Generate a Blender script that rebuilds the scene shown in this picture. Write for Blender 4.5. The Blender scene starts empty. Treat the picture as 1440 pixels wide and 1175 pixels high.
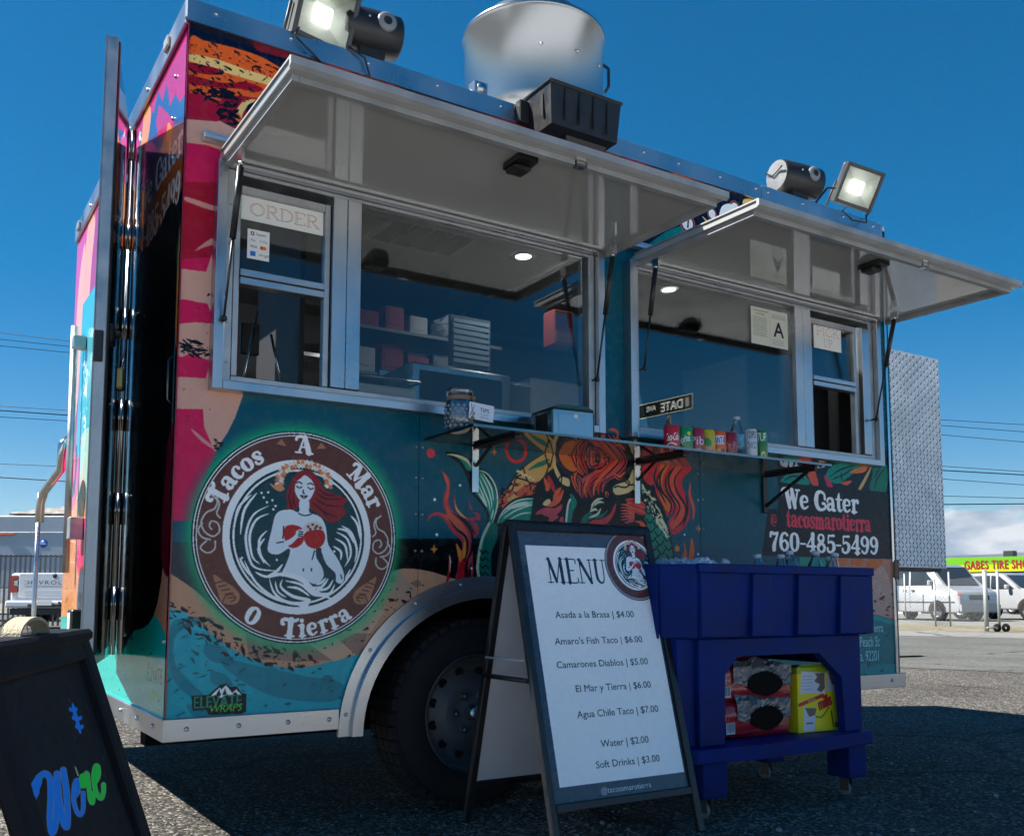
import bpy, bmesh, math, random
import numpy as np
from mathutils import Vector, Matrix
R = math.radians
rnd = random.Random(7)
sc = bpy.context.scene
col = sc.collection

# ------------------------------------------------------------------ camera
CAM = (-0.702969, -3.038112, 0.753990)
YAW, PITCH, ROLL = 0.562746, 0.0937507, 0.00182525
FPX, CX, CY = 1348.346, 710.948, 713.884           # for a 1440 x 1175 picture
_fw = np.array([math.sin(YAW)*math.cos(PITCH), math.cos(YAW)*math.cos(PITCH), math.sin(PITCH)])
_rt = np.array([math.cos(YAW), -math.sin(YAW), 0.0]); _up = np.cross(_rt, _fw)
_r2 = _rt*math.cos(ROLL)+_up*math.sin(ROLL); _u2 = -_rt*math.sin(ROLL)+_up*math.cos(ROLL)
cd = bpy.data.cameras.new('camera'); cam = bpy.data.objects.new('camera', cd); col.objects.link(cam)
cam.matrix_world = Matrix(((_r2[0], _u2[0], -_fw[0], CAM[0]), (_r2[1], _u2[1], -_fw[1], CAM[1]),
                           (_r2[2], _u2[2], -_fw[2], CAM[2]), (0, 0, 0, 1)))
cd.sensor_width = 36; cd.lens = FPX/1440*36
cd.shift_x = (720-CX)/1440; cd.shift_y = (CY-587.5)/1440
cd.clip_start = 0.05; cd.clip_end = 9000
sc.camera = cam

# ------------------------------------------------------------------ sky, sun, exposure
SUN = Vector((-0.76, 0.42, 1.0)).normalized()      # towards the sun
w = bpy.data.worlds.new('World'); sc.world = w; w.use_nodes = True
nt = w.node_tree; N = nt.nodes; L = nt.links
bg = N['Background']; bg.inputs[1].default_value = 0.063
sky = N.new('ShaderNodeTexSky'); sky.sky_type = 'NISHITA'; sky.sun_disc = False
sky.sun_elevation = math.asin(SUN.z); sky.sun_rotation = math.atan2(SUN.x, SUN.y)
sky.altitude = 100; sky.air_density = 0.9; sky.dust_density = 0.05; sky.ozone_density = 2.6
hs = N.new('ShaderNodeHueSaturation'); hs.inputs['Saturation'].default_value = 1.70; hs.inputs['Value'].default_value = 1.0
hs.inputs['Hue'].default_value = 0.497
gm_ = N.new('ShaderNodeGamma'); gm_.inputs[1].default_value = 0.82; L.new(sky.outputs[0], gm_.inputs[0]); L.new(gm_.outputs[0], hs.inputs['Color'])
# a bank of cumulus low over the horizon, thin wisps elsewhere
tc = N.new('ShaderNodeTexCoord'); sep = N.new('ShaderNodeSeparateXYZ'); L.new(tc.outputs['Generated'], sep.inputs[0])
mp = N.new('ShaderNodeMapping'); mp.inputs['Scale'].default_value = (1, 1, 2.6); L.new(tc.outputs['Generated'], mp.inputs[0])
nz = N.new('ShaderNodeTexNoise'); nz.inputs['Scale'].default_value = 9.0; nz.inputs['Detail'].default_value = 9; nz.inputs['Roughness'].default_value = .58
L.new(mp.outputs[0], nz.inputs['Vector'])
def ramp(nt, pts, src=None, interp='LINEAR'):
    r = nt.nodes.new('ShaderNodeValToRGB'); r.color_ramp.interpolation = interp
    e = r.color_ramp.elements
    while len(e) > 1: e.remove(e[-1])
    for i, (p, c) in enumerate(pts):
        el = e[0] if i == 0 else e.new(p)
        el.position = p; el.color = (c, c, c, 1) if isinstance(c, (int, float)) else (*c[:3], 1)
    if src is not None: nt.links.new(src, r.inputs[0])
    return r
def mth(nt, op, a, b=None, c=None):
    m = nt.nodes.new('ShaderNodeMath'); m.operation = op
    for i, x in enumerate((a, b, c)):
        if x is None: continue
        if isinstance(x, (int, float)): m.inputs[i].default_value = x
        else: nt.links.new(x, m.inputs[i])
    return m.outputs[0]
band = ramp(nt, [(0.0, .55), (.02, .62), (.055, .56), (.085, .34), (.12, .0), (1, 0)], sep.outputs[2])
# the bank is thickest towards +x (right of the picture)
az = mth(nt, 'MULTIPLY_ADD', sep.outputs[0], .55, .42)
am = mth(nt, 'MULTIPLY', band.outputs[0], az)
thr = mth(nt, 'ADD', am, nz.outputs[0])
cm = ramp(nt, [(0.0, 0), (.79, 0), (.86, .9), (1, 1)], thr)
nz2 = N.new('ShaderNodeTexNoise'); nz2.inputs['Scale'].default_value = 16; nz2.inputs['Detail'].default_value = 5; L.new(mp.outputs[0], nz2.inputs['Vector'])
cc = ramp(nt, [(.35, (2.6, 3.2, 3.9)), (.58, (5.6, 5.7, 5.8))], nz2.outputs[0])
mix = N.new('ShaderNodeMix'); mix.data_type = 'RGBA'
L.new(cm.outputs[0], mix.inputs[0]); L.new(hs.outputs[0], mix.inputs[6]); L.new(cc.outputs[0], mix.inputs[7])
L.new(mix.outputs[2], bg.inputs[0])
ld = bpy.data.lights.new('sun', 'SUN'); ld.energy = 5.0; ld.angle = R(.5); ld.color = (1, .955, .88)
lo = bpy.data.objects.new('sun', ld); col.objects.link(lo); lo.rotation_euler = (-SUN).to_track_quat('-Z', 'Y').to_euler()
vs = sc.view_settings; vs.view_transform = 'Standard'; vs.look = 'None'; vs.gamma = 1; vs.exposure = 1.3; vs.use_curve_mapping = False
sc.cycles.max_bounces = 10; sc.cycles.transparent_max_bounces = 24; sc.cycles.glossy_bounces = 6

# ------------------------------------------------------------------ helpers
def lin(c):
    return tuple((x/255/12.92 if x/255 <= .04045 else ((x/255+.055)/1.055)**2.4) for x in c)
def wray(u, v):
    return _fw + _r2*(u-CX)/FPX - _u2*(v-CY)/FPX
def onplane(u, v, ax, val):
    d = wray(u, v); t = (val-CAM[ax])/d[ax]; return [CAM[i]+t*d[i] for i in range(3)]
def wp(u, v):                                     # picture point -> (x, z) on the serving side of the trailer
    p = onplane(u, v, 1, 0.0); return (p[0], p[2])

MATS = {}
def mat(name, color, rough=.5, metal=0.0, var=.0, vscale=6.0, bump=.0, bscale=60.0, spec=.5, coat=0.0, dirt=0.0, trans=None, emit=None):
    if name in MATS: return MATS[name]
    m = bpy.data.materials.new(name); m.use_nodes = True; MATS[name] = m
    nt = m.node_tree; b = nt.nodes['Principled BSDF']
    b.inputs['Base Color'].default_value = (*color, 1); b.inputs['Roughness'].default_value = rough
    b.inputs['Metallic'].default_value = metal; b.inputs['Specular IOR Level'].default_value = spec
    b.inputs['Coat Weight'].default_value = coat; b.inputs['Coat Roughness'].default_value = .04
    if trans: b.inputs['Transmission Weight'].default_value = trans
    if emit:
        b.inputs['Emission Color'].default_value = (*emit[0], 1); b.inputs['Emission Strength'].default_value = emit[1]
    tc = nt.nodes.new('ShaderNodeTexCoord')
    if var or dirt:
        n = nt.nodes.new('ShaderNodeTexNoise'); n.inputs['Scale'].default_value = vscale; n.inputs['Detail'].default_value = 7
        nt.links.new(tc.outputs['Object'], n.inputs[0])
        v = var or dirt
        r = ramp(nt, [(.3, tuple(max(0, x*(1-v)) for x in color)), (.7, tuple(min(1, x*(1+v*.6)) for x in color))], n.outputs[0])
        nt.links.new(r.outputs[0], b.inputs['Base Color'])
        r2 = ramp(nt, [(.3, max(0, rough-.08)), (.7, min(1, rough+.12))], n.outputs[0])
        nt.links.new(r2.outputs[0], b.inputs['Roughness'])
    if bump:
        n = nt.nodes.new('ShaderNodeTexNoise'); n.inputs['Scale'].default_value = bscale; n.inputs['Detail'].default_value = 4
        nt.links.new(tc.outputs['Object'], n.inputs[0])
        bp = nt.nodes.new('ShaderNodeBump'); bp.inputs['Strength'].default_value = bump; bp.inputs['Distance'].default_value = .01
        nt.links.new(n.outputs[0], bp.inputs['Height']); nt.links.new(bp.outputs[0], b.inputs['Normal'])
    return m
def glass(name, tint=(.9, .95, .95), refl=1.0, rough=.0):
    if name in MATS: return MATS[name]
    m = bpy.data.materials.new(name); m.use_nodes = True; MATS[name] = m; nt = m.node_tree
    nt.nodes.remove(nt.nodes['Principled BSDF']); o = nt.nodes['Material Output']
    t = nt.nodes.new('ShaderNodeBsdfTransparent'); t.inputs[0].default_value = (*tint, 1)
    g = nt.nodes.new('ShaderNodeBsdfGlossy'); g.inputs['Roughness'].default_value = rough; g.inputs[0].default_value = (1, 1, 1, 1)
    f = nt.nodes.new('ShaderNodeFresnel'); f.inputs[0].default_value = 1.5
    k = mth(nt, 'MULTIPLY', f.outputs[0], 1.9*refl)
    k = mth(nt, 'MINIMUM', k, .97)
    x = nt.nodes.new('ShaderNodeMixShader'); nt.links.new(k, x.inputs[0]); nt.links.new(t.outputs[0], x.inputs[1]); nt.links.new(g.outputs[0], x.inputs[2])
    nt.links.new(x.outputs[0], o.inputs[0]); return m

class MB:
    """collects shapes for ONE mesh object"""
    def __init__(s): s.bm = bmesh.new(); s.uvs = {}
    def face(s, pts, smooth=False):
        vs = [s.bm.verts.new(p) for p in pts]
        try: f = s.bm.faces.new(vs); f.smooth = smooth; return f
        except ValueError: return None
    def box(s, x0, x1, y0, y1, z0, z1, bev=0.0, M=None, seg=1):
        x0, x1 = min(x0, x1), max(x0, x1); y0, y1 = min(y0, y1), max(y0, y1); z0, z1 = min(z0, z1), max(z0, z1)
        m = Matrix.Translation(((x0+x1)/2, (y0+y1)/2, (z0+z1)/2)) @ Matrix.Diagonal((x1-x0, y1-y0, z1-z0, 1))
        if M is not None: m = M @ m
        r = bmesh.ops.create_cube(s.bm, size=1, matrix=m)
        if bev: 
            ed = list({e for v in r['verts'] for e in v.link_edges})
            bmesh.ops.bevel(s.bm, geom=ed, offset=bev, segments=seg, profile=.5, affect='EDGES')
        return s
    def prism(s, pts, fn, t0, t1):
        """closed outline pts (2D) carried by fn(a,b,t) from t0 to t1"""
        a = [s.bm.verts.new(fn(p[0], p[1], t0)) for p in pts]; b = [s.bm.verts.new(fn(p[0], p[1], t1)) for p in pts]
        n = len(pts)
        for i in range(n): s.bm.faces.new((a[i], a[(i+1) % n], b[(i+1) % n], b[i]))
        s.bm.faces.new(a[::-1]); s.bm.faces.new(b); return s
    def tube(s, path, r, seg=8, cap=True, closed=False):
        P = [Vector(p) for p in path]; n = len(P); rs = r if isinstance(r, (list, tuple)) else [r]*n
        rings = []; up = None
        for i, p in enumerate(P):
            if closed: d = P[(i+1) % n]-P[i-1]
            else: d = (P[min(i+1, n-1)]-P[max(i-1, 0)])
            d.normalize()
            if up is None: up = d.orthogonal().normalized()
            up = (up-d*up.dot(d)).normalized(); sd = d.cross(up)
            rings.append([s.bm.verts.new(p+(up*math.cos(a)+sd*math.sin(a))*rs[i]) for a in [2*math.pi*k/seg for k in range(seg)]])
        m = n if closed else n-1
        for i in range(m):
            A = rings[i]; Bq = rings[(i+1) % n]
            for k in range(seg):
                f = s.bm.faces.new((A[k], A[(k+1) % seg], Bq[(k+1) % seg], Bq[k])); f.smooth = True
        if cap and not closed:
            s.bm.faces.new(rings[0][::-1]); s.bm.faces.new(rings[-1])
        return s
    def lathe(s, prof, c=(0, 0, 0), axis='Z', seg=24, M=None):
        """prof: (radius, height) pairs"""
        def tr(x, y, z):
            v = {'Z': (x, y, z), 'Y': (x, z, y), 'X': (z, x, y)}[axis]; v = Vector(v)+Vector(c)
            return M @ v if M is not None else v
        rings = []
        for r_, h in prof:
            if r_ < 1e-6: rings.append([s.bm.verts.new(tr(0, 0, h))])
            else: rings.append([s.bm.verts.new(tr(r_*math.cos(2*math.pi*k/seg), r_*math.sin(2*math.pi*k/seg), h)) for k in range(seg)])
        for A, Bq in zip(rings, rings[1:]):
            for k in range(seg):
                k2 = (k+1) % seg
                if len(A) == 1 and len(Bq) == 1: continue
                if len(A) == 1: f = s.bm.faces.new((A[0], Bq[k], Bq[k2]))
                elif len(Bq) == 1: f = s.bm.faces.new((A[k], Bq[0], A[k2]))
                else: f = s.bm.faces.new((A[k], Bq[k], Bq[k2], A[k2]))
                f.smooth = True
        return s
    def sphere(s, c, r, sub=2, sq=(1, 1, 1)):
        m = Matrix.Translation(c) @ Matrix.Diagonal((*sq, 1))
        q = bmesh.ops.create_icosphere(s.bm, subdivisions=sub, radius=r, matrix=m)
        for v in q['verts']:
            for f in v.link_faces: f.smooth = True
        return s
    def build(s, name, m=None, parent=None, loc=None, rot=None, **kw):
        bmesh.ops.recalc_face_normals(s.bm, faces=s.bm.faces) if kw.pop('recalc', True) else None
        me = bpy.data.meshes.new(name); s.bm.to_mesh(me); s.bm.free()
        return link(name, me, m, parent, loc, rot, **kw)
def link(name, me, m=None, parent=None, loc=None, rot=None, **kw):
    o = bpy.data.objects.new(name, me); col.objects.link(o)
    if m is not None and not me.materials:
        for x in (m if isinstance(m, list) else [m]): me.materials.append(x)
    if parent is not None: o.parent = parent
    if loc is not None: o.location = loc
    if rot is not None: o.rotation_euler = rot
    for k, v in kw.items(): o[k] = v
    return o
def empty(name, label, cat, loc=(0, 0, 0), rz=0, group=None):
    o = bpy.data.objects.new(name, None); col.objects.link(o); o.location = loc; o.rotation_euler = (0, 0, rz)
    o.empty_display_size = .1
    o['label'] = label; o['category'] = cat
    if group: o['group'] = group
    return o
def copy_tree(o, parent=None):
    c = o.copy(); col.objects.link(c)
    if parent is not None: c.parent = parent
    for ch in [x for x in bpy.data.objects if x.parent == o]: copy_tree(ch, c)
    return c
def uv_planar(o, fn):
    me = o.data; uv = me.uv_layers.new(name='UVMap')
    for l in me.loops: uv.data[l.index].uv = fn(me.vertices[l.vertex_index].co)
# ------------------------------------------------------------------ flat print: a small painter that rasterises outlines into pixels
def catmull(pts, closed=True, n=6):
    P = [np.array(p, float) for p in pts]; m = len(P); out = []
    rng = range(m) if closed else range(m-1)
    for i in rng:
        if closed: p0, p1, p2, p3 = P[i-1], P[i], P[(i+1) % m], P[(i+2) % m]
        else: p0, p1, p2, p3 = P[max(i-1, 0)], P[i], P[i+1], P[min(i+2, m-1)]
        for k in range(n):
            t = k/n
            out.append(.5*((2*p1)+(-p0+p2)*t+(2*p0-5*p1+4*p2-p3)*t*t+(-p0+3*p1-3*p2+p3)*t**3))
    if not closed: out.append(P[-1])
    return np.array(out)
class Cv:
    def __init__(s, x0, x1, z0, z1, ppm, colr):
        s.x0, s.z0, s.x1, s.z1, s.ppm = x0, z0, x1, z1, ppm
        s.W = int(round((x1-x0)*ppm)); s.H = int(round((z1-z0)*ppm))
        s.a = np.zeros((s.H, s.W, 3), np.float32); s.a[:] = np.array(colr)/255.
        s.tf = None
    def _raw(s, q, c, al=1., clip=None):
        q = np.asarray(q, float); X = (q[:, 0]-s.x0)*s.ppm; Y = (q[:, 1]-s.z0)*s.ppm
        y0 = max(0, int(math.ceil(Y.min()-.5))); y1 = min(s.H-1, int(math.floor(Y.max()-.5)))
        if y1 < y0: return
        c = np.array(c, np.float32)/255.
        X2 = np.roll(X, -1); Y2 = np.roll(Y, -1)
        ok = Y != Y2; Xa, Ya, Xb, Yb = X[ok], Y[ok], X2[ok], Y2[ok]
        sl = (Xb-Xa)/(Yb-Ya); lo_ = np.minimum(Ya, Yb); hi = np.maximum(Ya, Yb)
        for r in range(y0, y1+1):
            yy = r+.5; k = (lo_ <= yy) & (hi > yy)
            xs = np.sort(Xa[k]+(yy-Ya[k])*sl[k])
            for j in range(0, len(xs)-1, 2):
                a = max(0, int(math.ceil(xs[j]-.5))); b = min(s.W, int(math.floor(xs[j+1]-.5))+1)
                if b > a:
                    if clip is not None:
                        mk = clip[r, a:b]
                        s.a[r, a:b][mk] = s.a[r, a:b][mk]*(1-al)+c*al
                    elif al >= 1: s.a[r, a:b] = c
                    else: s.a[r, a:b] = s.a[r, a:b]*(1-al)+c*al
    def T(s, pts):
        if s.tf is None: return np.asarray(pts, float)
        return np.array([s.tf(p[0], p[1]) for p in pts])
    def poly(s, pts, c, al=1., sm=True, n=5, clip=None):
        q = s.T(pts)
        if sm: q = catmull(q, True, n)
        s._raw(q, c, al, clip)
    def stroke(s, pts, wd, c, al=1., n=6, taper=None):
        """wd in metres; pts are (x,y) or (x,y,w)"""
        q = s.T([p[:2] for p in pts]); k = len(q)
        if k < 2: return
        q = catmull(q, False, n); m = len(q); t = np.linspace(0, 1, m)
        if len(pts[0]) > 2: ws = np.interp(t, np.linspace(0, 1, k), [p[2] for p in pts])*wd
        elif taper == 'both': ws = wd*np.sin(np.pi*np.clip(t, .02, .98))**.6
        elif taper == 'end': ws = wd*(1-t)**.6+1e-5
        elif taper == 'start': ws = wd*t**.6+1e-5
        else: ws = np.full(m, wd)
        d = np.gradient(q, axis=0); nn = np.stack([-d[:, 1], d[:, 0]], 1); nn /= np.maximum(np.linalg.norm(nn, axis=1, keepdims=True), 1e-9)
        Lq = q+nn*ws[:, None]/2; Rq = q-nn*ws[:, None]/2
        for i in range(m-1): s._raw([Lq[i], Lq[i+1], Rq[i+1], Rq[i]], c, al)
        if taper is None and al >= 1:
            for e, w_ in ((q[0], ws[0]), (q[-1], ws[-1])): s.disc0(e, w_/2, c)
            if wd*s.ppm > 5:
                for e, w_ in zip(q[1:-1], ws[1:-1]): s.disc0(e, w_/2, c)
    def strokeS(s, pts, wd, c, n=8):
        """a stroke whose width is measured in the source frame of s.tf"""
        q = catmull(pts, False, n); d = np.gradient(q, axis=0); nn = np.stack([-d[:, 1], d[:, 0]], 1); nn /= np.maximum(np.linalg.norm(nn, axis=1, keepdims=True), 1e-9)
        Lq, Rq = q+nn*wd/2, q-nn*wd/2; th = np.linspace(0, 2*np.pi, 14, endpoint=False)
        for i in range(len(q)-1): s._raw(s.T([Lq[i], Lq[i+1], Rq[i+1], Rq[i]]), c)
        for e in q[::2]: s._raw(s.T(np.stack([e[0]+np.cos(th)*wd/2, e[1]+np.sin(th)*wd/2], 1)), c)
    def disc0(s, c0, r, c, al=1., r2=None, n=20):
        t = np.linspace(0, 2*np.pi, n, endpoint=False)
        s._raw(np.stack([c0[0]+np.cos(t)*r, c0[1]+np.sin(t)*(r2 or r)], 1), c, al)
    def disc(s, x, y, r, c, al=1., r2=None, n=28):
        p = s.T([(x, y)])[0]; s.disc0(p, r, c, al, r2, max(n, int(r*s.ppm/2)))
    def ring(s, x, y, r, wd, c, n=96):
        t = np.linspace(0, 2*np.pi, n, endpoint=False); p = s.T([(x, y)])[0]
        o = np.stack([p[0]+np.cos(t)*(r+wd/2), p[1]+np.sin(t)*(r+wd/2)], 1); i = np.stack([p[0]+np.cos(t)*(r-wd/2), p[1]+np.sin(t)*(r-wd/2)], 1)
        for k in range(n):
            k2 = (k+1) % n; s._raw([o[k], o[k2], i[k2], i[k]], c)
    def mask(s, pts, sm=True):
        q = s.T(pts); q = catmull(q, True, 5) if sm else q
        keep = s.a; s.a = np.zeros((s.H, s.W, 3), np.float32); s._raw(q, (255, 255, 255)); m = s.a[:, :, 0] > .5; s.a = keep; return m
    def flakes(s, pts, c, n, size, seed=0, ang=.2, sm=True, el=2.2, fall=None):
        """jagged flecks of colour, as in a distressed print"""
        m = s.mask(pts, sm); ys, xs = np.nonzero(m)
        if len(xs) == 0: return
        rg = np.random.RandomState(seed)
        for _ in range(n):
            j = rg.randint(len(xs)); x = s.x0+xs[j]/s.ppm; z = s.z0+ys[j]/s.ppm
            sz = size*(.25+rg.rand()**2.5*1.3); a0 = ang+rg.randn()*.5; k = rg.randint(5, 9)
            th = np.linspace(0, 2*np.pi, k, endpoint=False)+rg.rand(k)*.5; rr = sz*(.35+rg.rand(k)*.8)
            px = np.cos(th)*rr*el; py = np.sin(th)*rr*.8
            s._raw(np.stack([x+px*math.cos(a0)-py*math.sin(a0), z+px*math.sin(a0)+py*math.cos(a0)], 1), c)
    def glow(s, x, y, r0, r1, c, al=1.):
        yy, xx = np.mgrid[0:s.H, 0:s.W]; d = np.hypot(xx/s.ppm+s.x0-x, yy/s.ppm+s.z0-y)
        t = np.clip((r1-d)/(r1-r0), 0, 1)**1.5*al; c = np.array(c, np.float32)/255.
        s.a = (s.a*(1-t[..., None])+c*t[..., None]).astype(np.float32)
    def image(s, name):
        im = bpy.data.images.new(name, s.W, s.H); px = np.ones((s.H, s.W, 4), np.float32); px[:, :, :3] = np.clip(s.a, 0, 1)
        im.pixels.foreach_set(px.ravel()); im.update(); im.pack(); return im
    # ---- lettering
    def text(s, body, x, y, h, c, align='C', bold=0.0, sx=1.0, shear=0.0, rot=0.0, al=1., track=1.0):
        if bold:                                     # heavier strokes: printed again a hair to each side
            q = bold*h*.55
            for dx, dy in ((-q, 0), (q, 0), (0, q*.8), (0, -q*.8)): s.text(body, x+dx, y+dy, h, c, align, 0.0, sx, shear, rot, al, track)
        tris, wdt = text_tris(body, 0.0, track)
        off = {'C': -wdt/2, 'L': 0, 'R': -wdt}[align]
        ca, sa = math.cos(rot), math.sin(rot)
        for t in tris:
            q = []
            for a, b in t:
                px = (a+off)*h*sx+b*h*shear; py = b*h; q.append((x+px*ca-py*sa, y+px*sa+py*ca))
            s._raw(q, c, al)
        return wdt*h*sx
    def glyph(s, ch, x, y, h, c, rot=0.0, sx=1.0, wt=1.0):
        """one letter of the fat retro serif alphabet; returns its advance"""
        if ch == ' ': return .35*h*sx
        g = RETRO.get(ch)
        if g is None: return .4*h*sx
        adv, strokes = g; keep = s.tf; ca, sa = math.cos(rot), math.sin(rot)
        s.tf = lambda a, b: (x+a*h*sx*ca-b*h*sa, y+a*h*sx*sa+b*h*ca)
        for st in strokes: s.stroke([(p[0], p[1], p[2]*wt) for p in st], h, c, n=5)
        s.tf = keep; return adv*h*sx
    def retro(s, body, x, y, h, c, align='L', sx=1.0, rot=0.0, wt=1.0):
        tot = sum(.35 if ch == ' ' else RETRO.get(ch, (.4,))[0] for ch in body)*h*sx
        if align == 'C': x -= tot/2*math.cos(rot); y -= tot/2*math.sin(rot)
        for ch in body:
            a = s.glyph(ch, x, y, h, c, rot, sx, wt); x += a*math.cos(rot); y += a*math.sin(rot)
    def retro_arc(s, body, cx, cy, r, a_mid, h, c, inward=False, sx=1.0, gap=0.0, wt=1.0):
        """letters round a circle, centred on angle a_mid (radians)"""
        adv = [(.35 if ch == ' ' else RETRO[ch][0])*h*sx+gap for ch in body]; tot = sum(adv); t = -tot/2
        for ch, ad in zip(body, adv):
            mid = t+ad/2; t += ad
            if not inward:
                a = a_mid-mid/(r+h/2); rot = a-math.pi/2; bx, by = cx+r*math.cos(a), cy+r*math.sin(a)
            else:
                a = a_mid+mid/(r+h/2); rot = a+math.pi/2; bx, by = cx+(r+h)*math.cos(a), cy+(r+h)*math.sin(a)
            s.glyph(ch, bx-math.cos(rot)*(ad-gap)/2, by-math.sin(rot)*(ad-gap)/2, h, c, rot, sx, wt)
_TT = {}
def text_tris(body, bold=0.0, track=1.0):
    k = (body, bold, track)
    if k in _TT: return _TT[k]
    c = bpy.data.curves.new('t', 'FONT'); c.body = body; c.offset = bold; c.resolution_u = 3; c.space_character = track
    o = bpy.data.objects.new('t', c); col.objects.link(o)
    dg = bpy.context.evaluated_depsgraph_get(); e = o.evaluated_get(dg); me = e.to_mesh(); me.calc_loop_triangles()
    V = [(v.co.x, v.co.y) for v in me.vertices]
    tr = [[V[i] for i in t.vertices] for t in me.loop_triangles]
    xs = [v[0] for v in V] or [0]; wd = max(xs)
    e.to_mesh_clear(); bpy.data.objects.remove(o); bpy.data.curves.remove(c)
    s_ = 1/.73                                       # cap height of the built-in face -> 1
    tr = [[(a*s_, b*s_) for a, b in t] for t in tr]
    _TT[k] = (tr, wd*s_); return _TT[k]
def ser(x, y, w=.34, t=.09): return [(x-w/2, y, t), (x+w/2, y, t)]
def vst(x, y0, y1, w=.24): return [(x, y0, w*1.12), (x, (y0+y1)/2, w*.88), (x, y1, w*1.12)]
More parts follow.
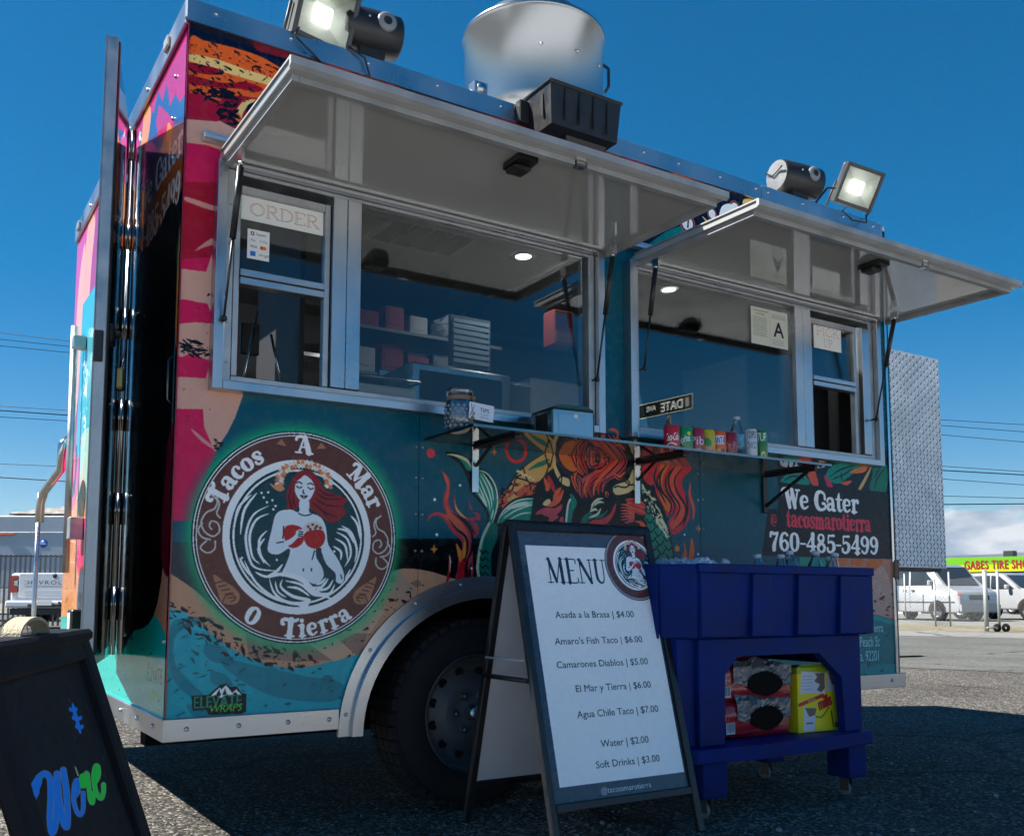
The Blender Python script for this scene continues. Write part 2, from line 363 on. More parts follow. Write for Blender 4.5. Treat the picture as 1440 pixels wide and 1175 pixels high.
RETRO = {
 'T': (.92, [[(.02, .68, .16), (.0, .83, .18), (.12, .93, .17), (.45, .90, .17), (.75, .90, .17), (.9, .98, .12)], vst(.5, .05, .9, .27), ser(.5, .04, .5), [(.02, .68, .16), (.1, .66, .14)]]),
 'A': (.98, [[(.0, .72, .13), (.06, .88, .15), (.3, .93, .15), (.5, .85, .2)], [(.5, .95, .18), (.62, .5, .27), (.76, .06, .27)], [(.46, .9, .09), (.32, .5, .09), (.2, .06, .11)], [(.3, .35, .08), (.66, .35, .08)], ser(.16, .04, .34), ser(.8, .04, .36)]),
 'M': (1.25, [[(.0, .72, .14), (.02, .88, .15), (.2, .94, .16), (.34, .9, .2)], [(.3, .9, .1), (.28, .05, .12)], [(.34, .92, .22), (.46, .55, .24), (.62, .15, .14)], [(.64, .2, .08), (.9, .92, .1)], vst(.98, .05, .95, .27), ser(.25, .04, .34), ser(1.0, .04, .4)]),
 'W': (1.2, [[(.0, .70, .15), (.03, .88, .17), (.22, .95, .16), (.36, .86, .2)], [(.3, .92, .24), (.4, .5, .25), (.5, .06, .2)], [(.5, .06, .08), (.66, .9, .1)], [(.66, .92, .22), (.76, .5, .25), (.86, .06, .2)], [(.86, .06, .08), (1.05, .9, .11)], ser(1.06, .94, .26)]),
 'C': (.86, [[(.78, .62, .16), (.74, .84, .14), (.52, .96, .12), (.26, .86, .22), (.16, .5, .28), (.26, .14, .22), (.52, .03, .12), (.78, .14, .14), (.78, .34, .12), (.62, .36, .14)]]),
 'O': (.8, [[(.38, .96, .1), (.17, .8, .2), (.12, .5, .25), (.17, .2, .2), (.38, .03, .1), (.6, .2, .2), (.65, .5, .25), (.6, .8, .2), (.38, .96, .1)]]),
 'a': (.72, [[(.1, .5, .15), (.16, .63, .12), (.34, .67, .1), (.47, .58, .18), (.49, .3, .22), (.5, .1, .2), (.66, .05, .1)], [(.46, .38, .08), (.2, .34, .14), (.12, .18, .2), (.24, .05, .12), (.44, .12, .08)]]),
 'c': (.6, [[(.5, .48, .16), (.46, .62, .1), (.3, .67, .09), (.14, .52, .2), (.11, .33, .23), (.16, .14, .19), (.32, .03, .09), (.52, .14, .08)]]),
 'o': (.68, [[(.32, .67, .08), (.15, .55, .18), (.11, .35, .22), (.15, .14, .18), (.32, .03, .08), (.5, .14, .18), (.54, .35, .22), (.5, .55, .18), (.32, .67, .08)]]),
 's': (.58, [[(.5, .5, .14), (.44, .64, .1), (.26, .67, .1), (.13, .55, .17), (.24, .4, .2), (.42, .28, .2), (.46, .14, .16), (.3, .03, .1), (.12, .08, .12), (.09, .2, .13)]]),
 'r': (.56, [vst(.2, .05, .6, .21), ser(.22, .04, .38), ser(.12, .63, .2), [(.25, .45, .08), (.34, .63, .12), (.48, .62, .2), (.52, .54, .12)]]),
 'i': (.38, [vst(.19, .05, .6, .21), ser(.2, .04, .34), ser(.1, .63, .2), [(.18, .88, .2), (.19, .885, .2)]]),
 'e': (.64, [[(.14, .36, .08), (.5, .38, .08), (.5, .55, .16), (.32, .67, .09), (.14, .54, .2), (.11, .33, .23), (.17, .13, .18), (.34, .03, .1), (.56, .15, .08)]]),
 't': (.48, [[(.24, .95, .08), (.2, .7, .2), (.2, .2, .22), (.3, .04, .13), (.45, .12, .07)], ser(.22, .64, .42, .08)]),
 'm': (1.04, [vst(.18, .05, .6, .2), vst(.5, .05, .5, .2), vst(.82, .05, .5, .2), ser(.18, .04, .3), ser(.5, .04, .24), ser(.84, .04, .3), ser(.1, .63, .2), [(.2, .5, .07), (.36, .66, .1), (.5, .5, .19)], [(.52, .5, .07), (.68, .66, .1), (.82, .5, .19)]]),
 'n': (.74, [vst(.18, .05, .6, .2), vst(.52, .05, .5, .2), ser(.18, .04, .3), ser(.54, .04, .3), ser(.1, .63, .2), [(.2, .5, .07), (.36, .66, .1), (.52, .5, .19)]]),
 '@': (.95, [[(.6, .3, .07), (.55, .55, .08), (.38, .58, .09), (.3, .4, .1), (.38, .25, .09), (.56, .32, .07), (.62, .2, .07), (.78, .35, .07), (.76, .65, .08), (.5, .82, .09), (.2, .7, .11), (.09, .42, .12), (.2, .1, .11), (.5, .0, .09), (.7, .04, .07)]]),
 '-': (.42, [[(.05, .42, .1), (.36, .42, .1)]]),
 '0': (.72, [[(.34, .96, .09), (.16, .82, .18), (.11, .5, .24), (.16, .18, .18), (.34, .03, .09), (.52, .18, .18), (.57, .5, .24), (.52, .82, .18), (.34, .96, .09)]]),
 '4': (.76, [[(.5, .93, .1), (.28, .6, .1), (.06, .32, .1)], [(.06, .3, .1), (.7, .3, .1)], vst(.5, .05, .93, .24), ser(.5, .04, .36)]),
 '5': (.7, [[(.58, .93, .13), (.16, .92, .1)], [(.16, .92, .1), (.14, .55, .09)], [(.14, .52, .08), (.34, .6, .12), (.54, .46, .22), (.54, .24, .24), (.36, .04, .12), (.12, .08, .13), (.08, .22, .17)]]),
 '6': (.72, [[(.56, .84, .15), (.4, .95, .1), (.2, .82, .17), (.12, .5, .24), (.14, .2, .2), (.34, .03, .1), (.54, .16, .19), (.56, .38, .2), (.38, .56, .1), (.2, .44, .08)]]),
 '7': (.66, [[(.08, .74, .14), (.12, .92, .15), (.34, .88, .16), (.58, .94, .1)], [(.58, .92, .09), (.44, .6, .16), (.32, .3, .24), (.3, .08, .26)]]),
 '8': (.72, [[(.34, .52, .16), (.16, .68, .17), (.18, .88, .14), (.34, .96, .09), (.5, .88, .14), (.5, .68, .17), (.34, .52, .2), (.13, .34, .2), (.15, .12, .17), (.34, .03, .09), (.53, .12, .17), (.56, .34, .19), (.34, .52, .14)]]),
 '9': (.72, [[(.12, .15, .15), (.28, .04, .1), (.48, .17, .17), (.56, .5, .24), (.54, .8, .2), (.34, .96, .1), (.14, .82, .19), (.12, .6, .2), (.3, .43, .1), (.48, .55, .08)]]),
}
# ------------------------------------------------------------------ the printed wrap (flat print, drawn in metres on the wall)
TL, TW, ZB, ZT = 3.541, 2.291, 0.326, 2.676          # trailer length, width, underside, roof edge
MAG, CRIM, PEACH, TEAL, NAVY = (218, 20, 84), (160, 8, 36), (222, 166, 146), (0, 84, 104), (4, 14, 42)
ORANGE, CREAM, CYAN, BLACK, WHITE = (238, 98, 30), (244, 202, 122), (0, 168, 184), (4, 4, 7), (255, 255, 255)
GREEN, CORAL, RUST, SLATE = (8, 140, 118), (238, 100, 78), (206, 58, 62), (52, 56, 66)
def crop(ox, oy, k):                                  # a magnified part of the picture -> wall metres
    return lambda a, b: wp(ox+a/k, oy+b/k)
def emblem(c, cx, cz, r, small=False):
    """round shop emblem: ring with lettering, long-haired sea maiden, waves"""
    k = r/475.
    c.tf = lambda a, b: (cx+(a-600)*k, cz-(b-588)*k)
    BR, DT = (104, 58, 52), (14, 66, 76)
    c.disc0((cx, cz), r*1.012, (12, 26, 30), n=160)
    c.disc0((cx, cz), r, WHITE, n=160); c.disc0((cx, cz), r*.988, (20, 30, 34), n=160); c.disc0((cx, cz), r*.972, WHITE, n=160); c.disc0((cx, cz), r*.962, BR, n=160)
    c.disc0((cx, cz), r*.735, WHITE, n=160); c.disc0((cx, cz), r*.665, (22, 50, 58), n=160)
    c.ring(600, 588, r*.632, r*.02, WHITE); c.disc0((cx, cz), r*.60, DT, n=140); 
    if not small:
        c.retro_arc('Tacos', cx, cz, r*.775, R(139), r*.175, WHITE, gap=r*.012, wt=1.25)
        c.retro_arc('A', cx, cz, r*.80, R(88), r*.175, WHITE, wt=1.2); c.retro_arc('Mar', cx, cz, r*.775, R(38), r*.175, WHITE, gap=r*.012, wt=1.25)
        c.retro_arc('O', cx, cz, r*.775, R(240), r*.165, WHITE, inward=True, wt=1.3); c.retro_arc('Tierra', cx, cz, r*.775, R(283), r*.17, WHITE, inward=True, gap=r*.012, wt=1.25)
        for sx, ox in ((1, 0), (-1, 1200)):           # shells and scrolls on the ring
            f = lambda a, b: (ox+sx*a, b)
            q = [f(218, 765), f(262, 790), f(305, 815), f(335, 850), f(325, 885), f(290, 893), f(255, 880), f(240, 840)]
            c.poly(q, (178, 122, 92))
            for j in range(5): c.stroke([f(228+j*14, 800+j*16), f(262+j*14, 792+j*17)], r*.012, BR)
            c.stroke([f(262, 880), f(275, 855), f(305, 850), f(315, 870), f(298, 880)], r*.012, BR)
            for p in ([(200, 420), (225, 445), (215, 480), (180, 500), (160, 540), (175, 580), (210, 600), (238, 580), (232, 545), (205, 535), (195, 555), (205, 570)],
                      [(165, 545), (148, 575), (165, 605), (200, 615)], [(185, 620), (160, 650), (190, 672), (220, 655), (222, 620)], [(222, 430), (235, 460), (225, 500), (240, 520)]):
                c.stroke([f(a, b-(-0 if sx > 0 else -55)) for a, b in p], r*.016, (206, 206, 200))
            c.poly([f(480, 175), f(505, 150), f(530, 182)], (178, 122, 92), sm=False)
    # waves
    wv = [[(375, 410), (320, 470), (300, 560)], [(330, 590), (345, 480), (400, 400)], [(455, 455), (385, 500), (355, 590), (372, 690), (410, 735), (520, 745)],
          [(455, 490), (400, 520), (372, 590), (385, 680), (420, 715)], [(450, 565), (415, 610), (425, 680), (468, 725)], [(440, 600), (412, 650), (440, 712)],
          [(350, 700), (400, 790), (470, 850), (540, 880)], [(330, 690), (345, 720), (380, 770)], [(520, 760), (450, 770), (400, 750)],
          [(845, 480), (880, 520), (895, 590)], [(800, 530), (850, 560), (880, 640), (868, 700)], [(775, 560), (830, 590), (850, 660), (820, 720)], [(770, 590), (820, 620), (835, 690)],
          [(760, 625), (800, 650), (800, 690)], [(850, 730), (830, 770), (835, 785)], [(780, 545), (830, 555), (865, 610)]]
    for p in wv: c.stroke(p, r*.026, WHITE, taper='both')
    for a, b in ((497, 695), (768, 650), (340, 690), (420, 400), (450, 395), (470, 430), (430, 420), (445, 440), (485, 455), (475, 470)): c.disc(a, b, r*.012, WHITE)
    # hair
    HR, HD = (150, 36, 44), (86, 16, 30)
    c.tf = lambda a, b: (cx+((300+a/5.109-240)*3.4559-600)*k, cz-((620+b/5.109-580)*3.4559-588)*k)
    c.poly([(600, 215), (540, 250), (505, 320), (480, 400), (492, 450), (472, 500), (482, 560), (530, 577), (562, 548), (540, 500), (590, 450), (640, 470), (700, 500), (770, 555), (838, 556), (888, 515), (912, 492), (885, 440), (922, 405), (880, 378), (800, 356), (745, 330), (715, 280), (665, 225)], HR)
    for p in ([(690, 360), (760, 400), (880, 395)], [(680, 400), (760, 440), (860, 450)], [(690, 450), (770, 500), (850, 520)], [(660, 430), (720, 470), (790, 540)], [(520, 330), (500, 410), (520, 470), (500, 540)], [(545, 330), (530, 420), (550, 470)], [(700, 330), (760, 370), (830, 375)], [(510, 520), (540, 530), (535, 550)]):
        c.stroke(p, r*.02, HD, taper='both')
    SK = (232, 242, 250)
    c.poly([(575, 425), (642, 425), (645, 498), (700, 515), (742, 545), (768, 610), (785, 710), (850, 800), (893, 880), (905, 945), (880, 975), (845, 960), (838, 905), (775, 845), (738, 770), (735, 740), (700, 735), (702, 800), (740, 860), (757, 920), (730, 965), (680, 978), (600, 935), (540, 920), (468, 912), (490, 850), (512, 790), (510, 745), (440, 786), (380, 780), (364, 740), (388, 625), (408, 535), (445, 498), (520, 487), (572, 500)], SK, n=4)
    c.poly([(705, 745), (735, 760), (775, 850), (840, 905), (820, 940), (775, 915), (745, 860), (715, 800)], DT)
    c.poly([(562, 285), (600, 245), (650, 272), (680, 325), (668, 375), (640, 420), (605, 440), (568, 412), (540, 360), (545, 310)], SK)
    c.poly([(600, 225), (548, 262), (530, 330), (540, 300), (575, 275), (605, 250), (640, 265), (690, 310), (700, 280), (660, 235)], HR)
    for p in ([(552, 328), (570, 338), (588, 330)], [(632, 330), (650, 342), (668, 334)], [(548, 305), (570, 298), (588, 308)], [(630, 308), (650, 302), (670, 312)], [(600, 350), (598, 370), (608, 374)], [(582, 388), (604, 392), (628, 388)], [(585, 390), (604, 405), (625, 392)]):
        c.stroke(p, r*.012, (60, 34, 40))
    RD = (190, 34, 40)
    c.poly([(470, 640), (485, 600), (530, 588), (585, 600), (612, 640), (605, 700), (560, 738), (510, 735), (480, 690)], RD)
    c.poly([(612, 650), (640, 625), (700, 610), (745, 620), (762, 665), (740, 720), (690, 742), (640, 725), (615, 690)], RD)
    c.poly([(598, 628), (620, 580), (680, 556), (730, 575), (750, 612), (700, 612), (640, 625)], (226, 218, 208)); 
    for a, b in ((640, 595), (670, 580), (700, 590), (725, 600), (655, 612), (690, 604)): c.disc(a, b, r*.014, (120, 60, 50))
    c.poly([(560, 625), (600, 615), (612, 640), (600, 668), (570, 672), (520, 720), (440, 740), (420, 715), (500, 690), (548, 655)], SK)
    for p in ([(575, 628), (603, 634)], [(572, 644), (604, 648)], [(572, 658), (600, 662)], [(425, 712), (470, 702)], [(470, 600), (466, 680)], [(612, 878), (612, 892)], [(668, 876), (668, 892)], [(688, 755), (672, 815)], [(878, 915), (888, 940)], [(570, 510), (610, 522), (655, 512)]):
        c.stroke(p, r*.012, (24, 40, 50))
    # crown of coral petals
    pc = [(236, 226, 208), (232, 120, 76), (232, 150, 104), (240, 236, 226)]
    for i in range(22):
        t = i/21.; a = R(188-196*t); rx, ry = 140, 92; px, py = 606+rx*math.cos(a), 300-ry*math.sin(a)
        for m_ in (0, 1):
            ln = (62, 34)[m_]; q = [(px-6*math.sin(a), py-6*math.cos(a)), (px+math.cos(a)*ln*.7+13*math.sin(a), py-math.sin(a)*ln*.7+13*math.cos(a)), (px+math.cos(a)*ln*1.1, py-math.sin(a)*ln*1.1), (px+math.cos(a)*ln*.7-13*math.sin(a), py-math.sin(a)*ln*.7-13*math.cos(a))]
            c.poly(q, pc[(i+m_*2) % 4])
    c.poly([(365, 320), (400, 330), (440, 320), (470, 350), (440, 370), (400, 355)], pc[2])
    # swirling tail
    for p, wd in (([(375, 930), (480, 918), (600, 950), (700, 1030), (820, 1080)], .05), ([(380, 940), (410, 1030), (480, 1090), (580, 1110), (660, 1090), (540, 1060), (460, 1000), (470, 950)], .036), ([(490, 960), (600, 985), (690, 1050), (790, 1060)], .03), ([(500, 1000), (580, 1010), (660, 1060)], .026),
                  ([(680, 1000), (740, 1000), (790, 940)], .03), ([(690, 1020), (780, 1010), (825, 950)], .026), ([(720, 1040), (800, 1040), (838, 980)], .024), ([(700, 985), (740, 970), (775, 935)], .024), ([(420, 960), (440, 1030), (500, 1070)], .02), ([(560, 1110), (620, 1125), (660, 1110)], .03), ([(350, 940), (420, 905), (470, 850)], .03)):
        c.stroke(p, r*wd, WHITE, taper='both')
    c.tf = None

def paint_side():
    c = Cv(0, TL, ZB, ZT, 640, TEAL)
    # --- upper left: sunset bands
    c.tf = crop(230, 20, 5.34)
    c._raw([(0, 2.22), (TL, 2.22), (TL, 2.68), (0, 2.68)], NAVY)
    c.poly([(190, 300), (900, 430), (900, 1175), (170, 1175)], (176, 16, 52), sm=False)
    c.poly([(198, 183), (300, 197), (420, 226), (560, 260), (680, 300), (780, 345), (915, 435), (1000, 560), (900, 600), (800, 620), (740, 640), (600, 615), (520, 620), (440, 655), (330, 620), (250, 585), (190, 560)], ORANGE)
    c.poly([(190, 298), (330, 322), (450, 355), (600, 410), (740, 455), (880, 512), (850, 545), (700, 510), (600, 478), (450, 436), (330, 392), (190, 350)], CREAM)
    for q in ([(190, 365), (330, 390), (455, 430), (400, 456), (300, 450), (190, 420)], [(190, 455), (330, 492), (480, 520), (620, 510), (745, 560), (690, 585), (560, 560), (430, 555), (300, 540), (190, 522)], [(430, 640), (520, 620), (640, 625), (700, 640), (600, 700), (500, 690)]): c.poly(q, CRIM)
    c.poly([(690, 640), (610, 648), (560, 700), (538, 760), (552, 830), (580, 875), (610, 850), (590, 780), (610, 720), (670, 665)], CREAM); c.poly([(555, 740), (545, 790), (560, 850), (585, 880), (600, 855), (588, 780)], (228, 120, 60))
    c.disc(700, 745, .036, NAVY, n=40)
    c.flakes([(200, 200), (900, 430), (760, 640), (430, 650), (200, 560)], (20, 12, 28), 210, .0052, 3, -.25)
    c.flakes([(230, 560), (500, 560), (540, 700), (560, 860), (430, 800), (380, 660)], (20, 12, 28), 90, .0085, 4, .4)
    c.poly([(175, 788), (400, 806), (420, 800), (560, 870), (700, 900), (600, 1000), (450, 1030), (330, 985), (170, 965)], PEACH, sm=False)
    c.poly([(335, 930), (420, 905), (640, 930), (620, 1010), (520, 1012)], (186, 20, 42), sm=False)
    c.poly([(170, 967), (330, 987), (460, 1030), (460, 1400), (160, 1400)], MAG, sm=False)
    # upper right band over the awnings: navy, red, orange tatters, white letters
    c.tf = crop(780, 100, 2.9375)
    c.poly([(-420, -60), (0, 95), (120, 280), (320, 350), (480, 360), (600, 430), (560, 480), (300, 440), (0, 300), (-420, 120)], (188, 20, 44))
    c.tf = crop(380, 0, 2.9375)
    c.poly([(-60, 150), (100, 195), (230, 235), (250, 262), (150, 262), (0, 225), (-60, 205)], (120, 18, 40)); c.poly([(200, 262), (330, 280), (440, 318), (620, 368), (520, 368), (400, 340), (300, 318)], (206, 60, 40)); c.poly([(300, 285), (400, 310), (460, 340), (380, 325)], (140, 14, 36))
    c.flakes([(0, 190), (240, 240), (620, 368), (300, 320)], NAVY, 60, .008, 77, -.3)
    c.tf = crop(780, 100, 2.9375)
    c.poly([(380, 400), (480, 400), (560, 450), (500, 470), (400, 430)], NAVY); c.poly([(480, 430), (540, 435), (560, 455), (500, 450)], ORANGE)
    c.flakes([(170, 320), (280, 350), (270, 400), (160, 350)], CREAM, 40, .008, 8, .1); c.flakes([(170, 320), (280, 350), (270, 400), (160, 350)], BLACK, 50, .007, 9, .1)
    c.poly([(870, 535), (980, 550), (1100, 590), (1190, 625), (1100, 610), (960, 580)], (150, 18, 40))
    c.poly([(640, 520), (760, 525), (900, 580), (840, 640), (600, 720), (480, 640)], NAVY)
    c.poly([(780, 530), (860, 545), (900, 600), (800, 600)], CREAM)
    c.poly([(420, 690), (520, 640), (600, 660), (560, 720), (420, 740), (300, 800)], (10, 130, 128))
    for a, b, r_ in ((548, 628, .046), (650, 590, .03), (744, 565, .034)):
        c.disc(a, b, r_*1.0, (214, 96, 60)); c.disc(a, b, r_*.88, (40, 16, 26)); c.disc(a, b, r_*.72, WHITE)
    c.poly([(690, 560), (730, 550), (740, 600), (720, 640), (680, 620)], WHITE); c.stroke([(552, 610), (550, 645)], .008, (30, 14, 26)); c.stroke([(610, 600), (650, 640), (680, 640)], .014, CREAM, taper='both')
    # --- left column, magenta with peach bars (mirrored hands of the sea)
    c.tf = crop(230, 200, 2.67)
    c.poly([(20, 60), (560, 60), (560, 900), (300, 940), (250, 1060), (190, 1180), (140, 1300), (100, 1420), (20, 1420)], MAG, sm=False)
    c.poly([(60, 150), (560, 150), (560, 400), (60, 440)], (176, 10, 46), sm=False)
    c.poly([(30, -10), (100, 0), (190, 30), (560, 100), (560, 150), (190, 62), (30, 20)], PEACH, sm=False) if False else None
    c.poly([(85, 205), (190, 240), (190, 258), (86, 222)], (222, 150, 140)); c.poly([(118, 408), (150, 380), (192, 356), (192, 380), (150, 396)], (222, 150, 140))
    c.poly([(60, 474), (160, 486), (178, 430), (200, 385), (400, 380), (400, 940), (300, 945), (268, 1035), (240, 1090), (192, 1162), (152, 1068), (148, 1002), (30, 1000), (30, 474)], PEACH, sm=False)
    for q in ([(30, 590), (77, 590), (165, 606), (177, 640), (176, 680), (120, 675), (30, 684)], [(30, 800), (70, 806), (100, 792), (170, 818), (168, 850), (158, 886), (68, 880), (30, 882)]): c.poly(q, MAG, sm=False)
    c.flakes([(75, 740), (168, 760), (168, 800), (75, 790)], BLACK, 40, .006, 11, 0, el=4); c.flakes([(70, 480), (180, 480), (190, 1000), (70, 990)], BLACK, 14, .004, 12)
    c.stroke([(103, 1075), (150, 1120), (200, 1155)], .012, (222, 150, 140), taper='both'); c.flakes([(180, 1120), (215, 1120), (215, 1160), (180, 1160)], BLACK, 8, .007, 13)
    # --- lower left: slate and black painted in as a dark reflection, sand, cyan wave
    c.tf = wp
    c.poly([(215, 762), (300, 762), (300, 820), (360, 900), (215, 900)], SLATE, sm=False)
    c.poly([(540, 757), (700, 757), (1000, 900), (1000, 1000), (540, 900)], BLACK, sm=False)
    SAND = (204, 150, 118)
    c.poly([(215, 790), (240, 806), (275, 830), (310, 862), (345, 886), (400, 900), (450, 900), (500, 878), (530, 842), (545, 812), (566, 799), (605, 803), (650, 815), (720, 815), (720, 900), (560, 900), (500, 1010), (450, 960), (300, 950), (215, 880)], SAND)
    for q, cc_ in (([(345, 890), (470, 905), (520, 880), (505, 925), (420, 930), (350, 925)], (146, 112, 100)), ([(470, 850), (500, 835), (540, 860), (520, 890), (480, 890)], (222, 176, 148)), ([(540, 805), (560, 800), (585, 830), (560, 845)], (176, 150, 130)), ([(420, 895), (460, 885), (500, 920), (470, 930)], (226, 182, 150))): c.poly(q, cc_, .8, sm=False)
    c.disc(586, 820, .018, (150, 120, 96), r2=.012); c.disc(552, 814, .012, (160, 126, 100))
    c.poly([(215, 852), (238, 856), (262, 862), (300, 893), (345, 922), (400, 938), (440, 936), (475, 928), (520, 930), (520, 1060), (215, 1060)], CYAN)
    c.poly([(238, 856), (262, 862), (290, 886), (268, 884), (240, 880)], (60, 190, 210), .6)
    DC = (0, 104, 124)
    for q in ([(290, 905), (315, 910), (322, 925), (305, 932), (288, 920)], [(296, 944), (318, 948), (325, 962), (300, 962)], [(310, 925), (360, 935), (430, 950), (480, 960), (470, 985), (390, 980), (330, 950)], [(240, 880), (262, 868), (300, 870), (250, 890), (246, 930), (270, 960), (300, 985), (330, 1000), (300, 1004), (262, 975), (240, 945)], [(262, 990), (300, 1000), (340, 1020), (290, 1020)]): c.poly(q, DC, .55)
    c.disc(460, 955, .022, DC, .7, r2=.015); c.disc(440, 962, .010, DC, .7)
    c.flakes([(238, 840), (300, 870), (345, 900), (420, 915), (440, 930), (400, 940), (330, 925), (280, 895), (238, 868)], (10, 22, 26), 150, .0072, 20, -.45)
    c.flakes([(238, 860), (330, 920), (345, 1000), (240, 1010)], (2, 96, 112), 80, .0052, 21, .1, el=3)
    c.flakes([(450, 860), (600, 810), (520, 910), (440, 930)], (30, 20, 20), 60, .006, 22, .3); c.flakes([(350, 930), (470, 945), (470, 1000), (350, 990)], (6, 80, 94), 50, .005, 24)
    c.tf = None
    # --- emblem with its airbrushed green halo
    ex, ez, er = .409, .955, .347
    c.glow(ex, ez, er*.98, er*1.16, (10, 200, 128), 1.0)
    emblem(c, ex, ez, er)
    # --- middle: night sea mural
    c.tf = crop(590, 620, 5.876)
    OUT = (10, 18, 26)
    # moon/shell disc behind the bull
    c.tf = crop(580, 540, 3.4286)
    c.poly([(420, 560), (455, 500), (500, 430), (560, 380), (630, 340), (720, 300), (820, 270), (950, 280), (1080, 340), (1140, 430), (1200, 560), (1250, 760), (1262, 900), (1262, 1166), (420, 1166)], OUT)
    c.poly([(445, 570), (475, 480), (540, 400), (640, 335), (740, 300), (800, 300), (800, 420), (700, 500), (620, 470), (560, 510), (520, 545)], (228, 178, 104))
    c.poly([(500, 520), (560, 480), (640, 460), (700, 440), (690, 500), (620, 500), (560, 545), (515, 548)], (214, 92, 66)); c.poly([(740, 350), (790, 380), (800, 420), (740, 410)], (222, 128, 60))
    c.poly([(556, 415), (600, 380), (660, 360), (640, 388), (590, 405)], (20, 128, 104))
    for p in ([(450, 520), (480, 510), (500, 450), (540, 430), (530, 400)], [(540, 430), (560, 470), (600, 480), (640, 440), (660, 380)], [(500, 450), (560, 470), (570, 510)], [(640, 340), (660, 400), (680, 330)], [(580, 520), (620, 470), (700, 440)], [(480, 480), (460, 500), (470, 540)]): c.stroke(p, .006, OUT)
    c.flakes([(415, 590), (450, 500), (490, 540), (450, 590)], (214, 92, 66), 40, .007, 31, 1); c.flakes([(500, 480), (700, 440), (690, 500), (520, 545)], (150, 30, 40), 30, .007, 32)
    for i in range(9): c.disc(505+i*9+rnd.random()*8, 418+i*4+rnd.random()*10, .006, (236, 214, 170))
    # fish tail (left)
    def tail(q, ribs, side=CREAM):
        c.poly(q, OUT)
    c.tf = crop(590, 620, 5.876)
    c.poly([(212, 98), (300, 96), (420, 150), (470, 210), (560, 260), (640, 380), (655, 500), (640, 600), (700, 540), (800, 470), (990, 460), (1010, 700), (760, 700), (640, 740), (560, 1000), (560, 1175), (465, 1175), (475, 900), (540, 720), (560, 620), (520, 540), (430, 420), (390, 300), (330, 190)], OUT, n=4)
    c.poly([(222, 110), (300, 108), (400, 150), (430, 240), (395, 225), (340, 160), (290, 125)], (224, 220, 190)); c.poly([(300, 128), (390, 175), (425, 240), (390, 235), (345, 165)], GREEN)
    c.poly([(430, 375), (480, 240), (540, 280), (600, 360), (640, 470), (635, 580), (600, 680), (570, 690), (575, 600), (530, 520), (470, 440)], GREEN)
    for p in ([(490, 240), (560, 270), (625, 370), (645, 500), (620, 620), (595, 690)], [(500, 270), (560, 380), (590, 480), (600, 560)], [(490, 300), (530, 400), (570, 500), (585, 580)], [(480, 350), (520, 440), (560, 540)], [(520, 260), (590, 380), (612, 500)], [(465, 390), (520, 480), (555, 545)], [(612, 560), (590, 650)]): c.stroke(p, .0075, (214, 232, 214), taper='both')
    c.poly([(640, 680), (690, 580), (760, 520), (860, 480), (985, 475), (960, 560), (930, 660), (800, 650), (700, 665)], GREEN)
    for p in ([(640, 680), (690, 580), (790, 500), (900, 475), (990, 480)], [(670, 620), (780, 540), (960, 500)], [(690, 640), (800, 570), (950, 520)], [(740, 650), (840, 600), (940, 590)], [(700, 570), (800, 520), (900, 500)], [(760, 560), (860, 530), (960, 525)]): c.stroke(p, .0065, (214, 232, 214), taper='both')
    c.poly([(560, 690), (640, 690), (640, 800), (590, 950), (590, 1180), (480, 1180), (485, 950), (520, 800)], (6, 116, 96)); c.stroke([(575, 680), (520, 800), (490, 940), (480, 1060), (500, 1170)], .012, (214, 220, 184))
    for j in range(5): c.stroke([(500, 900+j*60), (520, 925+j*60), (545, 905+j*60), (570, 930+j*60)], .005, OUT)
    # flames left
    FL = (232, 96, 66)
    for q, cc_ in (([(178, 240), (215, 270), (250, 330), (250, 420), (240, 500), (270, 570), (330, 620), (420, 680), (470, 770), (440, 830), (440, 1000), (430, 1175), (300, 1175), (320, 1000), (300, 840), (345, 900), (345, 830), (260, 740), (210, 660), (160, 620), (100, 620), (66, 668), (75, 620), (130, 585), (210, 600), (240, 640), (200, 540), (200, 450), (225, 380), (215, 300)], (200, 60, 72)),
                   ([(190, 255), (240, 320), (238, 420), (225, 520), (270, 600), (360, 690), (400, 790), (380, 900), (350, 1010), (320, 900), (350, 900), (360, 800), (290, 720), (220, 640), (160, 595), (80, 625), (150, 590), (220, 605), (215, 480), (232, 400)], FL),
                   ([(300, 850), (340, 900), (345, 1000), (360, 900), (375, 820), (390, 900), (350, 1010), (325, 960)], (240, 150, 50)),
                   ([(290, 440), (300, 520), (340, 590), (400, 630), (480, 620), (440, 590), (495, 600), (500, 650), (440, 650), (380, 650), (310, 590), (285, 520)], (206, 62, 74)), ([(288, 450), (300, 530), (345, 595), (390, 635), (350, 620), (300, 560)], (238, 190, 110)),
                   ([(404, 470), (420, 530), (440, 570), (415, 550)], (206, 62, 74)), ([(470, 590), (500, 610), (495, 650), (470, 630)], (206, 62, 74)), ([(420, 650), (480, 690), (490, 750), (470, 780), (450, 720)], (206, 62, 74)),
                   ([(245, 935), (258, 980), (250, 1080), (245, 1140), (215, 1175), (235, 1080), (240, 1000)], (190, 30, 36)), ([(246, 940), (260, 990), (250, 1090), (248, 1000)], (226, 214, 190)),
                   ([(330, 1020), (380, 960), (400, 1050), (430, 1175), (310, 1175)], (190, 22, 30))): c.poly(q, cc_)
    for p in ([(240, 640), (300, 720), (380, 790), (395, 880), (370, 1000)], [(270, 590), (360, 660), (430, 760), (430, 900), (385, 1010), (375, 1175)], [(310, 610), (400, 680), (460, 770)], [(400, 980), (390, 1060), (400, 1175)], [(428, 1000), (415, 1080), (420, 1175)]): c.stroke(p, .010, OUT, taper='both')
